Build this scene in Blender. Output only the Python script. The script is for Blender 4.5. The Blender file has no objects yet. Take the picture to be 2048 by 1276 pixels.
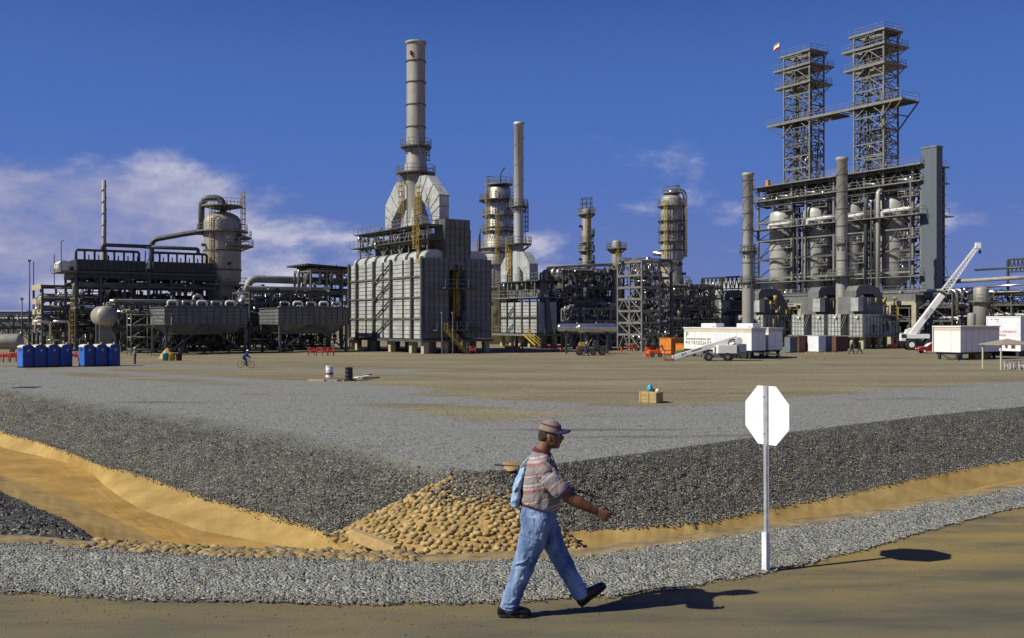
import bpy, math, random
import numpy as np
from mathutils import Vector, Matrix
R = math.radians
random.seed(7); rng = np.random.default_rng(7)
sc = bpy.context.scene
COL = sc.collection

# ------------------------------------------------------------------ camera, sky, sun, exposure
F = 1991.0                      # focal length in photo pixels (2048 wide)
HZ = 643.0                      # horizon row
CZ = 2.5                        # eye height above the road
cam_d = bpy.data.cameras.new("camera"); cam = bpy.data.objects.new("camera", cam_d); COL.objects.link(cam)
cam_d.sensor_width = 36.0; cam_d.lens = 36.0 * F / 2048.0
cam_d.shift_y = (HZ - 638.0) / 2048.0
cam_d.clip_start = 0.1; cam_d.clip_end = 20000
cam.location = (0, 0, CZ); cam.rotation_euler = (R(90), 0, 0)
sc.camera = cam

SUN_EL = 39.5
sv = Vector((-0.933, -0.36, 0)).normalized() * math.cos(R(SUN_EL)); sv.z = math.sin(R(SUN_EL))   # towards the sun
sd = bpy.data.lights.new("sun", 'SUN'); sd.energy = 5.0; sd.angle = R(0.5); sd.color = (1.0, 0.955, 0.82)
so = bpy.data.objects.new("sun", sd); COL.objects.link(so)
so.rotation_euler = sv.to_track_quat('Z', 'Y').to_euler(); so.location = (-60, -30, 80)

w = bpy.data.worlds.new("World"); sc.world = w; w.use_nodes = True
nt = w.node_tree; N = nt.nodes; L = nt.links
for n in list(N): N.remove(n)
out = N.new('ShaderNodeOutputWorld'); bg = N.new('ShaderNodeBackground')
sky = N.new('ShaderNodeTexSky'); sky.sky_type = 'NISHITA'; sky.sun_disc = False
sky.sun_elevation = R(SUN_EL); sky.sun_rotation = math.atan2(sv.x, sv.y)
sky.altitude = 0; sky.air_density = 1.0; sky.dust_density = 0.6; sky.ozone_density = 3.0
tc = N.new('ShaderNodeTexCoord'); sep = N.new('ShaderNodeSeparateXYZ')
L.new(tc.outputs['Generated'], sep.inputs[0])
hs = N.new('ShaderNodeHueSaturation'); hs.inputs['Hue'].default_value = 0.532; hs.inputs['Saturation'].default_value = 1.40; hs.inputs['Value'].default_value = 0.86
L.new(sky.outputs[0], hs.inputs['Color'])
# horizon haze of the real air: a mauve blue near the horizon
hz = N.new('ShaderNodeMapRange'); hz.inputs[1].default_value = 0.0; hz.inputs[2].default_value = 0.20; hz.inputs[3].default_value = 1; hz.inputs[4].default_value = 0
L.new(sep.outputs['Z'], hz.inputs[0])
hp = N.new('ShaderNodeMath'); hp.operation = 'POWER'; hp.inputs[1].default_value = 1.5; L.new(hz.outputs[0], hp.inputs[0])
hm = N.new('ShaderNodeMath'); hm.operation = 'MULTIPLY'; hm.inputs[1].default_value = 0.95; L.new(hp.outputs[0], hm.inputs[0])
h2_ = N.new('ShaderNodeMapRange'); h2_.interpolation_type = 'SMOOTHSTEP'; h2_.inputs[1].default_value = 0.12; h2_.inputs[2].default_value = 0.46; h2_.inputs[3].default_value = 1; h2_.inputs[4].default_value = 0
L.new(sep.outputs['Z'], h2_.inputs[0])
mx0 = N.new('ShaderNodeMix'); mx0.data_type = 'RGBA'; mx0.inputs['B'].default_value = (0.98, 2.25, 6.7, 1); L.new(h2_.outputs[0], mx0.inputs['Factor']); L.new(hs.outputs[0], mx0.inputs['A'])
mx = N.new('ShaderNodeMix'); mx.data_type = 'RGBA'; mx.inputs['B'].default_value = (2.35, 2.95, 6.1, 1)
L.new(hm.outputs[0], mx.inputs['Factor']); L.new(mx0.outputs['Result'], mx.inputs['A'])
# clouds, low and to the left of the view
def nmath(op, a, b=None, clamp=False):
    m = N.new('ShaderNodeMath'); m.operation = op; m.use_clamp = clamp
    for i, v in enumerate((a, b)):
        if v is None: continue
        if isinstance(v, (int, float)): m.inputs[i].default_value = v
        else: L.new(v, m.inputs[i])
    return m.outputs[0]
def nrange(v, a, b, c=0, d=1):
    m = N.new('ShaderNodeMapRange'); m.interpolation_type = 'SMOOTHSTEP'
    for i, k in enumerate((a, b, c, d)): m.inputs[i + 1].default_value = k
    L.new(v, m.inputs[0]); return m.outputs[0]
mp = N.new('ShaderNodeMapping'); mp.inputs['Scale'].default_value = (1.0, 1.0, 2.1); L.new(tc.outputs['Generated'], mp.inputs[0])
cn = N.new('ShaderNodeTexNoise'); cn.inputs['Scale'].default_value = 6.5; cn.inputs['Detail'].default_value = 8; cn.inputs['Roughness'].default_value = 0.60; cn.inputs['Distortion'].default_value = 0.15
L.new(mp.outputs[0], cn.inputs['Vector'])
ax = nmath('DIVIDE', sep.outputs['X'], sep.outputs['Y'])         # bearing
az = sep.outputs['Z']
band = nmath('MULTIPLY', nrange(az, 0.0, 0.06, 0.65, 1), nrange(az, 0.115, 0.178, 1, 0))
side = nrange(ax, -0.36, -0.16, 1.0, 0.12)
thr = nmath('MULTIPLY', band, side)
cl = nmath('ADD', cn.outputs['Fac'], nmath('MULTIPLY', thr, 0.285))
cm = nmath('MULTIPLY', nrange(cl, 0.55, 0.78, 0, 0.9), nrange(az, 0.14, 0.19, 1, 0))
cc = nrange(cn.outputs['Fac'], 0.42, 0.72, 0, 1)
ccol = N.new('ShaderNodeMix'); ccol.data_type = 'RGBA'; ccol.inputs['A'].default_value = (4.0, 4.3, 6.9, 1); ccol.inputs['B'].default_value = (8.6, 8.4, 9.6, 1)
L.new(cc, ccol.inputs['Factor'])
mx2 = N.new('ShaderNodeMix'); mx2.data_type = 'RGBA'
L.new(cm, mx2.inputs['Factor']); L.new(mx.outputs['Result'], mx2.inputs['A']); L.new(ccol.outputs['Result'], mx2.inputs['B'])
L.new(mx2.outputs['Result'], bg.inputs[0]); bg.inputs[1].default_value = 0.075
L.new(bg.outputs[0], out.inputs[0])

sc.view_settings.view_transform = 'Standard'; sc.view_settings.look = 'None'
sc.view_settings.exposure = 0.0; sc.view_settings.gamma = 1.0
sc.cycles.max_bounces = 5; sc.cycles.diffuse_bounces = 1; sc.cycles.glossy_bounces = 3

# ------------------------------------------------------------------ materials
def mat(name, col, rough=0.6, metal=0.0, var=0.15, scale=2.0, bump=0.0, bscale=20.0, streak=False, col2=None, grime=0.0, spec=None, cells=None):
    m = bpy.data.materials.new(name); m.use_nodes = True
    t = m.node_tree; n = t.nodes; l = t.links
    b = n['Principled BSDF']; b.inputs['Roughness'].default_value = rough; b.inputs['Metallic'].default_value = metal
    if spec is not None: b.inputs['Specular IOR Level'].default_value = spec
    g = n.new('ShaderNodeNewGeometry')
    src = g.outputs['Position']
    mpn = n.new('ShaderNodeMapping'); l.new(src, mpn.inputs[0])
    mpn.inputs['Scale'].default_value = (1, 1, 0.15) if streak else (1, 1, 1)
    nz = n.new('ShaderNodeTexNoise'); nz.inputs['Scale'].default_value = scale; nz.inputs['Detail'].default_value = 5; nz.inputs['Roughness'].default_value = 0.6
    l.new(mpn.outputs[0], nz.inputs['Vector'])
    rp = n.new('ShaderNodeValToRGB'); rp.color_ramp.elements[0].position = 0.3; rp.color_ramp.elements[1].position = 0.7
    c = np.array(col); c2 = np.array(col2) if col2 is not None else c * (1 + var)
    c1 = c * (1 - var)
    rp.color_ramp.elements[0].color = (*c1, 1); rp.color_ramp.elements[1].color = (*c2, 1)
    l.new(nz.outputs['Fac'], rp.inputs[0])
    res = rp.outputs[0]
    if grime > 0:
        n2 = n.new('ShaderNodeTexNoise'); n2.inputs['Scale'].default_value = scale * 3.1; n2.inputs['Detail'].default_value = 8; n2.inputs['Roughness'].default_value = 0.7
        l.new(mpn.outputs[0], n2.inputs['Vector'])
        r2 = n.new('ShaderNodeMapRange'); r2.inputs[1].default_value = 0.5; r2.inputs[2].default_value = 0.75; r2.inputs[4].default_value = grime
        l.new(n2.outputs['Fac'], r2.inputs[0])
        mm = n.new('ShaderNodeMix'); mm.data_type = 'RGBA'; mm.inputs['B'].default_value = (0.10, 0.06, 0.03, 1)
        l.new(r2.outputs[0], mm.inputs['Factor']); l.new(res, mm.inputs['A']); res = mm.outputs['Result']
    if cells:
        sn = n.new('ShaderNodeVectorMath'); sn.operation = 'SNAP'; sn.inputs[1].default_value = cells; l.new(src, sn.inputs[0])
        wn = n.new('ShaderNodeTexWhiteNoise'); l.new(sn.outputs[0], wn.inputs['Vector'])
        cr = n.new('ShaderNodeMapRange'); cr.inputs[3].default_value = 0.80; cr.inputs[4].default_value = 1.10; l.new(wn.outputs['Value'], cr.inputs[0])
        vs_ = n.new('ShaderNodeVectorMath'); vs_.operation = 'SCALE'; l.new(res, vs_.inputs[0]); l.new(cr.outputs[0], vs_.inputs['Scale']); res = vs_.outputs[0]
    l.new(res, b.inputs['Base Color'])
    if bump > 0:
        bn = n.new('ShaderNodeTexNoise'); bn.inputs['Scale'].default_value = bscale; bn.inputs['Detail'].default_value = 4
        l.new(src, bn.inputs['Vector'])
        bu = n.new('ShaderNodeBump'); bu.inputs['Strength'].default_value = bump; bu.inputs['Distance'].default_value = 0.02
        l.new(bn.outputs['Fac'], bu.inputs['Height']); l.new(bu.outputs[0], b.inputs['Normal'])
    return m

def gravel(name, stops, scale, big=0.35, tint=None, bumpd=0.03, tintcol=(0.2, 0.15, 0.09), tintscale=0.5, tintlo=0.52, tinthi=0.66, bstr=1.0):
    """crushed stone: one random colour per voronoi cell, rounded bump; a coarser noise varies it"""
    m = bpy.data.materials.new(name); m.use_nodes = True
    t = m.node_tree; n = t.nodes; l = t.links
    b = n['Principled BSDF']; b.inputs['Roughness'].default_value = 0.9; b.inputs['Specular IOR Level'].default_value = 0.25
    g = n.new('ShaderNodeNewGeometry')
    v = n.new('ShaderNodeTexVoronoi'); v.inputs['Scale'].default_value = scale; l.new(g.outputs['Position'], v.inputs['Vector'])
    s = n.new('ShaderNodeSeparateColor'); l.new(v.outputs['Color'], s.inputs[0])
    rp = n.new('ShaderNodeValToRGB'); e = rp.color_ramp.elements
    e[0].position = stops[0][0]; e[0].color = (*stops[0][1], 1); e[1].position = stops[-1][0]; e[1].color = (*stops[-1][1], 1)
    for p, c in stops[1:-1]:
        k = e.new(p); k.color = (*c, 1)
    l.new(s.outputs[0], rp.inputs[0])
    nz = n.new('ShaderNodeTexNoise'); nz.inputs['Scale'].default_value = 0.6; nz.inputs['Detail'].default_value = 7; nz.inputs['Roughness'].default_value = 0.65
    l.new(g.outputs['Position'], nz.inputs['Vector'])
    mr = n.new('ShaderNodeMapRange'); mr.inputs[1].default_value = 0.3; mr.inputs[2].default_value = 0.7; mr.inputs[3].default_value = 1 - big; mr.inputs[4].default_value = 1 + big
    l.new(nz.outputs['Fac'], mr.inputs[0])
    vm = n.new('ShaderNodeVectorMath'); vm.operation = 'SCALE'; l.new(rp.outputs[0], vm.inputs[0]); l.new(mr.outputs[0], vm.inputs['Scale'])
    res = vm.outputs[0]
    if tint:
        tn = n.new('ShaderNodeTexNoise'); tn.inputs['Scale'].default_value = tintscale; tn.inputs['Detail'].default_value = 9; tn.inputs['Roughness'].default_value = 0.7
        l.new(g.outputs['Position'], tn.inputs['Vector'])
        tr = n.new('ShaderNodeMapRange'); tr.inputs[1].default_value = tintlo; tr.inputs[2].default_value = tinthi; tr.inputs[4].default_value = tint
        l.new(tn.outputs['Fac'], tr.inputs[0])
        mm = n.new('ShaderNodeMix'); mm.data_type = 'RGBA'; mm.inputs['B'].default_value = (*tintcol, 1)
        l.new(tr.outputs[0], mm.inputs['Factor']); l.new(res, mm.inputs['A']); res = mm.outputs['Result']
    l.new(res, b.inputs['Base Color'])
    bu = n.new('ShaderNodeBump'); bu.inputs['Strength'].default_value = bstr; bu.inputs['Distance'].default_value = bumpd; bu.invert = True
    l.new(v.outputs['Distance'], bu.inputs['Height']); l.new(bu.outputs[0], b.inputs['Normal'])
    return m

def attr_mat(name, attr, rough=0.85, bump=0.3, bscale=60, var=0.25):
    """colour comes from a stored per-vertex random colour (stones)"""
    m = bpy.data.materials.new(name); m.use_nodes = True
    t = m.node_tree; n = t.nodes; l = t.links
    b = n['Principled BSDF']; b.inputs['Roughness'].default_value = rough; b.inputs['Specular IOR Level'].default_value = 0.3
    a = n.new('ShaderNodeAttribute'); a.attribute_name = attr
    g = n.new('ShaderNodeNewGeometry'); nz = n.new('ShaderNodeTexNoise'); nz.inputs['Scale'].default_value = bscale; nz.inputs['Detail'].default_value = 4
    l.new(g.outputs['Position'], nz.inputs['Vector'])
    mr = n.new('ShaderNodeMapRange'); mr.inputs[3].default_value = 1 - var; mr.inputs[4].default_value = 1 + var; l.new(nz.outputs['Fac'], mr.inputs[0])
    vm = n.new('ShaderNodeVectorMath'); vm.operation = 'SCALE'; l.new(a.outputs['Color'], vm.inputs[0]); l.new(mr.outputs[0], vm.inputs['Scale'])
    l.new(vm.outputs[0], b.inputs['Base Color'])
    bu = n.new('ShaderNodeBump'); bu.inputs['Strength'].default_value = bump; bu.inputs['Distance'].default_value = 0.01
    l.new(nz.outputs['Fac'], bu.inputs['Height']); l.new(bu.outputs[0], b.inputs['Normal'])
    return m

M = {}
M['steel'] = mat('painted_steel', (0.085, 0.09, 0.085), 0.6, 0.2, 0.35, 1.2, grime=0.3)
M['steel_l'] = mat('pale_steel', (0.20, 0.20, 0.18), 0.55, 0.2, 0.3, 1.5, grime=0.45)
M['steel_d'] = mat('dark_steel', (0.04, 0.043, 0.042), 0.6, 0.2, 0.4, 1.0)
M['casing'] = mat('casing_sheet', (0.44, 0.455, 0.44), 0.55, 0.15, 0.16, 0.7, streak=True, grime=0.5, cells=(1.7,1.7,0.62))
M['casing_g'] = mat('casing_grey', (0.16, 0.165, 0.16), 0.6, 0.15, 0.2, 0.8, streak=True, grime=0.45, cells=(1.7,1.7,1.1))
M['seam'] = mat('seam_rust', (0.14, 0.11, 0.08), 0.7, 0.1, 0.4, 2)
M['clad'] = mat('cladding_aluminium', (0.50, 0.46, 0.38), 0.42, 0.75, 0.2, 0.9, bump=0.25, bscale=1.6, streak=True, grime=0.35)
M['clad_w'] = mat('vessel_cladding', (0.34, 0.32, 0.27), 0.55, 0.25, 0.2, 0.9, streak=True, grime=0.4)
M['drum'] = mat('drum_cladding', (0.45, 0.44, 0.41), 0.5, 0.15, 0.12, 0.8, streak=True)
M['stack'] = mat('stack_steel', (0.31, 0.305, 0.275), 0.6, 0.1, 0.22, 0.8, streak=True, grime=0.35)
M['stack_l'] = mat('stack_bright', (0.46, 0.46, 0.45), 0.5, 0.2, 0.12, 0.9, streak=True, grime=0.15)
M['alu'] = mat('pipe_aluminium', (0.62, 0.60, 0.55), 0.28, 0.9, 0.2, 2.5, bump=0.1, bscale=4)
M['pipe_d'] = mat('pipe_dark', (0.075, 0.08, 0.08), 0.5, 0.3, 0.3, 1.5)
M['yellow'] = mat('yellow_paint', (0.42, 0.30, 0.05), 0.6, 0, 0.3, 2.0, grime=0.3)
M['white'] = mat('white_paint', (0.80, 0.79, 0.75), 0.5, 0, 0.05, 1.2, grime=0.06)
M['white_b'] = mat('cool_white_paint', (0.74, 0.76, 0.80), 0.5, 0, 0.08, 1.2, grime=0.22)
M['beige'] = mat('beige_trim', (0.60, 0.52, 0.42), 0.6, 0, 0.1, 1.2)
M['blue'] = mat('blue_plastic', (0.013, 0.065, 0.34), 0.42, 0, 0.12, 2)
M['blue_lit'] = mat('blue_plastic_lit', (0.045, 0.15, 0.52), 0.42, 0, 0.12, 2)  # toilet walls: sunlight put into the colour, same plastic as the door
M['blue_shaded'] = mat('blue_plastic_shaded', (0.010, 0.040, 0.23), 0.4, 0, 0.2, 3)  # toilet door and gable: shade of the front put into the colour
M['cream'] = mat('cream_roof', (0.62, 0.58, 0.42), 0.5, 0, 0.1, 2)
M['red'] = mat('red_paint', (0.42, 0.035, 0.02), 0.5, 0, 0.2, 2, grime=0.2)
M['car_red'] = mat('car_red', (0.28, 0.008, 0.012), 0.2, 0.1, 0.1, 2)
M['orange'] = mat('orange_paint', (0.62, 0.20, 0.03), 0.55, 0, 0.2, 2, grime=0.2)
M['orangered'] = mat('orange_red_paint', (0.75, 0.09, 0.02), 0.5, 0, 0.15, 2)
M['green'] = mat('green_paint', (0.03, 0.16, 0.05), 0.5, 0, 0.2, 2)
M['teal'] = mat('teal_plastic', (0.04, 0.32, 0.45), 0.5, 0, 0.1, 2)
M['brown'] = mat('rust_brown', (0.13, 0.045, 0.025), 0.65, 0, 0.3, 2, grime=0.4)
M['bluegrey'] = mat('blue_grey_paint', (0.13, 0.16, 0.19), 0.55, 0, 0.15, 2, grime=0.2)
M['black'] = mat('black_paint', (0.012, 0.012, 0.014), 0.4, 0, 0.3, 2)
M['rubber'] = mat('tyre_rubber', (0.022, 0.02, 0.018), 0.85, 0, 0.3, 3)
M['glass'] = mat('window_glass', (0.02, 0.025, 0.03), 0.08, 0, 0.05, 1)
M['concrete'] = mat('post_concrete', (0.40, 0.35, 0.25), 0.85, 0, 0.2, 1.5, grime=0.3)
M['wood'] = mat('timber', (0.42, 0.30, 0.13), 0.8, 0, 0.2, 6, bump=0.3, bscale=30)
M['wood_g'] = mat('grey_timber', (0.30, 0.27, 0.20), 0.85, 0, 0.25, 5, bump=0.3, bscale=20)
M['galv'] = mat('galvanised', (0.62, 0.65, 0.68), 0.4, 0.6, 0.2, 12)
M['signw'] = mat('sign_white', (0.86, 0.86, 0.86), 0.45, 0, 0.03, 3)
M['coverall'] = mat('blue_coverall', (0.015, 0.04, 0.16), 0.9, 0, 0.2, 5)
M['shaft'] = mat('shaft_grey', (0.10, 0.125, 0.15), 0.6, 0.1, 0.08, 0.5, streak=True)
M['skin_far'] = mat('skin', (0.20, 0.085, 0.045), 0.6, 0, 0.1, 6)

# ------------------------------------------------------------------ mesh builder
def vnorm(v):
    l = math.sqrt(v[0]**2 + v[1]**2 + v[2]**2) or 1.0
    return (v[0]/l, v[1]/l, v[2]/l)
def cross(a, b): return (a[1]*b[2]-a[2]*b[1], a[2]*b[0]-a[0]*b[2], a[0]*b[1]-a[1]*b[0])
class MB:
    def __init__(s): s.v = []; s.f = []; s.sm = []
    def add(s, vs, fs, smooth=False):
        o = len(s.v); s.v += [tuple(p) for p in vs]
        s.f += [tuple(i + o for i in f) for f in fs]; s.sm += [smooth] * len(fs); return s
    def box(s, x0, y0, z0, x1, y1, z1):
        vs = [(x0,y0,z0),(x1,y0,z0),(x1,y1,z0),(x0,y1,z0),(x0,y0,z1),(x1,y0,z1),(x1,y1,z1),(x0,y1,z1)]
        return s.add(vs, [(0,3,2,1),(4,5,6,7),(0,1,5,4),(1,2,6,5),(2,3,7,6),(3,0,4,7)])
    def cbox(s, c, d): return s.box(c[0]-d[0]/2, c[1]-d[1]/2, c[2]-d[2]/2, c[0]+d[0]/2, c[1]+d[1]/2, c[2]+d[2]/2)
    def bar(s, p, q, w, h=None):
        h = w if h is None else h
        d = vnorm((q[0]-p[0], q[1]-p[1], q[2]-p[2]))
        up = (0,0,1) if abs(d[2]) < 0.9 else (1,0,0)
        a = vnorm(cross(d, up)); b = cross(a, d)
        vs = []
        for c in (p, q):
            for sa, sb in ((-1,-1),(1,-1),(1,1),(-1,1)):
                vs.append(tuple(c[i] + a[i]*w/2*sa + b[i]*h/2*sb for i in range(3)))
        return s.add(vs, [(0,3,2,1),(4,5,6,7),(0,1,5,4),(1,2,6,5),(2,3,7,6),(3,0,4,7)])
    def path(s, pts, r, n=10, caps=True):
        """tube through points, mitred"""
        pts = [Vector(p) for p in pts]; k = len(pts)
        rr = r if isinstance(r, (list, tuple)) else [r]*k
        t0 = (pts[1]-pts[0]).normalized()
        up = Vector((0,0,1)) if abs(t0.z) < 0.9 else Vector((1,0,0))
        a = t0.cross(up).normalized(); vs = []
        for i, p in enumerate(pts):
            if i == 0: t = t0
            elif i == k-1: t = (pts[i]-pts[i-1]).normalized()
            else: t = ((pts[i]-pts[i-1]).normalized() + (pts[i+1]-pts[i]).normalized()).normalized()
            a = (a - t*a.dot(t)).normalized(); b = t.cross(a)
            for j in range(n):
                an = 2*math.pi*j/n
                vs.append(tuple(p + (a*math.cos(an) + b*math.sin(an))*rr[i]))
        fs = [(i*n+j, i*n+(j+1)%n, (i+1)*n+(j+1)%n, (i+1)*n+j) for i in range(k-1) for j in range(n)]
        s.add(vs, fs, True)
        if caps:
            o = len(s.v) - k*n
            s.f += [tuple(o+j for j in range(n))[::-1], tuple(o+(k-1)*n+j for j in range(n))]; s.sm += [False, False]
        return s
    def bend(s, pts, r, br, n=10):
        """tube with rounded elbows of radius br"""
        P = [Vector(p) for p in pts]; o = [P[0]]
        for i in range(1, len(P)-1):
            u = (P[i-1]-P[i]); v = (P[i+1]-P[i]); d = min(br, u.length*0.45, v.length*0.45)
            u.normalize(); v.normalize()
            for k in range(7):
                t = k/6; a = P[i]+u*d; b = P[i]+v*d
                o.append(a*(1-t)**2 + P[i]*2*t*(1-t) + b*t*t)
        o.append(P[-1]); return s.path(o, r, n)
    def lathe(s, prof, c=(0,0), n=24, smooth=True, caps=True):
        """prof: (r,z) from the bottom up"""
        vs = [(c[0]+r*math.cos(2*math.pi*j/n), c[1]+r*math.sin(2*math.pi*j/n), z) for r, z in prof for j in range(n)]
        fs = [(i*n+j, i*n+(j+1)%n, (i+1)*n+(j+1)%n, (i+1)*n+j) for i in range(len(prof)-1) for j in range(n)]
        s.add(vs, fs, smooth)
        if caps:
            o = len(s.v)-len(vs); k = len(prof)
            s.f += [tuple(o+j for j in range(n))[::-1], tuple(o+(k-1)*n+j for j in range(n))]; s.sm += [False, False]
        return s
    def prism(s, poly, axis, a, b):
        """poly: list of 2d points extruded along axis ('x': pts are (y,z); 'y': pts are (x,z)); 'z': (x,y)"""
        def P(p, t): return (t, p[0], p[1]) if axis == 'x' else (p[0], t, p[1]) if axis == 'y' else (p[0], p[1], t)
        k = len(poly); vs = [P(p, a) for p in poly] + [P(p, b) for p in poly]
        fs = [tuple(range(k)), tuple(range(k, 2*k))[::-1]] + [(i, k+i, k+(i+1)%k, (i+1)%k) for i in range(k)]
        return s.add(vs, fs)
    def rot(s, ang, o=(0,0), start=0):
        c, t = math.cos(ang), math.sin(ang)
        for i in range(start, len(s.v)):
            x, y, z = s.v[i]; x -= o[0]; y -= o[1]; s.v[i] = (o[0]+c*x-t*y, o[1]+t*x+c*y, z)
        return s
    def mesh(s, name, m, bevel=0):
        me = bpy.data.meshes.new(name); me.from_pydata(s.v, [], s.f); me.materials.append(M[m] if isinstance(m, str) else m)
        me.polygons.foreach_set('use_smooth', s.sm); me.update()
        return me
def fixn(me):
    import bmesh
    b = bmesh.new(); b.from_mesh(me); bmesh.ops.recalc_face_normals(b, faces=b.faces); b.to_mesh(me); b.free()

def props(o, label=None, cat=None, group=None, kind=None):
    if label: o['label'] = label
    if cat: o['category'] = cat
    if group: o['group'] = group
    if kind: o['kind'] = kind
    return o
def thing(name, label, cat, loc=(0,0,0), rz=0.0, group=None):
    o = bpy.data.objects.new(name, None); COL.objects.link(o); o.empty_display_size = 0.3
    o.location = loc; o.rotation_euler = (0, 0, rz)
    return props(o, label, cat, group)
def part(parent, name, mb, m, label=None, bevel=0, kind=None, fix=True):
    me = mb.mesh(name, m)
    if fix: fixn(me)
    o = bpy.data.objects.new(name, me); COL.objects.link(o)
    if parent is not None: o.parent = parent
    if bevel:
        b = o.modifiers.new('bevel', 'BEVEL'); b.width = bevel; b.segments = 2; b.limit_method = 'ANGLE'
    return props(o, label, kind=kind)
def solo(name, mb, m, label, cat, loc=(0,0,0), rz=0.0, group=None, bevel=0):
    o = part(None, name, mb, m, bevel=bevel); o.location = loc; o.rotation_euler = (0,0,rz)
    return props(o, label, cat, group)
def copy_tree(o, parent=None):
    c = o.copy(); COL.objects.link(c); c.parent = parent
    for ch in list(o.children): copy_tree(ch, c)
    return c

# ------------------------------------------------------------------ photo <-> world helpers
PAD = -2.0
TH = math.atan2(0.55, 0.835)             # heading of the plant grid
def gp(px, D, z=PAD): return ((px-1024)/F*D, D, z)
def dist(py, z=PAD): return (CZ - z)*F/(py - HZ)
class Fr:
    """plant-grid frame: origin at the near corner seen at column px, distance D; x runs right and away, y left and away"""
    def __init__(s, px, D, th=TH): s.o = gp(px, D); s.c, s.s = math.cos(th), math.sin(th); s.th = th
    def w(s, x, y): return (s.o[0]+s.c*x-s.s*y, s.o[1]+s.s*x+s.c*y)
    def sy(s, px, x=0):
        k = (px-1024)/F; X, Y = s.w(x, 0)
        return (X - k*Y)/(s.s + k*s.c)
    def sx(s, px, y=0):
        k = (px-1024)/F; X, Y = s.w(0, y)
        return (k*Y - X)/(s.c - k*s.s)
    def z(s, py, x, y): return CZ - (py-HZ)/F*s.w(x, y)[1] - PAD
# ------------------------------------------------------------------ the ground
G_SH = gravel('shoulder_gravel', [(0, (0.09,0.09,0.08)), (0.35, (0.20,0.21,0.18)), (0.62, (0.34,0.34,0.28)), (0.8, (0.24,0.26,0.27)), (0.93, (0.38,0.34,0.24)), (1, (0.50,0.50,0.44))], 34, 0.15, tint=0.8, tintlo=0.62, tinthi=0.72, tintscale=1.1, tintcol=(0.30,0.24,0.15))
G_SL = gravel('slope_gravel', [(0, (0.028,0.027,0.022)), (0.4, (0.083,0.08,0.064)), (0.7, (0.15,0.14,0.105)), (0.85, (0.115,0.12,0.12)), (1, (0.36,0.34,0.27))], 17, 0.22, tint=0.5, tintlo=0.6, tinthi=0.75, tintcol=(0.22,0.16,0.08), bumpd=0.05)
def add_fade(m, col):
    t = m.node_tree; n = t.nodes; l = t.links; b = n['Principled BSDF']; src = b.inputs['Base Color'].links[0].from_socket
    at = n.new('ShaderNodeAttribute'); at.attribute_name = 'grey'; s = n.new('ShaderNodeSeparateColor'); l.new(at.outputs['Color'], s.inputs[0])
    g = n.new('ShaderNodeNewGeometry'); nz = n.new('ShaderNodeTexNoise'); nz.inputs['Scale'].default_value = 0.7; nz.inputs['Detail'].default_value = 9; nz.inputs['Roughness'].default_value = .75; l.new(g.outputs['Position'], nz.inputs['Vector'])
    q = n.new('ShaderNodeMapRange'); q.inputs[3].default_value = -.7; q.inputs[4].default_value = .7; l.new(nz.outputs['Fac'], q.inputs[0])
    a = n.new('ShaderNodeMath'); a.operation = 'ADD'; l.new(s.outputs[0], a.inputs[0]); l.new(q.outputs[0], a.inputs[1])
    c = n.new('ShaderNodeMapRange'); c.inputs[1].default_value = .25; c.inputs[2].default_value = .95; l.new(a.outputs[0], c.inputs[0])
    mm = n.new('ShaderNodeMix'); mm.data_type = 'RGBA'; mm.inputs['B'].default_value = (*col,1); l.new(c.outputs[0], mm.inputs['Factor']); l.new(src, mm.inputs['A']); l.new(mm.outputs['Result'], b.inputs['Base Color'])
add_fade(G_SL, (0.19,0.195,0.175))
G_OR = mat('ochre_soil', (0.37, 0.235, 0.075), 0.92, 0, 0.14, 0.7, bump=0.35, bscale=14, col2=(0.47, 0.335, 0.125), grime=0.22, spec=0.15)
G_OF = mat('ochre_floor', (0.37, 0.215, 0.052), 0.92, 0, 0.2, 0.5, bump=0.5, bscale=7, col2=(0.48, 0.30, 0.09), grime=0.30, spec=0.15)

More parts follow.
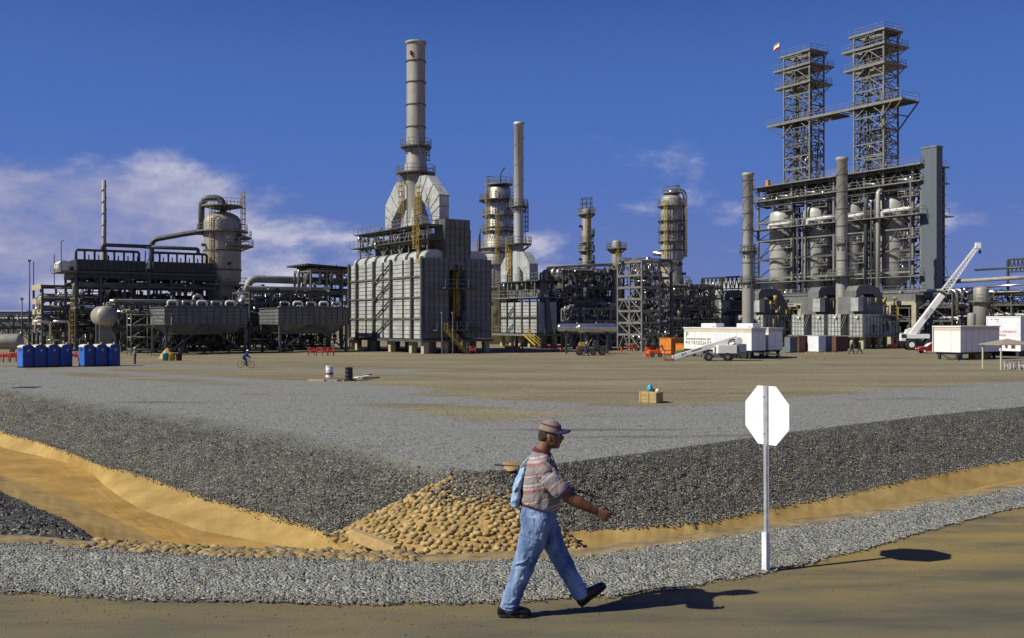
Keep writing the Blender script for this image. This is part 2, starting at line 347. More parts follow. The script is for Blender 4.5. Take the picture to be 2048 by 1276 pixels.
def road_mat():
    m = bpy.data.materials.new('dusty_road'); m.use_nodes = True
    t = m.node_tree; n = t.nodes; l = t.links
    b = n['Principled BSDF']; b.inputs['Roughness'].default_value = 0.9; b.inputs['Specular IOR Level'].default_value = 0.15
    g = n.new('ShaderNodeNewGeometry')
    mp_ = n.new('ShaderNodeMapping'); mp_.inputs['Rotation'].default_value = (0, 0, R(-14)); mp_.inputs['Scale'].default_value = (0.30, 1.2, 1); l.new(g.outputs['Position'], mp_.inputs[0])
    nz = n.new('ShaderNodeTexNoise'); nz.inputs['Scale'].default_value = 1.2; nz.inputs['Detail'].default_value = 9; nz.inputs['Roughness'].default_value = 0.62; l.new(mp_.outputs[0], nz.inputs['Vector'])
    rp = n.new('ShaderNodeValToRGB'); e = rp.color_ramp.elements
    e[0].position = 0.30; e[0].color = (0.082, 0.079, 0.064, 1); e[1].position = 0.72; e[1].color = (0.17, 0.152, 0.088, 1)
    k = e.new(0.5); k.color = (0.128, 0.120, 0.084, 1)
    l.new(nz.outputs['Fac'], rp.inputs[0])
    at = n.new('ShaderNodeAttribute'); at.attribute_name = 'dust'
    sp = n.new('ShaderNodeSeparateColor'); l.new(at.outputs['Color'], sp.inputs[0])
    mm = n.new('ShaderNodeMix'); mm.data_type = 'RGBA'; mm.inputs['B'].default_value = (0.27, 0.20, 0.075, 1)
    a2 = n.new('ShaderNodeMath'); a2.operation = 'MULTIPLY'; a2.use_clamp = True
    mr = n.new('ShaderNodeMapRange'); mr.inputs[1].default_value = 0.3; mr.inputs[2].default_value = 0.6; l.new(nz.outputs['Fac'], mr.inputs[0])
    l.new(sp.outputs[0], a2.inputs[0]); l.new(mr.outputs[0], a2.inputs[1])
    l.new(a2.outputs[0], mm.inputs['Factor']); l.new(rp.outputs[0], mm.inputs['A'])
    f = n.new('ShaderNodeTexNoise'); f.inputs['Scale'].default_value = 60; f.inputs['Detail'].default_value = 3; l.new(g.outputs['Position'], f.inputs['Vector'])
    fr = n.new('ShaderNodeMapRange'); fr.inputs[3].default_value = 0.82; fr.inputs[4].default_value = 1.16; l.new(f.outputs['Fac'], fr.inputs[0])
    vm = n.new('ShaderNodeVectorMath'); vm.operation = 'SCALE'; l.new(mm.outputs['Result'], vm.inputs[0]); l.new(fr.outputs[0], vm.inputs['Scale'])
    l.new(vm.outputs[0], b.inputs['Base Color'])
    bu = n.new('ShaderNodeBump'); bu.inputs['Strength'].default_value = 0.5; bu.inputs['Distance'].default_value = 0.006; l.new(f.outputs['Fac'], bu.inputs['Height']); l.new(bu.outputs[0], b.inputs['Normal'])
    return m
def pad_mat():
    m = bpy.data.materials.new('pad_gravel'); m.use_nodes = True
    t = m.node_tree; n = t.nodes; l = t.links
    b = n['Principled BSDF']; b.inputs['Roughness'].default_value = 0.95; b.inputs['Specular IOR Level'].default_value = 0.1
    g = n.new('ShaderNodeNewGeometry')
    v = n.new('ShaderNodeTexVoronoi'); v.inputs['Scale'].default_value = 14; l.new(g.outputs['Position'], v.inputs['Vector'])
    s = n.new('ShaderNodeSeparateColor'); l.new(v.outputs['Color'], s.inputs[0])
    at = n.new('ShaderNodeAttribute'); at.attribute_name = 'grey'; sa = n.new('ShaderNodeSeparateColor'); l.new(at.outputs['Color'], sa.inputs[0])
    mp_ = n.new('ShaderNodeMapping'); mp_.inputs['Rotation'].default_value = (0, 0, R(12)); mp_.inputs['Scale'].default_value = (0.035, 0.16, 1); l.new(g.outputs['Position'], mp_.inputs[0])
    nz = n.new('ShaderNodeTexNoise'); nz.inputs['Scale'].default_value = 1.6; nz.inputs['Detail'].default_value = 10; nz.inputs['Roughness'].default_value = 0.66; l.new(mp_.outputs[0], nz.inputs['Vector'])
    rp = n.new('ShaderNodeValToRGB'); e = rp.color_ramp.elements
    e[0].position = 0.28; e[0].color = (0.150, 0.130, 0.082, 1); e[1].position = 0.75; e[1].color = (0.33, 0.29, 0.175, 1)
    k = e.new(0.5); k.color = (0.235, 0.205, 0.130, 1)
    l.new(nz.outputs['Fac'], rp.inputs[0])
    # weigh the stored mask with the streaky noise, so the edge of the grey gravel is ragged
    a = n.new('ShaderNodeMath'); a.operation = 'ADD'; l.new(sa.outputs[0], a.inputs[0])
    q = n.new('ShaderNodeMapRange'); q.inputs[3].default_value = -0.75; q.inputs[4].default_value = 0.75; l.new(nz.outputs['Fac'], q.inputs[0])
    l.new(q.outputs[0], a.inputs[1])
    c = n.new('ShaderNodeMapRange'); c.inputs[1].default_value = 0.30; c.inputs[2].default_value = 0.62; l.new(a.outputs[0], c.inputs[0])
    mm = n.new('ShaderNodeMix'); mm.data_type = 'RGBA'; mm.inputs['B'].default_value = (0.232, 0.234, 0.215, 1)
    l.new(c.outputs[0], mm.inputs['Factor']); l.new(rp.outputs[0], mm.inputs['A'])
    # dark patches (oil, damp)
    dn = n.new('ShaderNodeTexNoise'); dn.inputs['Scale'].default_value = 3.2; dn.inputs['Detail'].default_value = 6; l.new(mp_.outputs[0], dn.inputs['Vector'])
    dr = n.new('ShaderNodeMapRange'); dr.inputs[1].default_value = 0.60; dr.inputs[2].default_value = 0.70; dr.inputs[3].default_value = 1; dr.inputs[4].default_value = 0.62; l.new(dn.outputs['Fac'], dr.inputs[0])
    sr = n.new('ShaderNodeMapRange'); sr.inputs[3].default_value = 0.62; sr.inputs[4].default_value = 1.38; l.new(s.outputs[0], sr.inputs[0])
    m1 = n.new('ShaderNodeMath'); m1.operation = 'MULTIPLY'; l.new(dr.outputs[0], m1.inputs[0]); l.new(sr.outputs[0], m1.inputs[1])
    vm = n.new('ShaderNodeVectorMath'); vm.operation = 'SCALE'; l.new(mm.outputs['Result'], vm.inputs[0]); l.new(m1.outputs[0], vm.inputs['Scale'])
    l.new(vm.outputs[0], b.inputs['Base Color'])
    bu = n.new('ShaderNodeBump'); bu.inputs['Strength'].default_value = 0.8; bu.inputs['Distance'].default_value = 0.03; bu.invert = True; l.new(v.outputs['Distance'], bu.inputs['Height']); l.new(bu.outputs[0], b.inputs['Normal'])
    return m

NU = 700
PX = np.linspace(-300, 2350, NU)
def smooth_noise(n, k, seed):
    r = np.random.default_rng(seed).normal(size=n + 4*k)
    w_ = np.hanning(k); w_ /= w_.sum()
    s_ = np.convolve(r, w_, 'same')[2*k:2*k+n]; return s_/(s_.std()+1e-9)
def poly(pts, z, jit=0.0, seed=1, ws=25, byD=False):
    """pts: (photo column, photo row) on height z, or (column, distance) -> dense world polyline"""
    p = np.array(pts, float); zz = np.interp(PX, p[:,0], p[:,2]) if p.shape[1] > 2 else np.full(NU, z)
    if byD: D = np.interp(PX, p[:,0], p[:,1])
    else:
        zp = p[:,2] if p.shape[1] > 2 else np.full(len(p), z)
        D = np.interp(PX, p[:,0], (CZ - zp)*F/(p[:,1]-HZ))
    k = np.hanning(ws); k /= k.sum()
    pad_ = ws
    D = np.convolve(np.concatenate([np.full(pad_, D[0]) , D, np.full(pad_, D[-1])]), k, 'same')[pad_:-pad_]
    D = D*(1 + jit*(smooth_noise(NU, 7, seed)*0.6 + smooth_noise(NU, 25, seed+5)*0.8))
    return np.stack([(PX-1024)/F*D, D, zz], 1)
P_ = poly([(-300,719),(0,775),(200,806),(400,835),(700,889),(850,928),(960,945),(1130,926),(1300,904),(1500,876),(1700,849),(2048,813),(2350,783)], -2.0, 0.002, 3, 41)
Q_ = poly([(-300,770),(0,862),(190,925),(400,992),(660,1066),(850,1064),(1000,1062),(1130,1062),(1400,1044),(1700,985),(2048,917),(2350,866)], -3.5, 0.0016, 11, 21)
R_ = poly([(-300,90),(0,51.4),(170,44.3),(215,38.6),(280,34.4),(400,30.9),(600,28.4),(850,25.6),(1130,26.2),(1400,28.6),(1700,32.6),(2048,41.2),(2350,51)], -4.0, 0.0006, 21, 21, True)
N_ = poly([(-300,72),(0,42),(150,36.1),(205,33.6),(330,29.2),(400,25),(700,20),(1000,19),(1300,20),(1700,23),(2048,27),(2350,32)], -4.0, 0.0005, 31, 15, True)
S_ = poly([(-300,61.9,-3.5),(0,34.9,-3.5),(205,27,-3.5),(400,20,-3.9),(700,16.5,-3.9),(1000,16,-3.9),(1300,17,-3.9),(1700,20,-3.9),(2048,23,-3.9),(2350,27,-3.9)], -3.5, 0.004, 41, 15, True)
T_ = poly([(-300,1078),(0,1086),(200,1098),(450,1114),(700,1122),(900,1125),(1160,1113),(1400,1082),(1500,1068),(1750,1030),(2048,975),(2350,936)], 0.0, 0.0022, 51, 15)
U_ = poly([(-300,1160),(0,1180),(300,1196),(700,1206),(1000,1202),(1250,1186),(1500,1150),(1620,1124),(1780,1083),(1830,1066),(2048,1012),(2350,966)], 0.0, 0.0024, 61, 15)
T2 = T_.copy(); T2[:,1] *= 1.075; T2[:,0] *= 1.075; T2[:,2] = -0.09                 # mortared lip beyond the shoulder
def strip(name, A, B, nv, m, amp=0.0, seed=0, curve=0.0, label=None, topfade=False):
    g = np.zeros((nv+1, NU, 3)); r = np.random.default_rng(seed)
    for j in range(nv+1):
        t = j/nv; g[j] = A*(1-t) + B*t
        g[j,:,2] -= curve*4*t*(1-t)
    if amp:
        nz = r.normal(size=(nv+1, NU))
        kk = np.hanning(9); kk /= kk.sum()
        nz = np.apply_along_axis(lambda a: np.convolve(a, kk, 'same'), 1, nz)
        fade = np.sin(np.pi*np.linspace(0,1,nv+1))[:,None]
        g[:,:,2] += nz/nz.std()*amp*fade
    v = g.reshape(-1,3); f = [(j*NU+i, j*NU+i+1, (j+1)*NU+i+1, (j+1)*NU+i) for j in range(nv) for i in range(NU-1)]
    me = bpy.data.meshes.new(name); me.from_pydata(v.tolist(), [], f); me.materials.append(m)
    me.polygons.foreach_set('use_smooth', [True]*len(f))
    fixn(me)
    if me.polygons[0].normal.z < 0: me.flip_normals()
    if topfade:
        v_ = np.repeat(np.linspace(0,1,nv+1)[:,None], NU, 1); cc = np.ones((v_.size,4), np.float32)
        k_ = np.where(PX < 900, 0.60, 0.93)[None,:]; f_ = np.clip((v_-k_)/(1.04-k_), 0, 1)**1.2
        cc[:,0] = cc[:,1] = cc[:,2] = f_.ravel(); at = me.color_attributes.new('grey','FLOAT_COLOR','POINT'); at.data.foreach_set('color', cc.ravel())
    o = bpy.data.objects.new(name, me); COL.objects.link(o); o['kind'] = 'structure'
    if label: o['label'] = label
    return o
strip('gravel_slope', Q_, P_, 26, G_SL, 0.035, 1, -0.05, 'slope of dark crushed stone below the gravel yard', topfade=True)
strip('ditch_bank', R_, Q_, 12, G_OR, 0.003, 2, 0.0, 'smooth ochre earth bank below the dark gravel slope')
strip('ditch_floor', N_, R_, 16, G_OF, 0.007, 3, 0.0, 'brownish ochre floor of the drainage ditch')
strip('ditch_side', S_, N_, 8, G_OR, 0.01, 4, 0.0, 'near ochre side of the ditch')
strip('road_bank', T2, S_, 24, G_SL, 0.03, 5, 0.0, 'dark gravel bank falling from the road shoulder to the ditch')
strip('mortar_lip', T_, T2, 3, mat('lip_earth', (0.20, 0.145, 0.06), 0.95, 0, 0.3, 2.5, bump=0.6, bscale=25, col2=(0.40,0.29,0.12)), 0.004, 6, -0.01, 'narrow ochre mortar lip beyond the road shoulder')
sh = strip('gravel_shoulder', U_, T_, 14, G_SH, 0.010, 7, -0.02, 'grey crushed stone shoulder between road and ditch')
# pad: perspective-spaced rows from the slope's top edge out to the horizon
Dfar = np.concatenate([np.linspace(0.02,1,150)**2.2*260, np.array([400,700,1200,2500,6000])])
rows = [P_]
for a in Dfar:
    r_ = P_.copy()
    D = P_[:,1] + a
    wdt = 1.0 if a < 262 else 1 + (a-260)/900
    r_[:,1] = D; r_[:,0] = (PX-1024)/F*P_[:,1]*(1-min(1,a/60)) + (PX-1024)/F*D*min(1,a/60)*wdt
    rows.append(r_)
g = np.stack(rows); nr = len(rows)
X, Y = g[:,:,0], g[:,:,1]
me = bpy.data.meshes.new('gravel_yard'); me.from_pydata(g.reshape(-1,3).tolist(), [], [(j*NU+i, j*NU+i+1, (j+1)*NU+i+1, (j+1)*NU+i) for j in range(nr-1) for i in range(NU-1)])
me.materials.append(pad_mat()); fixn(me)
if me.polygons[0].normal.z < 0: me.flip_normals()
# where the clean grey gravel lies: a belt along the slope's edge, crossing tracks farther off
ex = np.interp(X, [-70,-35,-15,-3,2,12,27,60], [13,14,14,15,14,14,15,16])
edge = g[:,:,1] - P_[None,:,1]
m1 = 1/(1+np.exp((edge-ex)*0.55))
def track(x0,y0,x1,y1,wd):
    d = np.array([x1-x0,y1-y0]); ln = np.hypot(*d); d = d/ln
    t = (X-x0)*d[0]+(Y-y0)*d[1]; s_ = -(X-x0)*d[1]+(Y-y0)*d[0]
    return np.exp(-(s_/wd)**2)*((t>-4)&(t<ln+4))
m2 = 0.75*track(-40,92,-8,66,3.0) + 0.6*track(-30,75,0,55,2.6) + 0.55*track(-12,58,5,52,2.2) + 0.6*track(-60,108,-12,92,4) + 0.4*track(20,90,60,110,5)
gm = np.clip(m1*1.1 + m2, 0, 1.1)
at = me.color_attributes.new('grey', 'FLOAT_COLOR', 'POINT')
cc_ = np.ones((gm.size,4), np.float32); cc_[:,0] = cc_[:,1] = cc_[:,2] = gm.ravel(); at.data.foreach_set('color', cc_.ravel())
o = bpy.data.objects.new('gravel_yard', me); COL.objects.link(o); props(o, 'wide brownish gravel yard with a grey belt along its edge', kind='structure')
# road
U2 = U_.copy(); U2[:,1] *= 1.015; U2[:,0] *= 1.015
rows = []
for t in list(np.linspace(0,1,40)**1.3):
    r_ = U2.copy(); r_[:,2] = -0.012; r_[:,1] = U2[:,1]*(1-t) + t*(-14); 
    r_[:,0] = U2[:,0] + (PX-1024)/F*t*14; rows.append(r_)
g = np.stack(rows); nr = len(rows)
me = bpy.data.meshes.new('road'); me.from_pydata(g.reshape(-1,3).tolist(), [], [(j*NU+i, j*NU+i+1, (j+1)*NU+i+1, (j+1)*NU+i) for j in range(nr-1) for i in range(NU-1)])
me.materials.append(road_mat()); fixn(me)
if me.polygons[0].normal.z < 0: me.flip_normals()
dd = U2[None,:,1]-g[:,:,1]
du = np.exp(-(dd/1.3))*(0.55+0.75/(1+np.exp(-(g[:,:,0]-2.5)*1.6))) + 0.9*np.exp(-((g[:,:,0]-5.2)/1.5)**2-((dd-0.5)/1.0)**2)
du = np.clip(du,0,1.2); at = me.color_attributes.new('dust','FLOAT_COLOR','POINT')
cc_ = np.ones((du.size,4), np.float32); cc_[:,0]=cc_[:,1]=cc_[:,2]=du.ravel(); at.data.foreach_set('color', cc_.ravel())
o = bpy.data.objects.new('road', me); COL.objects.link(o); props(o, 'dusty brown road with ochre dirt along its edge', kind='structure')
mb = MB(); mb.add([(-3000,-400,-4.6),(3000,-400,-4.6),(3000,4000,-4.6),(-3000,4000,-4.6)], [(0,1,2,3)])
o = part(None, 'ground', mb, G_OF); o['kind'] = 'structure'

# ------------------------------------------------------------------ stones
def stones(name, pos, size, flat, m, cols, shape='oct', jit=0.25, seed=3, stretch=1.5):
    r = np.random.default_rng(seed); n = len(pos)
    if shape == 'oct':
        bv = np.array([(1,0,0),(-1,0,0),(0,1,0),(0,-1,0),(0,0,1),(0,0,-1)], float); bf = [(0,2,4),(2,1,4),(1,3,4),(3,0,4),(2,0,5),(1,2,5),(3,1,5),(0,3,5)]
    else:
        nl, na = 6, 10; bv = []; bf = []
        for i in range(1, nl):
            for j in range(na):
                th_ = math.pi*i/nl; ph = 2*math.pi*j/na; bv.append((math.sin(th_)*math.cos(ph), math.sin(th_)*math.sin(ph), math.cos(th_)))
        for i in range(nl-2):
            for j in range(na): bf.append((i*na+j, (i+1)*na+j, (i+1)*na+(j+1)%na, i*na+(j+1)%na))
        bv += [(0,0,1),(0,0,-1)]; k = len(bv)
        for j in range(na): bf.append((k-2, j, (j+1)%na)); bf.append((k-1, (nl-2)*na+(j+1)%na, (nl-2)*na+j))
        bv = np.array(bv)
    nvb = len(bv)
    V = np.repeat(bv[None], n, 0)
    V = V*(1 + r.normal(size=(n,nvb,1))*jit*(1 if shape=='oct' else 0.35))
    if shape != 'oct':   # low frequency lumps
        for q in range(3):
            d = r.normal(size=(n,1,3)); d /= np.linalg.norm(d,axis=2,keepdims=True)
            V = V*(1 + 0.14*np.maximum(0,(V*d).sum(2,keepdims=True)))
    sz = size[:,None,None] if np.ndim(size) else size
    st = 1 + r.random((n,1))*(stretch-1)
    V = V*sz; V[:,:,0] *= st; V[:,:,2] *= flat
    a = r.random(n)*6.283 if shape=='oct' else r.normal(size=n)*0.5; c, s = np.cos(a)[:,None], np.sin(a)[:,None]
    x = V[:,:,0]*c - V[:,:,1]*s; y = V[:,:,0]*s + V[:,:,1]*c
    V[:,:,0] = x; V[:,:,1] = y; V += pos[:,None,:]
    nf = np.array([list(f)+[-1]*(4-len(f)) for f in bf])
    me = bpy.data.meshes.new(name)
    fl = [tuple(int(k)+b for k in f) for b in range(0, n*nvb, nvb) for f in bf]
    me.from_pydata(V.reshape(-1,3).tolist(), [], fl); me.materials.append(m)
    me.polygons.foreach_set('use_smooth', [shape!='oct']*len(fl))
    at = me.color_attributes.new('col','FLOAT_COLOR','POINT')
    ci = r.integers(0, len(cols), n); cv = np.array(cols)[ci]*(0.75+0.5*r.random((n,1)))
    cc = np.ones((n,nvb,4), np.float32); cc[:,:,:3] = cv[:,None,:]; at.data.foreach_set('color', cc.ravel())
    o = bpy.data.objects.new(name, me); COL.objects.link(o); return o
def on(A, B, i, t): return A[i]*(1-t)[:,None] + B[i]*t[:,None]
GC = [(0.15,0.155,0.135),(0.24,0.245,0.21),(0.33,0.33,0.28),(0.20,0.22,0.215),(0.36,0.35,0.31),(0.26,0.21,0.14),(0.06,0.06,0.06),(0.2,0.2,0.2),(0.3,0.27,0.2)]
GD = [(0.045,0.045,0.036),(0.10,0.098,0.078),(0.16,0.152,0.118),(0.095,0.10,0.10),(0.24,0.23,0.20),(0.16,0.13,0.08),(0.03,0.03,0.033)]
SM = attr_mat('crushed_stone', 'col', 0.85, 0.2)
n = 30000; i = rng.integers(60, NU-60, n); t = rng.random(n)*1.06-0.05 + rng.normal(size=n)*0.01
keep = rng.random(n) < 1.0
p = on(U_, T_, i, t); p[:,2] += 0.008
o = stones('loose_gravel', p, 0.008+0.010*rng.random(n)**2, 0.7, SM, GC, seed=5); props(o, 'loose grey crushed stone lying over the road shoulder', kind='stuff')
n = 26000; i = rng.integers(20, NU-20, n); t = rng.random(n)**0.8
t = np.where(rng.random(n) < 0.25, rng.normal(size=n)*0.02, 1-(1-t)**0.75)
t = np.where(t > 0.62+0.38*rng.random(n), rng.random(n)*0.6, t)
p = on(Q_, P_, i, np.clip(t,-0.07,1.0)); p[:,2] += 0.02 + 0.05*4*np.clip(t,0,1)*(1-np.clip(t,0,1))
o = stones('crushed_rock', p, 0.018+0.026*rng.random(n)**2, 0.75, SM, [tuple(k*1.25 for k in q) for q in GD], seed=6); props(o, 'coarse dark crushed rock scattered over the slope and its lower edge', kind='stuff')
n = 5000; i = rng.integers(60, 330, n); t = rng.random(n)
p = on(T2, S_, i, t); p[:,2] += 0.01
o = stones('bank_gravel', p, 0.02+0.03*rng.random(n)**2, 0.75, SM, GD, seed=8); props(o, 'dark crushed rock on the bank beside the left end of the ditch', kind='stuff')
n = 1500; i = rng.integers(60, NU-60, n); a = rng.random(n)**2.2*2.6
p = U_[i].copy(); p[:,0] *= (p[:,1]-a)/p[:,1]; p[:,1] -= a; p[:,2] = -0.009
o = stones('road_grit', p, 0.004+0.007*rng.random(n)**4, 0.7, SM, [(0.13,0.12,0.09),(0.2,0.19,0.15),(0.09,0.085,0.07)], seed=15); props(o, 'grit and small stones strayed from the shoulder onto the road', kind='stuff')
# sparse stones on the yard belt
n = 9000; i = rng.integers(20, NU-20, n); a = rng.random(n)**1.5*26
p = P_[i].copy(); p[:,0] *= (p[:,1]+a)/p[:,1]; p[:,1] += a; p[:,2] = PAD+0.01
o = stones('yard_gravel', p, 0.02+0.03*rng.random(n)**3, 0.6, SM, [(0.2,0.19,0.18),(0.3,0.29,0.27),(0.14,0.14,0.14),(0.36,0.33,0.28)], seed=9); props(o, 'small grey stones strewn over the near belt of the yard', kind='stuff')

G_MO = mat('mortar', (0.30, 0.205, 0.075), 0.95, 0, 0.2, 1.5, bump=0.8, bscale=20, col2=(0.50, 0.335, 0.15), grime=0.35, spec=0.1)
# cobbled apron: a mortared fan of river cobbles where the two ditches meet
AT = [(905,950,-2.02),(960,958,-2.1),(1040,985,-2.35),(1100,1035,-2.85),(1150,1085,-3.45)]
AB = [(652,1072,-3.58),(760,1116,-3.82),(900,1132,-3.88),(1060,1132,-3.88),(1190,1126,-3.8)]
def w3(px, py, z): D = (CZ-z)*F/(py-HZ); return np.array([(px-1024)/F*D, D, z])
def resamp(pts, n):
    p = np.array([w3(*q) for q in pts]); t = np.linspace(0, len(p)-1, n)
    return np.stack([np.interp(t, range(len(p)), p[:,k]) for k in range(3)], 1)
na, nb = 70, 50
A_ = resamp(AT, na); B_ = resamp(AB, na)
def apron(u, v):
    """u along 0..1, v from top 0 to bottom 1"""
    a = np.stack([np.interp(u, np.linspace(0,1,na), A_[:,k]) for k in range(3)], -1); b = np.stack([np.interp(u, np.linspace(0,1,na), B_[:,k]) for k in range(3)], -1)
    p = a*(1-v)[...,None] + b*v[...,None]; p[...,2] += 0.30*np.sin(np.pi*np.clip(v,0,1))*np.sin(np.pi*np.clip(u,0,1)); return p
uu, vv = np.meshgrid(np.linspace(0,1,na), np.linspace(0,1,nb))
g = apron(uu, vv); g[:,:,2] += rng.normal(size=g.shape[:2])*0.012
V = g.reshape(-1,3).tolist(); fcs = [(j*na+i_, j*na+i_+1, (j+1)*na+i_+1, (j+1)*na+i_) for j in range(nb-1) for i_ in range(na-1)]
# turned-down rim so the apron has thickness
rim = [j*na for j in range(nb)] + [(nb-1)*na+k for k in range(1,na)] + [j*na+na-1 for j in range(nb-2,-1,-1)] + [k for k in range(na-2,0,-1)]
b0 = len(V)
for k in rim: V.append([V[k][0], V[k][1], V[k][2]-0.8])
for q in range(len(rim)): fcs.append((rim[q], rim[(q+1)%len(rim)], b0+(q+1)%len(rim), b0+q))
me = bpy.data.meshes.new('cobbled_apron'); me.from_pydata(V, [], fcs); me.materials.append(G_MO); fixn(me)
ap = bpy.data.objects.new('cobbled_apron', me); COL.objects.link(ap); props(ap, 'fan of ochre mortar set with river cobbles where the ditches meet', kind='structure')
pos = []; rows_ = 24
for j in range(rows_):
    v_ = (j+0.5)/rows_; wid = np.linalg.norm(apron(np.array([0.0]), np.array([v_]))-apron(np.array([1.0]), np.array([v_])))
    k = max(6, int(wid/0.205))
    for q in range(k):
        u_ = (q+0.5+(j%2)*0.4+rng.normal()*0.14)/k
        if u_ > 1 or u_ < 0.012: continue
        if rng.random() < 0.09: continue
        pos.append(apron(np.array([u_]), np.array([v_+rng.normal()*0.009]))[0])
for q in range(60):
    pos.append(apron(np.array([rng.uniform(.02,.98)]), np.array([rng.uniform(.02,.99)]))[0])
pos = np.array(pos); nbig = len(pos)-60
CC = [(0.36,0.26,0.105),(0.42,0.305,0.125),(0.31,0.225,0.085),(0.45,0.35,0.165),(0.27,0.205,0.11),(0.38,0.245,0.09),(0.38,0.285,0.12)]
CM = attr_mat('river_cobble', 'col', 0.8, 0.5, 14, 0.3)
sz_ = 0.050+0.034*rng.random(len(pos)); sz_[nbig:] *= .42; pos[:,2] += .012
o = stones('apron_cobbles', pos, sz_, 0.82, CM, CC, 'ell', 0.24, 12, 1.5)
props(o, 'river cobbles set in rows in the ochre mortar fan', kind='structure')
# cobble lip along the shoulder
pos = []; 
for q in range(900):
    px_ = rng.uniform(60, 830); t_ = rng.random()
    if px_ < 200 and (t_ > 0.45 or rng.random() < 0.6): continue
    i_ = int((px_+300)/2650*(NU-1)); pos.append(T_[i_]*(1-t_*1.05)+T2[i_]*t_*1.05)
pos = np.array(pos); pos[:,2] += 0.0
o = stones('lip_cobbles', pos, 0.018+0.030*rng.random(len(pos))**1.5, 0.75, CM, [tuple(0.8*c for c in k) for k in CC]+[(0.2,0.17,0.12)], 'ell', 0.12, 13, 1.6)
props(o, 'small brown cobbles crowded along the mortar lip of the shoulder', kind='structure')
# spilled dark gravel over the apron's top
n = 1500; u = 0.30+rng.normal(size=n)*0.10; v = np.abs(rng.normal(size=n))*0.17
p = apron(np.clip(u,0,1), np.clip(v,0,0.6)); p[:,2] += 0.03+0.03*rng.random(n)
o = stones('spilled_gravel', p, 0.03+0.03*rng.random(n), 0.8, SM, GD, seed=14); props(o, 'dark gravel spilled over the top of the cobbled fan', kind='stuff')
# timber beam on the cobbles, stake and ochre patch above
a = Vector(w3(704,1066,-3.22)); b = Vector(w3(794,1102,-3.40))
mb = MB(); d = (b-a); mb.box(-0.12, 0, -0.17, 0.12, d.length, 0.13)
o = part(None, 'wooden_beam', mb, 'wood', bevel=0.012); o.location = a; o.rotation_euler = (math.atan2(d.z, math.hypot(d.x,d.y)), 0, math.atan2(-d.x, d.y)); props(o, 'squared pale timber beam lying on the left edge of the cobbles', 'beam')
a = Vector(w3(990,930,-1.975)); b = Vector(w3(1132,941,-1.975)); mb = MB(); mb.bar(a, b, 0.06, 0.06)
o = part(None, 'wooden_stake', mb, 'steel_d'); props(o, 'thin dark stake lying aslant behind the walking man', 'stake')
mb = MB(); c = w3(1024,931,-2.0); pts = []
for k in range(18):
    an = 2*math.pi*k/18; rr_ = 1+0.2*math.sin(3*an+1); pts.append((c[0]+0.36*rr_*math.cos(an), c[1]+0.85*rr_*math.sin(an)))
for lv, zz_ in enumerate((-2.03, -1.975)): mb.v += [(c[0]+(x-c[0])*(1 if lv==0 else 0.8), c[1]+(y-c[1])*(1 if lv==0 else .8), zz_) for x,y in pts]
mb.f = [(k, (k+1)%18, 18+(k+1)%18, 18+k) for k in range(18)] + [tuple(range(18,36))]; mb.sm = [True]*19
o = part(None, 'sand_patch', mb, G_OR); props(o, 'small patch of ochre sand at the corner of the yard', kind='structure')
# manhole-like dark plate on the yard at the left
c = gp(53, dist(775)); mb = MB(); mb.box(-0.75,-0.65,0,0.75,0.65,0.03); solo('drain_cover', mb, 'steel_d', 'dark flat drain cover on the yard left of the drums', 'drain cover', c)
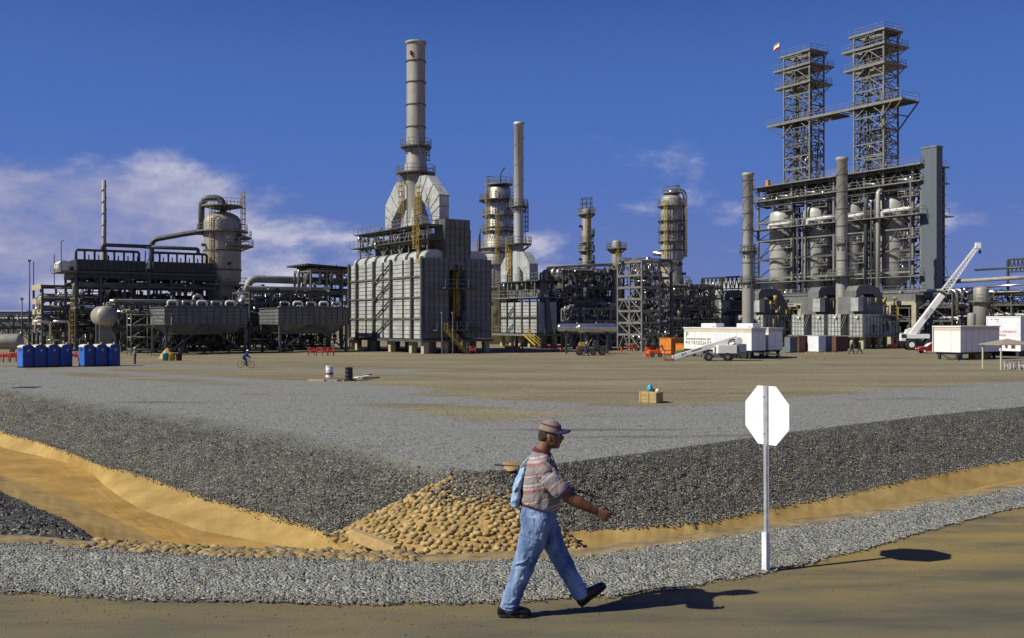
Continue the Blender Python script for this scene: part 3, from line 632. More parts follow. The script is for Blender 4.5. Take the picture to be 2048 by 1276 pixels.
# ------------------------------------------------------------------ process plant: shared builders (local frame, z up from the yard)
def vessel(name, label, cat, px, D, prof, m, plats=(), ladders=(), nozz=0, group=None, seed=1, n=28, rings=()):
    """vertical column; prof (r,z); plats: (z, r_out, a0, a1) degrees; ladders (z0,z1,angle)"""
    r = random.Random(seed)
    t = thing(name, label, cat, gp(px, D), TH, group)
    part(t, 'shell', MB().lathe(prof, n=n), m)
    def rad(z): return np.interp(z, [p[1] for p in prof], [p[0] for p in prof])
    for z in rings:
        q = rad(z); part(t, 'ring', MB().lathe([(q-0.02,z-0.12),(q+0.13,z-0.12),(q+0.13,z+0.12),(q-0.02,z+0.12)], n=n, smooth=False, caps=False), 'steel')
    for (z, ro, a0, a1) in plats:
        q = float(rad(z))-0.02; mb = MB(); st = max(8, int((a1-a0)/12)); vs = []
        for k in range(st+1):
            a = R(a0+(a1-a0)*k/st); c, s = math.cos(a), math.sin(a)
            vs += [(q*c,q*s,z-0.14),(ro*c,ro*s,z-0.14),(ro*c,ro*s,z+0.06),(q*c,q*s,z+0.06)]
        fs = [(k*4+j, k*4+(j+1)%4, k*4+4+(j+1)%4, k*4+4+j) for k in range(st) for j in range(4)]
        if a1-a0 < 359: fs += [(0,1,2,3), (st*4+3,st*4+2,st*4+1,st*4)]
        mb.add(vs, fs)
        for k in range(0, st+1, 2):
            a = R(a0+(a1-a0)*k/st); c, s = math.cos(a), math.sin(a)
            mb.bar((q*c,q*s,z-0.8),(ro*0.97*c,ro*0.97*s,z-0.1),0.1)
        p = part(t, 'platform', mb, 'steel_l' if r.random() < .5 else 'steel')
        rl = MB()
        for h in (0.55, 1.1):
            rl.path([((ro-.04)*math.cos(R(a0+(a1-a0)*k/st)), (ro-.04)*math.sin(R(a0+(a1-a0)*k/st)), z+h) for k in range(st+1)], 0.035, 4)
        for k in range(0, st+1):
            a = R(a0+(a1-a0)*k/st); rl.bar(((ro-.04)*math.cos(a),(ro-.04)*math.sin(a),z),((ro-.04)*math.cos(a),(ro-.04)*math.sin(a),z+1.1),0.05)
        part(p, 'railing', rl, 'steel_l')
    for (z0, z1, ang) in ladders:
        a = R(ang); mb = MB(); q = max(float(rad(z0)), float(rad(z1))) + 0.25; c, s = math.cos(a), math.sin(a); tx, ty = -s, c
        for sg in (-0.25, 0.25): mb.bar((q*c+tx*sg,q*s+ty*sg,z0),(q*c+tx*sg,q*s+ty*sg,z1),0.07)
        z = z0
        while z < z1: mb.bar((q*c-tx*.25,q*s-ty*.25,z),(q*c+tx*.25,q*s+ty*.25,z),0.05); z += 0.4
        z = z0+1.2
        while z < z1+0.5:     # cage hoops
            mb.path([((q+0.75*math.sin(math.pi*k/6))*c+tx*0.4*math.cos(math.pi*k/6), (q+0.75*math.sin(math.pi*k/6))*s+ty*0.4*math.cos(math.pi*k/6), z) for k in range(7)], 0.04, 4); z += 0.9
        for k in (1,2,3,4,5): mb.bar(((q+0.75*math.sin(math.pi*k/6))*c+tx*0.4*math.cos(math.pi*k/6),(q+0.75*math.sin(math.pi*k/6))*s+ty*0.4*math.cos(math.pi*k/6),z0+1.2),((q+0.75*math.sin(math.pi*k/6))*c+tx*0.4*math.cos(math.pi*k/6),(q+0.75*math.sin(math.pi*k/6))*s+ty*0.4*math.cos(math.pi*k/6),z1+0.4),0.05)
        part(t, 'ladder', mb, 'yellow')
    zt = prof[-1][1]; zb = prof[0][1]
    for k in range(nozz):
        z = zb + (zt-zb)*r.uniform(0.1,0.95); a = R(r.uniform(150, 330)); q = float(rad(z)); rr = r.uniform(0.12,0.32); c, s = math.cos(a), math.sin(a)
        mb = MB().path([((q-.1)*c,(q-.1)*s,z),((q+.5)*c,(q+.5)*s,z)], rr, 10)
        mb.path([((q+.5)*c,(q+.5)*s,z),((q+.62)*c,(q+.62)*s,z)], rr*1.4, 10); part(t, 'nozzle', mb, 'steel_d')
    return t
def dome(r0, z0, h, k=5): return [(r0*math.cos(math.pi/2*i/k)+0.001, z0+h*math.sin(math.pi/2*i/k)) for i in range(1, k+1)]
def railing(t, pts, z, h=1.1, m='steel_l', name='railing'):
    mb = MB()
    for a, b in zip(pts[:-1], pts[1:]):
        L_ = math.hypot(b[0]-a[0], b[1]-a[1]); n_ = max(1, int(L_/1.5))
        for hh in (h*0.5, h): mb.bar((a[0],a[1],z+hh),(b[0],b[1],z+hh),0.055)
        for k in range(n_+1): x = a[0]+(b[0]-a[0])*k/n_; y = a[1]+(b[1]-a[1])*k/n_; mb.bar((x,y,z),(x,y,z+h),0.055)
    return part(t, name, mb, m)
def vladder(t, x, y, z0, z1, nx=-1, ny=0, m='yellow', cage=True, name='ladder'):
    """caged ladder; (nx,ny) points outwards"""
    mb = MB(); tx, ty = -ny, nx
    for s in (-.28,.28): mb.bar((x+tx*s,y+ty*s,z0),(x+tx*s,y+ty*s,z1),0.08)
    z = z0
    while z < z1: mb.bar((x-tx*.28,y-ty*.28,z),(x+tx*.28,y+ty*.28,z),0.05); z += 0.4
    if cage:
        z = z0+2
        while z < z1+.9:
            mb.path([(x+tx*.45*math.cos(math.pi*k/6)+nx*.8*math.sin(math.pi*k/6), y+ty*.45*math.cos(math.pi*k/6)+ny*.8*math.sin(math.pi*k/6), z) for k in range(7)], 0.045, 4); z += 0.8
        for k in range(7):
            X_, Y_ = x+tx*.45*math.cos(math.pi*k/6)+nx*.8*math.sin(math.pi*k/6), y+ty*.45*math.cos(math.pi*k/6)+ny*.8*math.sin(math.pi*k/6)
            mb.bar((X_,Y_,z0+2),(X_,Y_,z1+.9),0.05)
    return part(t, name, mb, m)
def stairs(t, p, q, w=0.8, m='yellow', axis='y'):
    """flight from p up to q with stringers, treads, handrails"""
    mb = MB(); dx = (w/2,0) if axis == 'y' else (0,w/2)
    for s in (-1,1):
        a = (p[0]+dx[0]*s,p[1]+dx[1]*s,p[2]); b = (q[0]+dx[0]*s,q[1]+dx[1]*s,q[2]); mb.bar(a,b,0.06,0.25)
        for h in (.5,1): mb.bar((a[0],a[1],a[2]+h),(b[0],b[1],b[2]+h),0.05)
        for k in range(5): u=k/4; c=[a[i]+(b[i]-a[i])*u for i in range(3)]; mb.bar(c,(c[0],c[1],c[2]+1),0.05)
    n_ = int(abs(q[2]-p[2])/0.22)
    for k in range(n_):
        u = (k+.5)/n_; c = [p[i]+(q[i]-p[i])*u for i in range(3)]; mb.cbox(c, (w if axis=='y' else .25, w if axis=='x' else .25, .04))
    return part(t, 'staircase', mb, m)

def frame(t, x0, y0, x1, y1, levels, nx, ny, m='steel', cw=0.32, bw=0.24, brace=None, ztop=None, deck=None, bm=None, seed=1):
    """columns (one part each), one grid of beams per level, diagonal bracing"""
    r = random.Random(seed); xs = [x0+(x1-x0)*i/nx for i in range(nx+1)]; ys = [y0+(y1-y0)*i/ny for i in range(ny+1)]
    zt = ztop or levels[-1]
    cm_ = None
    for i, x in enumerate(xs):
        for j, y in enumerate(ys):
            if 0 < i < nx and 0 < j < ny and nx*ny > 8: continue
            part(t, 'column', MB().bar((x,y,0),(x,y,zt),cw), m)
    for z in levels:
        mb = MB()
        for x in xs: mb.bar((x,y0-.0,z),(x,y1,z),bw,bw*1.3)
        for y in ys: mb.bar((x0,y,z-.02),(x1,y,z-.02),bw*.96,bw*1.25)
        part(t, 'beam_level', mb, bm or m)
    if deck:
        for z in deck: part(t, 'deck', MB().box(x0-.3,y0-.3,z+bw*.7,x1+.3,y1+.3,z+bw*.7+.08), 'steel_l'); railing(t, [(x0-.3,y1+.3),(x0-.3,y0-.3),(x1+.3,y0-.3)], z+bw*.7+.08)
    if brace:
        zz = [0]+list(levels); mb = MB(); cnt = 0
        for k in range(len(zz)-1):
            a, b = zz[k], zz[k+1]
            for face in brace:
                if face in 'LR':
                    x = x0 if face == 'L' else x1
                    for j in range(ny):
                        if r.random() < .75:
                            ym = (ys[j]+ys[j+1])/2
                            if r.random() < .6: mb.bar((x,ys[j],a),(x,ym,b),.14); mb.bar((x,ys[j+1],a),(x,ym,b),.14)
                            else: mb.bar((x,ys[j],a),(x,ys[j+1],b),.14)
                else:
                    y = y0 if face == 'F' else y1
                    for i in range(nx):
                        if r.random() < .75:
                            xm = (xs[i]+xs[i+1])/2
                            if r.random() < .6: mb.bar((xs[i],y,a),(xm,y,b),.14); mb.bar((xs[i+1],y,a),(xm,y,b),.14)
                            else: mb.bar((xs[i+1],y,a),(xs[i],y,b),.14)
        part(t, 'bracing', mb, bm or m)
PIPM = ['alu','clad_w','pipe_d','steel_l','pipe_d','clad','stack']
def pipes(t, axis, lo, hi, other, levels, per, seed, rmin=.07, rmax=.26, mats=PIPM, drops=0.5, cap=90):
    """pipes along axis 'x' or 'y' between lo..hi, spread over the other coordinate's range on each level"""
    r = random.Random(seed); cnt = 0
    for z in levels:
        c = other[0]+.2
        k = 0
        while c < other[1]-.15 and k < per:
            rad = r.uniform(rmin, rmax) if r.random() > .15 else r.uniform(rmax, rmax*1.7); c += rad+.08; k += 1
            if cnt >= cap: return
            a = lo - r.uniform(0,.6); b = hi + r.uniform(0,.6)
            if r.random() < .35: a = lo + (hi-lo)*r.uniform(.05,.5)
            if r.random() < .35: b = hi - (hi-lo)*r.uniform(.05,.4)
            zz = z + rad + .2; P = (lambda u, v, h: (u,v,h)) if axis == 'x' else (lambda u, v, h: (v,u,h))
            pts = [P(a,c,zz), P(b,c,zz)]
            if r.random() < drops: pts = [P(a,c,max(.3,zz-r.uniform(1.2,4)))] + pts
            elif r.random() < .5: pts = [P(a,c-r.uniform(.5,1.6),zz), *pts]
            if r.random() < drops: pts = pts + [P(b,c,max(.3,zz-r.uniform(1.2,4)))]
            if len(pts) == 2 and r.random() < .35:     # expansion loop
                mm = a+(b-a)*r.uniform(.3,.6); hh = r.uniform(.6,1.3); ww = r.uniform(.8,1.6)
                pts = [P(a,c,zz),P(mm,c,zz),P(mm,c,zz+hh),P(mm+ww,c,zz+hh),P(mm+ww,c,zz),P(b,c,zz)]
            part(t, 'pipe', MB().bend(pts, rad, rad*2.5, 8), r.choice(mats)); cnt += 1
            c += rad+.05+r.random()*.2
def fittings(t, x0, y0, x1, y1, z0, z1, n, seed, name='small_piping', mats=('steel_d','steel_l','alu')):
    """dense small bore piping, valves, cable trays and instruments inside a rack, three meshes by finish"""
    r = random.Random(seed)
    for q, mt in enumerate(mats):
        mb = MB()
        for k in range(n//len(mats)):
            x, y, z = r.uniform(x0,x1), r.uniform(y0,y1), r.uniform(z0,z1); s = r.random(); rr = r.uniform(.04,.14)
            if s < .34: mb.path([(x,y,z),(x,y,min(z1,z+r.uniform(.8,3)))], rr, 6)
            elif s < .55: mb.path([(x,y,z),(min(x1,x+r.uniform(1,4)),y,z)], rr, 6)
            elif s < .72: mb.path([(x,y,z),(x,min(y1,y+r.uniform(1,4)),z)], rr, 6)
            elif s < .82: d = r.uniform(.25,.7); mb.cbox((x,y,z),(d,d*.8,d*1.1))
            elif s < .92: q_ = r.uniform(.15,.4); mb.path([(x,y,z),(x+.0,y,z+r.uniform(.4,1))], q_, 8)
            else: mb.path([(x,y,z),(x,y,z+.5),(x,y-.3,z+.6)], rr, 6); mb.path([(x-.2,y,z+.3),(x+.2,y,z+.3)], .2, 8)
        part(t, name, mb, mt, kind='stuff')

# ------------------------------------------------------------------ big fired heater with the tall central stack
f = Fr(848, 138.0)
H = thing('fired_heater', 'largest pale panelled heater with twin duct arms and the tallest central stack', 'heater', f.o, TH)
B = f.sy(700); W1, W2, A = 3.99, 6.77, 10.97; z0, z1 = 2.1, 13.3
def cell(H, x0, x1, B, z0, z1, seams_front=True, lit=True):
    c = part(H, 'radiant_cell', MB().box(x0,.06,z0,x1,B,z1), 'casing'); part(c, 'end_wall', MB().box(x0+.02,0,z0,x1-.02,.06,z1+.1), 'casing_g')  # end wall in darker grey: this side's shade is put into its colour
    mb = MB()
    for k in range(1, 13):
        z = z0+(z1-z0)*k/13; mb.box(x0+.02,-.05,z-.035,x1-.02,0,z+.035)
    n_ = max(2, round((x1-x0)/.85))
    for k in range(0, n_+1):
        x = x0+(x1-x0)*k/n_; x = min(max(x, x0+.06), x1-.06); mb.box(x-.05,-.07,z0,x+.05,-.004,z1)
    part(c, 'end_stiffener', mb, 'steel')
    return c
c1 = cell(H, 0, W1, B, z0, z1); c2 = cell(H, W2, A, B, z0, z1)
# long lit face: seams, stiffeners, rails and the braced bay
mb = MB()
for k in range(1, 19): z = z0+(z1-z0)*k/19; mb.box(-.05,.05,z-.03,0,B-.05,z+.03)
part(c1, 'panel_seam', mb, 'seam')
for px in (700.8, 716, 750, 784, 826, 846.5): y = f.sy(px); part(c1, 'buckstay', MB().box(-.42,y-.2,z0-.2,-.055,y+.2,z1+.25), 'steel')
mb = MB()
for px in (733, 767, 807): y = f.sy(px); mb.box(-.2,y-.07,z0,-.053,y+.07,z1)
for zz in (4.9, 7.9, 10.8): mb.box(-.22,0,zz-.1,-.056,B,zz+.1)
part(c1, 'rail', mb, 'seam')
mb = MB(); ya, yb = f.sy(784), f.sy(750)
for (a, b) in ((2.3,4.9),(4.9,7.6),(7.6,10.2),(10.2,12.9)): mb.bar((-.3,yb-.2,a),(-.3,ya+.2,b),.2,.16); mb.bar((-.3,yb-2,b-.6),(-.3,ya+2,b-.6),.08)
part(c1, 'diagonal_brace', mb, 'steel')
mb = MB(); mb.box(-.6,-.3,z0-.45,A+.2,B+.2,z0-.12); part(H, 'base_frame', mb, 'steel')
for y in [f.sy(p) for p in (701, 713, 743, 780, 822, 846)]:
    for x in (0.5, W1-.3, W2+.5, A-.5): part(H, 'concrete_post', MB().box(x-.4,max(y,.0)-.0,0,x+.4,y+.8,z0-.45), 'concrete')
for (a, b) in ((0,W1),(W2,A)):   # barrel roofs of the cells
    c, r_ = (a+b)/2+.2, (b-a)/2-.35; pr = [(c+r_*math.cos(math.pi*k/10), z1+1.35*math.sin(math.pi*k/10)**.8) for k in range(11)]
    o = part(H, 'barrel_roof', MB().prism(pr, 'y', .7, B), 'casing')
    mb = MB(); pr2 = [(c+(r_+.08)*math.cos(math.pi*k/10), z1+1.43*math.sin(math.pi*k/10)**.8) for k in range(11)]
    for k in range(7): y = B*(k+.75)/7.2; mb.prism(pr2, 'y', y, y+.7)
    part(o, 'roof_saddle', mb, 'steel_d')
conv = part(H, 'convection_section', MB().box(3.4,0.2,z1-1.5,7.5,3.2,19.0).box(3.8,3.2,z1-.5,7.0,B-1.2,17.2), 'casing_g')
mb = MB()
for zz in (14,15.2,16.4,17.6): mb.box(3.4,.12,zz,7.5,.2,zz+.1)
for k in range(6): x = 3.5+k*.78; mb.box(x,.1,13,x+.08,.2,19)
part(conv, 'stiffener', mb, 'steel')
mb = MB()
for k in range(9):
    y = 1.2+k*(B-2.5)/8; mb.bar((1.2,y,z1+1),(1.2,y,18),.2); mb.bar((1.2,y,18),(3.8,y,18),.18); mb.bar((9.8,y,z1+1),(9.8,y,18),.2)
    if k < 8: mb.bar((1.2,y,z1+1) if k%2 else (1.2,y,18),(1.2,y+(B-2.5)/8,18) if k%2 else (1.2,y+(B-2.5)/8,z1+1),.16)
mb.bar((1.2,1,18),(1.2,B-1,18),.28); mb.bar((1.2,1,15.8),(1.2,B-1,15.8),.18); part(H, 'upper_truss', mb, 'steel_l')
part(H, 'walkway', MB().box(.2,.8,18.05,3.7,B-1.0,18.2).box(.2,.2,16.0,3.3,B+.6,16.1), 'steel'); railing(H, [(.2,B-1),(.2,.8),(3.2,.8)], 18.2); railing(H, [(.2,B+.6),(.2,.2)], 16.1)
fittings(H, .5, 2, 3.2, B+.5, 14.9, 18, 90, 4, 'header_piping')
fittings(H, 4.1, -.3, 6.6, 1.5, .3, 12.5, 60, 5, 'burner_piping', ('steel_d','pipe_d'))
vladder(H, .0-.55, f.sy(843)+.1, 12.6, 18.0); vladder(H, .8, 3.0, 16.8, 21.5)
vladder(H, 5.4, .6, 3.4, 11.5, 0, -1)
part(H, 'gallery', MB().box(2.6,-1.4,9.1,8.2,-.1,9.25).box(1.2,-1.6,3.2,9.2,-.1,3.35), 'steel'); railing(H, [(2.6,-1.4),(8.2,-1.4)], 9.25); railing(H, [(1.2,-1.6),(9.2,-1.6)], 3.35)
stairs(H, (5.6,-1.9,.1), (2.4,-1.9,3.3), axis='x')
for sx_ in (1.4, 3.1): part(H, 'lamp_post', MB().bar((sx_,-2.6,0),(sx_,-2.6,5.6),.1).cbox((sx_,-2.6,5.7),(.3,.3,.2)), 'steel_l')
# flue duct arms, mitred
for sg, yc in ((-1, 5.0), (1, 20.4)):
    ys = 12.6
    def yy(d): return yc - sg*d*-1 if False else yc + (-sg)*d       # d>0 towards the stack
    outer = [(yy(-1.1),18.2),(yy(-1.1),22.9),(yy(2.6),26.1),(yy(6.6),26.4)]
    inner = [(yy(6.6),23.4),(yy(4.6),23.0),(yy(1.1),20.2),(yy(1.1),18.2)]
    d = part(H, 'flue_duct', MB().prism(outer+inner, 'x', 4.6, 6.2), 'casing')
    mb = MB()
    for (pa, pb) in ((((-1.1),19.4),(1.1,19.2)), ((-1.1,21.2),(1.1,20.2)), ((-1.1,22.8),(1.9,20.9)), ((.8,24.5),(3.3,22.0)), ((2.6,26.05),(4.6,23.1)), ((4.4,26.2),(5.3,23.25))):
        a = (4.57, yy(pa[0]), pa[1]); b = (4.57, yy(pb[0]), pb[1]); mb.bar(a,b,.07,.07); mb.bar((6.23,)+a[1:],(6.23,)+b[1:],.07,.07)
        mb.bar((4.52,)+a[1:],(6.28,)+a[1:],.08,.08)
    part(d, 'duct_flange', mb, 'seam')
part(H, 'transition_cone', MB().add([(3.8,9.6,17.2),(7.0,9.6,17.2),(7.0,15.6,17.2),(3.8,15.6,17.2),(4.3,11.4,21.5),(6.5,11.4,21.5),(6.5,13.8,21.5),(4.3,13.8,21.5)], [(0,1,5,4),(1,2,6,5),(2,3,7,6),(3,0,4,7),(4,5,6,7),(3,2,1,0)]), 'casing')
sc_ = (5.4, 12.6)
st = part(H, 'stack', MB().lathe([(1.42,19.5),(1.42,25),(1.75,25.5),(1.75,28),(1.45,29),(1.45,34),(1.42,46.3),(1.42,46.6),(1.6,46.65),(1.6,47.0),(1.25,47.0),(1.25,46.0)], sc_, 32, caps=False), 'stack')
for zz in (34.0, 37.4, 40.8, 44.0): part(st, 'stack_ring', MB().lathe([(1.4,zz-.07),(1.58,zz-.07),(1.58,zz+.07),(1.4,zz+.07)], sc_, 32, False, False), 'steel')
part(st, 'warning_light', MB().cbox((sc_[0]-1.6*.83,sc_[1]-1.6*.55,45.0),(.28,.28,.6)), 'red')
def ringplat(t, c, z, ri, ro, name='stack_platform'):
    p = part(t, name, MB().lathe([(ri,z-.25),(ro,z-.12),(ro,z+.08),(ri,z+.08)], c, 28, False, False), 'steel')
    rl = MB(); n_ = 20
    for h in (.55, 1.15): rl.path([(c[0]+ro*math.cos(2*math.pi*k/n_), c[1]+ro*math.sin(2*math.pi*k/n_), z+h) for k in range(n_+1)], .045, 4)
    for k in range(n_): a = 2*math.pi*k/n_; rl.bar((c[0]+ro*math.cos(a),c[1]+ro*math.sin(a),z),(c[0]+ro*math.cos(a),c[1]+ro*math.sin(a),z+1.15),.06)
    for k in range(0, n_, 2): a = 2*math.pi*k/n_; rl.bar((c[0]+ri*math.cos(a),c[1]+ri*math.sin(a),z-1.2),(c[0]+ro*math.cos(a),c[1]+ro*math.sin(a),z-.15),.1)
    part(p, 'railing', rl, 'steel_l'); return p
ringplat(st, sc_, 31.0, 1.4, 2.35); ringplat(st, sc_, 27.0, 1.7, 2.95)
vladder(H, sc_[0]-1.9, sc_[1]+.6, 19.0, 26.5); vladder(H, sc_[0]-1.9, 7.6, 18.2, 23.6); vladder(H, sc_[0]+1.6, sc_[1], 27.2, 30.9, 1, 0, 'steel_l')

# ------------------------------------------------------------------ smaller heater with the slim spiral-straked stack
f2 = Fr(1076, 156.0)
h2 = thing('small_heater', 'smaller panelled heater on legs with a slim tall stack right of the largest heater', 'heater', gp(1076,172), TH); h2.scale = (1.1,1.1,1.11)
B2 = f2.sy(1001); A2 = f2.sx(1113); a0, a1 = 2.3, 7.1
c = part(h2, 'radiant_cell', MB().box(0,0,a0,1.6,B2,a1).box(A2-1.5,0,a0,A2,B2,a1), 'casing')
mb = MB()
for k in range(1, 9): z = a0+(a1-a0)*k/9; mb.box(-.05,0,z-.03,0,B2,z+.03)
part(c, 'panel_seam', mb, 'seam')
mb = MB()
for k in range(6): y = B2*k/5; mb.box(-.22,y-.1,a0-.2,-.06,y+.1,a1+.5)
mb.box(-.2,0,4.6,-.055,B2,4.8); mb.bar((-.25,B2*.8,a0),(-.25,B2*.62,3.6),.15); mb.bar((-.25,B2*.8,4.7),(-.25,B2*.62,6.3),.15); part(c, 'buckstay', mb, 'steel_d')
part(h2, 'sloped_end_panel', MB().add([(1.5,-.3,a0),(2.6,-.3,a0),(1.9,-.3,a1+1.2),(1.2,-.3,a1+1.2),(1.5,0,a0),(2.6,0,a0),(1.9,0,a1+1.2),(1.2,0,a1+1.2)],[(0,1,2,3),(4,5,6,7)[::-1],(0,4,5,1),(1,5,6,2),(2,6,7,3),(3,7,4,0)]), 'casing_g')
part(h2, 'base_frame', MB().box(-1.4,-1.2,a0-.5,A2+.6,B2+.5,a0-.2), 'steel_l'); railing(h2, [(-1.4,B2+.5),(-1.4,-1.2),(A2+.6,-1.2)], a0-.2)
for x in (.4, A2-.4):
    for k in range(5): part(h2, 'concrete_post', MB().box(x-.3,B2*k/4-.3,0,x+.3,B2*k/4+.3,a0-.5), 'concrete')
for y_ in np.linspace(.3,B2-.3,5): part(h2, 'column', MB().bar((-.35,y_,7.9),(-.35,y_,10.3),.2), 'steel_l')
part(h2, 'deck', MB().box(-.75,-1.0,7.75,A2+1.4,B2+1,7.9), 'steel_l'); part(h2, 'deck', MB().box(-.7,-1.0,10.35,A2+1,B2+.6,10.5), 'steel')
railing(h2, [(-.75,B2+1),(-.75,-1.0),(A2+1.4,-1.0)], 7.9); railing(h2, [(-.7,B2+.6),(-.7,-1.0),(A2+1,-1.0)], 10.5)
part(h2, 'convection_section', MB().box(.9,.8,7.9,A2-1,B2-.8,10.3), 'casing_g'); fittings(h2, -.6,0,A2,B2,8,10.2,70,9)
sc2x = 2.7; s2y = f2.sy(1037.5, sc2x)
for sg in (-1,1):
    yc = s2y + sg*3.4
    yy = lambda d: yc - sg*d
    part(h2, 'flue_duct', MB().prism([(yy(-.9),10.4),(yy(-.9),13.4),(yy(1.0),15.4),(yy(3.0),15.5),(yy(3.0),13.3),(yy(1.9),12.9),(yy(.9),11.9),(yy(.9),10.4)], 'x', 1.9, 3.6), 'casing')
st2 = part(h2, 'stack', MB().lathe([(1.0,10.4),(1.0,15),(.84,16.2),(.80,36.4),(.90,36.45),(.90,36.9),(.7,36.9)], (sc2x,s2y), 24, caps=False), 'stack_l')
mb = MB(); mb.path([(sc2x+.83*math.cos(k*.35), s2y+.83*math.sin(k*.35), 24.5+k*.19) for k in range(60)], .035, 4); part(st2, 'spiral_strake', mb, 'casing_g')
ringplat(st2, (sc2x,s2y), 16.8, .7, 2.1); ringplat(st2, (sc2x,s2y), 23.0, .7, 1.5)
vladder(h2, sc2x-1.0, s2y+1.2, 10.5, 17.2); vladder(h2, sc2x+1.1, s2y, 17, 22.8, 1, 0, 'steel_l')
stairs(h2, (-1.9,.6,2.0), (-1.9,-3.2,-.0+.1), axis='y')

# ------------------------------------------------------------------ coker: derricks over four drums in one steel structure
f3 = Fr(1843, 180.0)
CK = thing('coker_structure', 'huge open steel structure under two derricks with pipes and decks on its face', 'steel structure', f3.o, TH)
BL, AD = 39.0, 6.6; zb, zt3 = 9.5, 32.4
ys = [0, f3.sy(1826), f3.sy(1767), f3.sy(1729), f3.sy(1690), f3.sy(1668), f3.sy(1612), f3.sy(1584), BL]
lev = [9.5, 13.6, 17.6, 21.6, 25.4, 29.0, 32.4]
for x in (0, AD):
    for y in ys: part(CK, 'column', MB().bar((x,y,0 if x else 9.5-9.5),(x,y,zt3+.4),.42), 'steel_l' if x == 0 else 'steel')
for z in lev:
    mb = MB()
    mb.bar((0,0,z),(0,BL,z),.34,.4); mb.bar((AD,0,z),(AD,BL,z),.34,.4)
    for y in ys: mb.bar((0,y,z-.02),(AD,y,z-.02),.3,.36)
    part(CK, 'beam_level', mb, 'steel_l' if z in (13.6,25.4,21.6) else 'steel')
for z, ov, hole in ((9.5,2.2,0),(12.6,1.6,1),(23.7,2.6,1),(29.6,1.2,0),(32.6,1.4,0)):
    y0_, y1_ = -ov*.5, BL+ov
    if hole: mb = MB().box(-ov,y0_,z,.6,y1_,z+.16).box(AD-1,y0_,z,AD+ov*.5,y1_,z+.16).box(.6,y0_,z,AD-1,.8,z+.16)
    else: mb = MB().box(-ov,y0_,z+.2,AD+1,y1_,z+.42)
    part(CK, 'deck', mb, 'steel_l'); railing(CK, [(-ov,y1_),(-ov,y0_),(AD,y0_)], z+.4)
    mb = MB()
    for y in ys: mb.bar((-ov,y,z),(0,y,z-1.6),.12)
    part(CK, 'bracket', mb, 'steel')
r = random.Random(5); mb = MB()
for k in range(len(lev)-1):
    for j in range(len(ys)-1):
        if r.random() < .45:
            ym = (ys[j]+ys[j+1])/2; a, b = lev[k], lev[k+1]
            mb.bar((0,ys[j],a),(0,ym,b),.16); mb.bar((0,ys[j+1],a),(0,ym,b),.16)
    mb.bar((0,0,lev[k]),(AD/2,0,lev[k+1]),.2); mb.bar((AD,0,lev[k]),(AD/2,0,lev[k+1]),.2)
    for y in ys[1:]: mb.bar((0,y,lev[k]),(AD,y,lev[k+1]),.16)
part(CK, 'bracing', mb, 'steel')
# stub brackets on the right end face, outside the column line
mb = MB()
for k in range(12): z = 10.5+k*1.9; mb.box(1.6,-1.1,z,AD*.9,-.18,z+.16); mb.bar((2.0,-1,z),(2.0,-.18,z-1.1),.14)
part(CK, 'end_landing', mb, 'steel_l')
fittings(CK, .4, .5, 2.2, BL-.5, 28.5, 32, 330, 21); fittings(CK, 5.2, .5, 6.4, BL-.5, 9.9, 29, 520, 22)
for q_, yc_ in enumerate((3.5,13,22,30.8)): fittings(CK, .1, yc_-1.2, 1.2, yc_+1.4, 10, 29, 75, 80+q_)
for q_, z_ in enumerate((15.6,19.6,27.2)):
    for yc_ in (0.4, 10.6, 20.0, 29.0): part(CK, 'landing', MB().box(-1.2,yc_,z_,1.0,yc_+3.6,z_+.14), 'steel_l'); railing(CK, [(-1.2,yc_+3.6),(-1.2,yc_),(.9,yc_)], z_+.14)
r = random.Random(8)
for yb in [f3.sy(p_, -1.2) for p_ in (1587,1594,1604,1672,1678,1733,1741,1751,1757,1820)]:
    rr = r.choice([.16,.2,.32,.42]); zt_ = r.uniform(24,31)
    part(CK, 'riser_pipe', MB().bend([(-.9-rr,yb,10.2),(-.9-rr,yb,zt_),(1.5,yb,zt_)], rr, rr*2.5, 10), r.choice(['alu','clad_w','drum','pipe_d','stack']))
for yb in [f3.sy(p_, 5.2)+q_ for p_ in (1592,1664,1737) for q_ in (-.9,-.3,.4,1.0)]:
    rr = r.choice([.14,.2,.28]); part(CK, 'riser_pipe', MB().path([(5.0+r.random(),yb,10),(5.2,yb,r.uniform(27,31))], rr, 8), r.choice(['pipe_d','steel','steel_d','clad_w']))
for (pa, pb, py) in ((1765,1815,421), (1694,1722,432), (1615,1657,438), (1538,1577,449)):
    ya, yb = f3.sy(pa,-2), f3.sy(pb,-2); z = f3.z(py,-2,(ya+yb)/2)
    part(CK, 'bright_pipe', MB().bend([(0.6,ya,z-1.2),(-2,ya,z-.8),(-2,ya,z),(-2,yb,z+.1),(1,yb,z+.1)], .34, .8, 12), 'white')
for y in (2, 9, 16, 23, 30, 36): part(CK, 'bright_pipe', MB().bend([(2,y,29.8),(-1,y,30.3),(-1,y+2.4,30.6),(2,y+2.4,30.6)], .26, .6, 10), 'alu')
part(CK, 'dark_infill', MB().box(1.6,1.2,30.0,6.2,17,32.2).box(1.6,21,30.0,6.2,BL-1.5,32.2), 'steel_d')  # dark boxes added above the closed deck to deepen the shade there
part(CK, 'control_cabin', MB().box(1.0,37.2,33.0,1.8,37.9,34.6), 'orange')
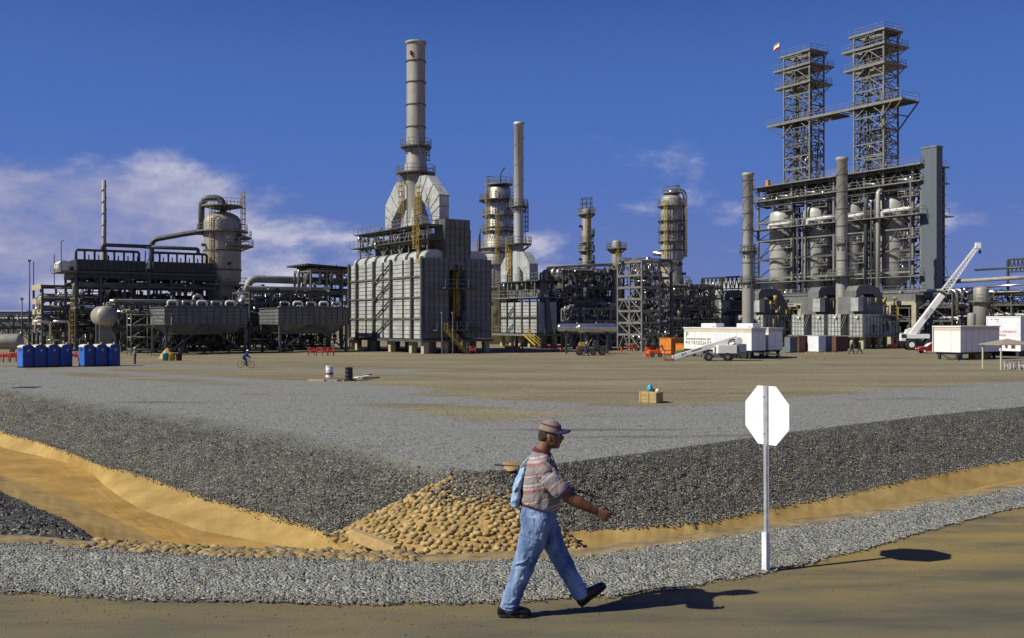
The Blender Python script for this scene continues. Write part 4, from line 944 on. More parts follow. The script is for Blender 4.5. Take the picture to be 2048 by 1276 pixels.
# elevator shaft: flush against the near end
part(CK, 'table_top', MB().box(-3.2,-1,7.9,AD+1,BL+2,9.4), 'casing_g'); frame(CK, -3, -.8, AD, BL+1.5, [7.8], 1, 8, 'concrete', .9, .5, seed=3)
mb = MB(); mb.box(1.0,3,5.2,6,17,8).box(1,22,5.2,6,34,8); part(CK, 'duct_box', mb, 'casing_g')
EL = thing('elevator_shaft', 'tall plain grey sheet-metal shaft at the right end of the derrick structure', 'shaft', (*f3.w(-0.45,-3.3), PAD), TH)
part(EL, 'shaft_wall', MB().box(0,0,0,1.8,3.05,35.6), 'shaft'); part(EL, 'roof', MB().box(-.1,-.1,35.6,1.9,3.13,35.85), 'steel_l')
part(EL, 'landing', MB().box(.3,3.07,29.3,1.7,3.25,29.5).box(.3,3.07,33.2,1.7,6.5,33.35), 'steel_l')
for k, yy_ in enumerate((8.3, 17.6, 26.3, 35.3)):
    lab = ['rightmost of the four pale drums inside the steel structure, nearest the grey shaft', 'second pale drum from the right inside the steel structure', 'third pale drum from the right, behind and left of the riveted grey stack', 'leftmost of the four pale drums inside the steel structure'][k]
    t = thing('coke_drum', lab, 'drum', (*f3.w(3.35,yy_), PAD), TH, 'pale drums in the steel structure')
    part(t, 'shell', MB().lathe([(.8,9.6),(1.0,10.6),(2.7,12.4),(2.7,26.6)]+dome(2.7,26.6,2.2), n=32), 'drum')
    for z in (15.5,19.5,23.5): part(t, 'stiffening_ring', MB().lathe([(2.65,z),(2.78,z),(2.78,z+.14),(2.65,z+.14)], n=32, smooth=False, caps=False), 'casing_g')
    part(t, 'top_nozzle', MB().lathe([(.6,28.6),(.6,30.4),(.9,30.4),(.9,30.8)], n=16), 'steel_d')
def derrick(lab, yc, ztop, seed):
    r = random.Random(seed)
    t = thing('derrick', lab, 'derrick', (*f3.w(3.3, yc), PAD), TH, 'lattice derricks on the steel structure')
    w2, d2 = 3.35, 2.15; zb = 33.05
    for x in (-d2,d2):
        for y in (-w2,w2): part(t, 'leg', MB().bar((x,y,zb),(x,y,ztop),.3), 'steel_l')
    for x in (-d2,d2): part(t, 'mast', MB().bar((x*.5,0.8*w2*(1 if x<0 else -1)*.4,zb),(x*.5,0.8*w2*(1 if x<0 else -1)*.4,ztop),.26), 'steel')
    zs = list(np.arange(zb+.4, ztop-1, 2.55)); 
    for a, b in zip(zs, zs[1:]+[ztop-.2]):
        mb = MB()
        for x in (-d2,d2): mb.bar((x,-w2,b),(x,w2,b),.2); mb.bar((x,-w2,a),(x,0,b),.15); mb.bar((x,w2,a),(x,0,b),.15)
        for y in (-w2,w2):
            mb.bar((-d2,y,b),(d2,y,b),.2); mb.bar((-d2,y,a),(d2,y,b),.14); mb.bar((-d2,y,(a+b)/2),(d2,y,(a+b)/2),.12)
        for q in range(7): yq = r.uniform(-w2,w2); xq = r.uniform(-d2,d2); mb.bar((xq,yq,a),(r.uniform(-d2,d2),yq+r.uniform(-1,1),b),.12)
        for q in range(5): xq = r.uniform(-d2,d2); zq = r.uniform(a,b); mb.bar((xq,-w2,zq),(xq,w2,zq+r.uniform(-.3,.3)),.11)
        part(t, 'lattice_bay', mb, 'steel_l' if r.random() < .45 else 'steel')
    for (z, ox, oy) in ((ztop,.9,1.0),(ztop-2.7,2.7,2.7),(ztop-6.4,2.2,2.2)):
        mb = MB().box(-d2-.5,-w2-.5,z,d2+ox,-w2*.4,z+.4).box(-d2-.3,-w2*.4,z,-d2*.3,w2+oy,z+.4).box(d2*.3,-w2*.4,z,d2+ox,w2+oy,z+.4)
        part(t, 'platform', mb, 'steel_l'); railing(t, [(-d2-.3,w2+oy),(-d2-.3,-w2-.3),(d2+ox,-w2-.3),(d2+ox,w2+oy)], z+.4)
        mb = MB()
        for sy_ in (1,): 
            for x in (-d2,d2): mb.bar((x,sy_*w2,z-1.6),(x,sy_*(w2+oy*.9),z),.14)
        for y in (-w2,w2): mb.bar((d2,y,z-1.6),(d2+ox*.9,y,z),.14)
        part(t, 'bracket', mb, 'steel')
    for q in range(7):
        yq = r.uniform(-w2,w2); part(t, 'riser_pipe', MB().path([(r.uniform(-d2,d2),yq,zb),(r.uniform(-d2,d2)*.99,yq,ztop-r.uniform(2,14))], r.uniform(.07,.16), 6), r.choice(['pipe_d','steel_l','steel']))
    part(t, 'cross_member', MB().bar((0,-w2*.8,ztop-4),(0,w2*.8,ztop-4),.5,.7).cbox((0,0,ztop-4.6),(.9,1.2,1)), 'steel')
    fittings(t, -d2,-w2,d2,w2,zb,zb+9,110,seed+3)
    return t
d1 = derrick('right-hand lattice derrick, the taller-looking one closer to the grey shaft', 12.1, 59.6, 31)
d2_ = derrick('left-hand lattice derrick with the small flag beside its top', 29.6, 59.6, 32)
BR = thing('derrick_bridge', 'long high walkway linking the two derricks and overhanging at both ends', 'walkway', (*f3.w(3.3,0), PAD), TH)
part(BR, 'walkway_deck', MB().box(-2.65,4.5,45.6,-2.3,37.2,46.1).box(2.3,4.5,45.6,2.65,37.2,46.1), 'steel_l')
mb = MB()
for k in range(23): y = 4.6+k*1.4; mb.bar((-2.4,y,45.7),(2.4,y,45.7),.16); (mb.box(-2.3,y,45.85,2.3,y+1.4,45.93) if k not in (9,10,14,15,16) else None)
part(BR, 'cross_beams', mb, 'steel'); railing(BR, [(-2.65,37.2),(-2.65,4.5),(2.65,4.5),(2.65,37.2)], 46.1)
for a_, b_ in (((-2.5,4.7,45.6),(-2.5,9.0,41.0)),((2.5,4.7,45.6),(2.5,9.0,41.0)),((-2.5,6.8,45.6),(-2.5,9.0,43)),((-2.5,6.8,43.4),(2.5,6.8,43.4)),((-2.5,37,45.6),(-2.5,33,43)),((2.5,37,45.6),(2.5,33,43))): part(BR, 'end_strut', MB().bar(a_,b_,.2), 'steel')
# flag
t = thing('flag', 'small red and white flag blowing at the top of the left derrick', 'flag', (*f3.w(1.3,34.3), PAD), TH)
part(t, 'flagpole', MB().bar((0,0,57.2),(0,0,63.6),.09), 'steel')
for k, (mm, za, zb_) in enumerate((('yellow',63.1,63.5),('white',62.6,63.1),('car_red',62.1,62.6))):
    mb = MB(); n_ = 9; vs = []
    for q in range(n_): y = q*.21; s = .14*math.sin(q*.9); vs += [(s,y,za-q*.10),(s,y,zb_-q*.10),(s+.02,y,za-q*.10),(s+.02,y,zb_-q*.10)]
    fs = []
    for q in range(n_-1): o_ = q*4; fs += [(o_,o_+4,o_+5,o_+1),(o_+2,o_+3,o_+7,o_+6),(o_,o_+2,o_+6,o_+4),(o_+1,o_+5,o_+7,o_+3)]
    part(t, 'flag_stripe', mb.add(vs,fs), mm)
def gstack(name, lab, px, D, r0, ztop, plats, zb=0, strakes=True):
    t = thing(name, lab, 'stack', gp(px, D), TH, 'slim grey stacks')
    p = part(t, 'stack_shell', MB().lathe([(r0*1.12,zb),(r0*1.1,10),(r0,14),(r0*.98,ztop-.6),(r0*1.12,ztop-.5),(r0*1.12,ztop),(r0*.85,ztop)], n=28, caps=False), 'stack')
    for z in np.arange(zb+9, ztop-1, 2.9): part(t, 'flange', MB().lathe([(r0,z),(r0*1.09,z),(r0*1.09,z+.12),(r0,z+.12)], n=24, smooth=False, caps=False), 'steel')
    if strakes:
        mb = MB()
        for q in range(3): mb.path([(r0*1.02*math.cos(k*.2+q*2.09), r0*1.02*math.sin(k*.2+q*2.09), ztop-11.5+k*.24) for k in range(45)], .04, 4)
        part(t, 'spiral_strake', mb, 'casing_g')
    for z, ro in plats: ringplat(t, (0,0), z, r0, ro, 'platform')
    vladder(t, r0*1.3, -r0*.3, 8, plats[0][0], .9, -.4, 'steel_l')
    return t
D_ = 176; gstack('exhaust_stack', 'slim grey stack with spiral fins standing alone left of the derrick structure', 1496, D_, .92, 4.5+(643-346)*D_/F, [(4.5+140*D_/F,1.5),(4.5+78*D_/F,1.35)])
D_ = 169; gstack('exhaust_stack', 'slim grey stack with spiral fins in front of the derrick structure', 1684, D_, .93, 4.5+(643-315)*D_/F, [(4.5+155*D_/F,1.35),(4.5+90*D_/F,2.3)])

# ------------------------------------------------------------------ the four duct-topped furnaces in front of the coker
f4 = Fr(1726, 162.0)
def furnace(y0, lab):
    t = thing('furnace', lab, 'furnace', (*f4.w(0,y0), PAD), TH, 'dark hooded furnaces below the derricks')
    for a in (0, 4.3):
        c = part(t, 'firebox', MB().box(0,a,2.2,9.5,a+2.7,5.7), 'casing'); mb = MB()
        for k in range(1,5): mb.box(-.06,a+.05,2.2+k*.7-.04,0,a+2.65,2.2+k*.7+.04)
        for k in range(0,5): mb.box(-.09,a+k*.65+.02,2.2,-.004,a+k*.65+.1,5.7)
        for k in range(0,12): mb.box(.1+k*.83,a-.08,2.2,.22+k*.83,a,5.7) if a == 0 else None
        part(c, 'stiffener', mb, 'casing_g')
        part(c, 'floodlight', MB().cbox((-.25,a+1.0,5.2),(.3,.34,.34)), 'white')
        for x in (.4,4.6,9):
            for yy_ in (a+.3,a+2.4): part(t, 'concrete_post', MB().box(x-.25,yy_-.25,0,x+.25,yy_+.25,2.0), 'concrete')
    part(t, 'base_slab', MB().box(-.5,-.4,1.95,10,7.4,2.18), 'steel_l')
    part(t, 'convection_box', MB().box(.3,1.9,5.72,8.6,5.2,8.6), 'casing_g')
    part(t, 'end_box', MB().box(-.3,.7,6.2,1.0,2.2,8.4), 'casing')
    part(t, 'hood_duct', MB().prism([(0.9,8.62),(.9,9.6),(1.6,10.4),(4.6,10.6),(6.6,10.2),(7.8,8.9),(7.8,8.62),(6.0,8.62),(5.2,9.1),(2.6,9.1),(2.2,8.62)], 'y', 2.0, 4.2), 'casing_g')
    vladder(t, 1.4, 1.7, 5.8, 8.6, 0, -1, cage=False); part(t, 'handrail', MB().bar((0,3.2,5.6),(0,4.2,3.4),.1).bar((0,3.6,5.6),(0,4.6,3.4),.1), 'steel_l')
    fittings(t, .5, -.6, 9, -.2, 2.3, 8.4, 40, int(y0*3)+1, 'burner_piping', ('steel_d','pipe_d','yellow'))
    return t
for y0, lab in ((f4.sy(1726), 'rightmost of the four hooded furnaces, below the right derrick'), (f4.sy(1649), 'hooded furnace just left of the slim stack below the derricks'), (f4.sy(1527), 'hooded furnace right beside the base of the lone slim stack'), (f4.sy(1458), 'leftmost of the four hooded furnaces, above the white trailer')): furnace(y0, lab)

# ------------------------------------------------------------------ towers
vessel('fat_column', 'very thick pale column with a gooseneck pipe over its top at the left', 'column', 445, 165, [(2.45,0),(2.45,10.4),(3.0,11.4),(3.0,21.0)]+dome(3.0,21.0,1.7), 'clad_w',
       [(10.6,4.0,0,360),(19.4,4.1,60,360),(17.0,5.0,-100,70),(23.6,3.3,0,360),(18.4,4.7,-60,40)], [(11,22.5,222),(17.5,25.5,-40)], 9, seed=4, rings=(13.0,16.2))
t = thing('overhead_pipe', 'dark gooseneck pipe leaving the thick left column and running to the fan bank', 'pipe', gp(445,165), 0)
def L3(px, py, D=165, dy=0): X_, Y_, _ = gp(px, D+dy); return (X_-gp(445,165)[0], Y_-165, CZ-(py-HZ)/F*(D+dy)-PAD)
part(t, 'pipe_run', MB().bend([L3(446,432), L3(446,396), L3(403,396), L3(403,470)], .5, 1.6, 14), 'pipe_d')
part(t, 'pipe_run', MB().bend([L3(408,463), L3(375,467), L3(303,480), L3(303,560)], .42, 1.2, 14), 'pipe_d')
mb = MB()
for k in range(7): mb.bar(L3(424+k*6,428),L3(424+k*6,410-3*(k%3)),.12)
mb.bar(L3(424,412),L3(462,412),.12); part(t, 'vent_cluster', mb, 'steel')
vessel('silver_column', 'shiny stepped column with cone shoulders and many ring platforms left of the slim stack', 'column', 999, 200, [(3.3,0),(3.3,16.8),(2.35,20.0),(2.35,24.6),(2.0,25.6),(2.0,27.2)]+dome(2.0,27.2,1.0), 'clad',
       [(14.0,4.0,0,360),(16.9,3.9,140,330),(19.9,3.1,0,360),(22.7,3.0,0,360),(25.4,3.6,0,360),(28.2,2.3,0,360),(10.0,3.9,100,300),(7.5,3.9,0,360)], [(7.6,13.6,205),(14,22,232),(18.3,28,200),(10,18,150)], 14, seed=7, rings=(16,20.5)).scale = (1.163,1.163,1.135)
t = thing('davit_crane', 'thin bent davit on top of the shiny stepped column', 'davit', gp(999,200), 0); t.scale = (1.163,1.163,1.135)
part(t, 'davit_arm', MB().path([(.2,0,28.3),(.2,0,30.2),(.9,0,31.2)], .12, 6).bar((-2.2,0,29.6),(-.6,0,29.6),.15), 'steel_d')
vessel('slim_column', 'slim pale column with ring platforms left of the short column', 'column', 1173, 190, [(1.0,0),(1.0,15),(.88,16),(.88,25.4)]+dome(.88,25.4,.8), 'clad_w', [(25.0,1.7,0,360),(18.0,1.6,0,360),(19.6,1.4,120,330),(21.0,1.6,-90,80),(14.6,1.7,0,360),(16,1.6,-90,60)], [(15,25,250)], 4, seed=9)
t = thing('top_guard_cage', 'small railed cage on top of the slim column', 'cage', gp(1173,190), 0); mb = MB()
for k in range(8): a = k*.785; mb.bar((1.1*math.cos(a),1.1*math.sin(a),26),(1.1*math.cos(a),1.1*math.sin(a),28),.09)
mb.path([(1.1*math.cos(k*.524),1.1*math.sin(k*.524),28) for k in range(13)], .06, 4); mb.path([(1.1*math.cos(k*.524),1.1*math.sin(k*.524),27) for k in range(13)], .06, 4); part(t, 'railing', mb, 'steel')
vessel('short_column', 'short slim column with one ring platform left of the open steel stair tower', 'column', 1233, 185, [(.9,0),(.9,19.0)]+dome(.9,19,.7), 'clad_w', [(18.0,1.9,0,360),(14.2,1.6,0,360)], [(14,18,240)], 2, seed=10)
vessel('tall_column', 'tall thick column with a bright overhead pipe down its right side', 'column', 1343, 182, [(2.25,0),(2.2,12),(1.95,14),(1.95,26.6)]+dome(1.95,26.6,1.2), 'clad_w', [(25.6,2.6,0,360),(22.9,2.5,130,330),(21.0,2.5,120,350),(19.2,2.5,0,360),(11.5,3.4,-110,60),(8.6,3.4,-110,60),(28.0,1.6,0,360)], [(13.5,26,205),(5,12,180)], 9, seed=11, rings=(15,17.5))
t = thing('bright_overhead_pipe', 'bright silver pipe arched over the tall thick column', 'pipe', gp(1343,182), 0)
def L4(px, py, D=182, dy=0): X_, Y_, _ = gp(px, D+dy); return (X_-gp(1343,182)[0], Y_-182, CZ-(py-HZ)/F*(D+dy)-PAD)
part(t, 'pipe_run', MB().bend([L4(1341,395),L4(1341,382),L4(1370,382),L4(1370,514)], .42, 1.1, 14), 'alu')
part(t, 'pipe_run', MB().path([L4(1306,506),L4(1368,514)], .42, 12), 'alu'); part(t, 'davit_arm', MB().bar(L4(1358,395),L4(1358,370),.14).bar(L4(1358,371),L4(1331,373),.14), 'steel')
t = thing('flare_stack', 'thin pale flare pole rising behind the fan bank at the far left', 'stack', gp(208,215), 0)
part(t, 'flare_riser', MB().lathe([(1.0,0),(.95,17.5),(.5,20.5),(.42,35)], n=16), 'stack'); mb = MB(); mb.path([(.5*math.cos(k*.5),.5*math.sin(k*.5),21+k*.2) for k in range(68)], .07, 4); part(t, 'spiral_strake', mb, 'casing_g')
vessel('stub_vessel', 'stubby riveted vessel with a yellow ladder behind the right trailers', 'vessel', 1962, 163, [(1.2,0),(1.2,9.8)]+dome(1.2,9.8,.5), 'clad_w', [(7.8,1.9,150,330)], [(4,9,-30)], 4, seed=12)
vessel('small_vessel', 'small grey domed vessel left of the stubby riveted vessel', 'vessel', 1943, 158, [(.62,0),(.62,5.6)]+dome(.62,5.6,.3), 'stack', (), (), 1, seed=13)

# ------------------------------------------------------------------ fan banks at the upper left
f5 = Fr(152, 150.0)
FB = thing('fan_cooler_bank', 'long dark bank of air coolers on stilts under a header pipe at the left', 'air coolers', f5.o, TH)
frame(FB, 0, 0, 21, 9, [6.2, 9.9, 12.0], 6, 1, 'steel', .34, .3, brace='F', seed=2)
frame(FB, .0, 0, 21, 9, [11.4], 6, 1, 'steel_d', .2, .5, seed=3)
for k, (a, b) in enumerate(((0,10.0),(11.2,20.6))):
    bay = part(FB, 'cooler_box', MB().box(a,-.3,12.3,b,9,13.9), 'steel_d'); mb = MB()
    n_ = 12
    for q in range(n_+1): x = a+(b-a)*q/n_; mb.box(x-.05,-.36,12.3,x+.05,-.3,13.95)
    for q in range(5): mb.box(a,-.34,12.5+q*.3,b,-.302,12.54+q*.3)
    part(bay, 'louvre', mb, 'steel'); part(FB, 'plenum', MB().box(a+.2,.2,11.3,b-.2,8.8,12.28), 'steel_d')
    part(FB, 'header_pipe', MB().bend([(a+.2,1.2,13.9),(a+.2,1.2,15.4),(b-.6,1.2,15.4),(b-.6,1.2,13.9)], .2, .4, 8), 'pipe_d')
    for q in range(1,7): x = a+(b-a)*q/7; part(FB, 'riser_pipe', MB().path([(x,1.2,13.8),(x,1.2,15.4)], .16, 8).path([(x+.6,1.2,13.9),(x+.6,1.2,14.7)], .1, 6), 'pipe_d')
    part(FB, 'feed_pipe', MB().bend([(a+4,1.2,15.3),(a+4,1.2,16.3),(11.2 if k==0 else a+.4,1.2,16.3)] if k==0 else [(10.2,1.2,16.25),(b-2,1.2,16.25),(b-2,1.2,15.3)], .3, .8, 10), 'pipe_d')
    for q in range(4): c = (a+(b-a)*(q+.5)/4, 4.5); part(FB, 'fan_ring', MB().lathe([(1.1,10.4),(1.0,10.9),(1.1,11.3)], c, 16, caps=False), 'steel_d'); part(FB, 'fan_motor', MB().cbox((c[0],c[1]-1,10.2),(.6,.6,.8)).bar((c[0],c[1],9.9),(c[0],c[1],11),.2), 'steel_d')
part(FB, 'end_platform', MB().box(-2.2,-1,12.0,0,9,12.14), 'steel_l'); railing(FB, [(0,-1),(-2.2,-1),(-2.2,9)], 12.14)
part(FB, 'end_tank', MB().path([(-1.3,2,13.0),(-1.3,6.5,13.0)], .8, 16), 'white'); part(FB, 'lamp_post', MB().bar((-2.2,-1,12),(-2.2,-1,16.4),.1).bar((-2.2,-1,16.4),(-1.8,-1,16.6),.1), 'steel')
part(FB, 'pipe_bridge', MB().box(10.1,.4,10,11.1,1.8,10.3).bar((10.2,.6,10),(10.2,.6,15.6),.16).bar((11.0,.6,10),(11.0,.6,15.6),.16).bar((10.2,.6,13),(11,.6,15),.12).bar((11,.6,11),(10.2,.6,13),.12), 'steel_l')
pipes(FB, 'x', 0, 20.5, (0.2,8.8), [6.2, 9.9], 9, 41, .1, .3)
fittings(FB, .3, .2, 20.5, 8, 4, 12, 380, 17); fittings(FB, .3, .2, 20.5, 8, .2, 5, 160, 18)

# left open rack, seen end on
f6 = Fr(85, 150.0)
RK = thing('open_pipe_rack', 'tall open pipe rack with a pale end bay at the far left', 'pipe rack', f6.o, TH)
frame(RK, 0, 0, 26, 9, [3.0, 4.7, 6.3, 7.8, 9.9], 8, 1, 'steel', .3, .26, seed=6)
mb = MB()
for z in (4.4,6.0,7.6,9.8): mb.box(-.22,.2,z-.4,-.165,8.8,z+.4)
part(RK, 'end_plate', mb, 'concrete'); part(RK, 'mast', MB().bar((0,9,9.9),(0,9,14.0),.12).bar((3,9,9.9),(3,9,15.2),.12), 'steel')
pipes(RK, 'x', .3, 25.5, (.2,8.8), [3.0,4.7,6.3,7.8], 10, 43, .08, .26, drops=.6, cap=60); fittings(RK, 0, -.5, 25, 8, .2, 9, 420, 19)
for px, py in ((101,643),(139,643)):
    x = f6.sx(px,-1.5); z = f6.z(py,x,-1.5); part(RK, 'bright_pipe', MB().bend([(x,-1.5,.2),(x,-1.5,z),(x-2.2,-1.5,z)], .2, .5, 10), 'alu')
vladder(RK, f6.sx(147,-.6), -.6, .3, 7.2, 0, -1)

# sagging hopper-bodied coolers in the front row
def cooler(px, D, L_, lab, seed):
    t = thing('hopper_cooler', lab, 'air cooler', gp(px, D), TH, 'grey box coolers on braced legs')
    w_ = 8.0
    b = part(t, 'box_body', MB().box(0,0,4.1,L_,w_,6.35), 'casing_g', label=None); mb = MB()
    for k in range(4): mb.box(.02,-.06,4.35+k*.5,L_-.02,0,4.43+k*.5); mb.box(-.06,.02,4.35+k*.5,0,w_-.02,4.43+k*.5)
    for k in range(13): x = L_*k/12; mb.box(x-.05,-.09,4.1,x+.05,-.003,6.35)
    mb.box(-.15,-.15,6.36,L_+.15,w_,6.5); part(b, 'stiffener', mb, 'steel')
    part(t, 'hopper', MB().add([(.3,.3,4.08),(L_-.3,.3,4.08),(L_-.3,w_-.3,4.08),(.3,w_-.3,4.08),(1.6,1.4,2.7),(L_-1.6,1.4,2.7),(L_-1.6,w_-1.4,2.7),(1.6,w_-1.4,2.7)], [(0,1,5,4),(1,2,6,5),(2,3,7,6),(3,0,4,7),(4,5,6,7),(3,2,1,0)]), 'casing_g')
    for x in (.3,L_-.3):
        for y in (.2,w_-.3): part(t, 'leg', MB().bar((x,y,0),(x,y,4.1),.34), 'steel')
    for y in (.2,w_-.3): part(t, 'knee_brace', MB().bar((.3,y,.2),(L_/2,y,4.0),.2).bar((L_-.3,y,.2),(L_/2,y,4.0),.2), 'steel')
    fittings(t, .8, 2.2, L_-.8, w_-.5, .1, 2.5, 110, seed, 'pumps_and_piping', ('steel_d','pipe_d','black'))
    part(t, 'header_tray', MB().box(.4,.6,6.52,L_-.4,1.5,6.7), 'steel_l')
    r = random.Random(seed)
    for k in range(int(L_/2.1)):
        x = .6+k*2.0; z = 6.6; h = .75; wd = 1.3
        part(t, 'bright_pipe', MB().bend([(x,.9,z),(x,.9,z+h),(x+wd,.9,z+h),(x+wd,.9,z)], .14, .35, 8), 'white' if r.random()<.5 else 'alu')
    return t
cooler(330, 135, 11.4, 'grey box cooler with corrugated sides in front of the thick left column', 51)
cooler(557, 142, 10.8, 'grey box cooler right beside the largest heater, red barriers beneath', 52)
fa = Fr(330, 135); c0 = fa.w(-10.2, 1.0)
t = cooler(240, 148, 9.0, 'grey box cooler half hidden behind a scaffold at the left', 53)
SCF = thing('scaffold', 'spindly pale scaffold tower beside the left box cooler', 'scaffold', gp(262, 131), TH)
for x in (0,2.6,5.2):
    for y in (0,2.2): part(SCF, 'upright', MB().path([(x,y,0),(x,y,5.6)], .05, 6), 'steel_l')
mb = MB()
for z in (.8,2.4,4.0,5.4):
    for y in (0,2.2): mb.path([(0,y,z),(5.2,y,z)], .045, 6)
    for x in (0,2.6,5.2): mb.path([(x,0,z),(x,2.2,z)], .045, 6)
for k in range(3): mb.path([(0,0,.8+k*1.6),(2.6,0,2.4+k*1.6)], .045, 6); mb.path([(5.2,0,.8+k*1.6),(2.6,0,2.4+k*1.6)], .045, 6)
part(SCF, 'ledger', mb, 'steel_l'); part(SCF, 'plank_deck', MB().box(0,0,4.05,5.2,2.2,4.12).box(0,0,2.42,2.6,2.2,2.48), 'wood_g')
# racks between and behind
def rack(px, D, Lx, Ly, lev, nx, ny, lab, seed, axis='x', per=8, mats=PIPM, fit=260, cap=70, m='steel', brace='FL', zoff=0, rmax=.26, cat='pipe rack'):
    t = thing('pipe_rack', lab, cat, gp(px, D), TH, 'steel pipe racks')
    frame(t, 0, 0, Lx, Ly, lev, nx, ny, m, .28, .24, brace=brace, seed=seed)
    if axis == 'x': pipes(t, 'x', .3, Lx-.3, (.2,Ly-.2), lev, per, seed, .07, rmax, mats, cap=cap)
    else: pipes(t, 'y', .3, Ly-.3, (.2,Lx-.2), lev, per, seed, .07, rmax, mats, cap=cap)
    fittings(t, 0, 0, Lx, Ly, .3, lev[-1]+.6, fit, seed+1); return t
rack(232, 142, 26, 7, [3.2,5.4,7.0], 8, 1, 'low pipe rack between the fan bank and the box coolers', 61, fit=420)
rack(500, 152, 13, 8, [3,5.2,7.4,9.0], 4, 1, 'pipe rack between the thick left column and the largest heater', 62, fit=520, rmax=.3)
t = thing('fat_pipe_run', 'fat silver pipe bending down beside the thick left column', 'pipe', gp(492,160), TH)
part(t, 'pipe_run', MB().bend([(.3,0,7),(.3,0,11.4),(19,0,11.2)], .62, 1.6, 16), 'stack'); part(t, 'pipe_run', MB().bend([(3,-1,8.9),(9,-1,8.8),(19,-1,9.6)], .45, 1.2, 16), 'alu')
part(t, 'pipe_run', MB().bend([(2,-2,6.9),(5,-2,7.1),(7,-2,6.5),(17,-2,7.8)], .3, .8, 12), 'alu')
t = rack(622, 158, 8, 7, [6,9,12.6], 3, 1, 'open roofed steel bay just left of the largest heater', 63, fit=120, m='steel_l'); part(t, 'roof', MB().add([(-1,-1,13.4),(9,-1,12.9),(9,8,12.9),(-1,8,13.4),(-1,-1,13.65),(9,-1,13.15),(9,8,13.15),(-1,8,13.65)], [(0,1,2,3)[::-1],(4,5,6,7),(0,1,5,4),(1,2,6,5),(2,3,7,6),(3,0,4,7)]), 'steel_d')
rack(1126, 178, 14, 7, [3,5.5,8,10.6,13.4], 5, 2, 'dense dark pipe structure between the small heater and the stair tower', 64, fit=1500, per=10, rmax=.28)
t = thing('sloping_roof_pipe', 'long pale pipe over the dense dark structure', 'pipe', gp(1092,176), TH); part(t, 'pipe_run', MB().path([(0,0,14.2),(15,0,15.0)], .28, 10), 'stack')
rack(1168, 160, 8, 6, [2.6,4.6,6.6], 3, 2, 'low pale pipe frame in front of the slim columns', 65, fit=160, m='steel_l')
f7 = Fr(1284, 150.0); ST = thing('stair_tower', 'open pale steel tower of braced bays beside the tall thick column', 'steel tower', f7.o, TH)
frame(ST, 0, 0, f7.sx(1318), f7.sy(1236), [2.5,4.3,6.1,7.9,9.7,11.5,13.6], 1, 2, 'steel_l', .26, .26, brace='LF', seed=12)
frame(ST, f7.sx(1318)+.3, .3, f7.sx(1345), f7.sy(1240), [4,6.6,9.2,11.2,13.8], 1, 1, 'steel', .34, .3, brace='F', seed=14); fittings(ST, .3,.3,6.5,5,.3,13.5,420,71)
part(ST, 'top_pipe', MB().path([(-1,4.5,14.1),(10,4.5,13.6)], .4, 12).path([(0,2,14),(9,2,14)], .3, 10), 'alu')
rack(1345, 172, 12, 8, [2.5,4.6,6.6,8.6,10.5], 4, 1, 'dark pipe rack right of the tall thick column', 66, fit=700)
rack(1395, 196, 60, 7, [3.5,6,8.4], 12, 1, 'long low pipe rack far behind the furnaces', 67, fit=700, per=6)
def lrack(px, D, Ly, Lx, lev, ny, lab, seed, **k): return rack(px, D, Lx, Ly, lev, 1, ny, lab, seed, axis='y', **k)
lrack(2110, 168, 34, 7, [3,5.2,7.4,9.4], 9, 'pipe rack with bright lines behind the right trailers', 68, fit=1100, per=9, mats=['alu','alu','clad_w','stack','pipe_d','drum'], brace='L')
lrack(1905, 172, 46, 6, [4.6,7.0,9.4], 11, 'pipe rack with bright lines passing under the derrick structure', 69, fit=900, per=8, mats=['alu','drum','clad_w','stack','pipe_d'], brace='L')
t = thing('silver_pipeline', 'long smooth silver pipe stepping up towards the right edge', 'pipe', gp(2100,166), TH); fx = Fr(2100,166)
def PY(px, py, x=0): y = fx.sy(px, x); return (x, y, fx.z(py, x, y))
part(t, 'pipe_run', MB().bend([PY(1755,592),PY(1862,583),PY(1898,563),PY(1945,561),PY(2085,552)], .36, .7, 14), 'stack'); part(t, 'pipe_run', MB().bend([PY(1790,626),PY(1935,625)], .34, .7, 14), 'stack'); part(t, 'pipe_run', MB().bend([PY(1950,540),PY(2085,532)], .2, .7, 10), 'pipe_d')
part(t, 'pipe_run', MB().bend([PY(1915,578),PY(2085,566)], .2, .7, 10), 'alu')
for (a, b, yt, yb, D_, lab) in ((1404,1486,553,596,185,'open lattice gantry standing left of the lone slim stack'), (2016,2100,515,548,170,'open lattice gantry cut by the right edge')):
    ff = Fr(b, D_); t = thing('lattice_gantry', lab, 'gantry', ff.o, TH); ya = ff.sy(a); zt_ = ff.z(yt,0,0); zl = zt_-2.2
    for y in (0, ya*.5, ya): part(t, 'column', MB().bar((0,y,0),(0,y,zt_),.35), 'steel_d')
    mb = MB().bar((0,0,zt_),(0,ya,zt_),.3); mb.bar((0,0,zl),(0,ya,zl),.2)
    for k in range(10): y0_, y1_ = ya*k/10, ya*(k+1)/10; mb.bar((0,y0_,zl),(0,(y0_+y1_)/2,zt_),.15); mb.bar((0,(y0_+y1_)/2,zt_),(0,y1_,zl),.15)
    part(t, 'truss', mb, 'steel_d'); part(t, 'railing', MB().bar((0,0,zl-1.6),(0,ya,zl-1.6),.12), 'steel_l'); part(t, 'deck', MB().box(-1,0,zl-4.2,2,ya,zl-3.9), 'steel_l')
t = thing('distant_hall', 'low pale panelled hall behind the lone slim stack', 'hall', gp(1490,215), TH)
part(t, 'wall', MB().box(0,0,0,8,12,13.5).box(0,12,0,8,26,9.5), 'casing'); mb = MB()
for k in range(14): mb.box(-.1,k*1.8,0,0,k*1.8+.2,13 if k<7 else 9.2)
part(t, 'wall_rib', mb, 'steel')
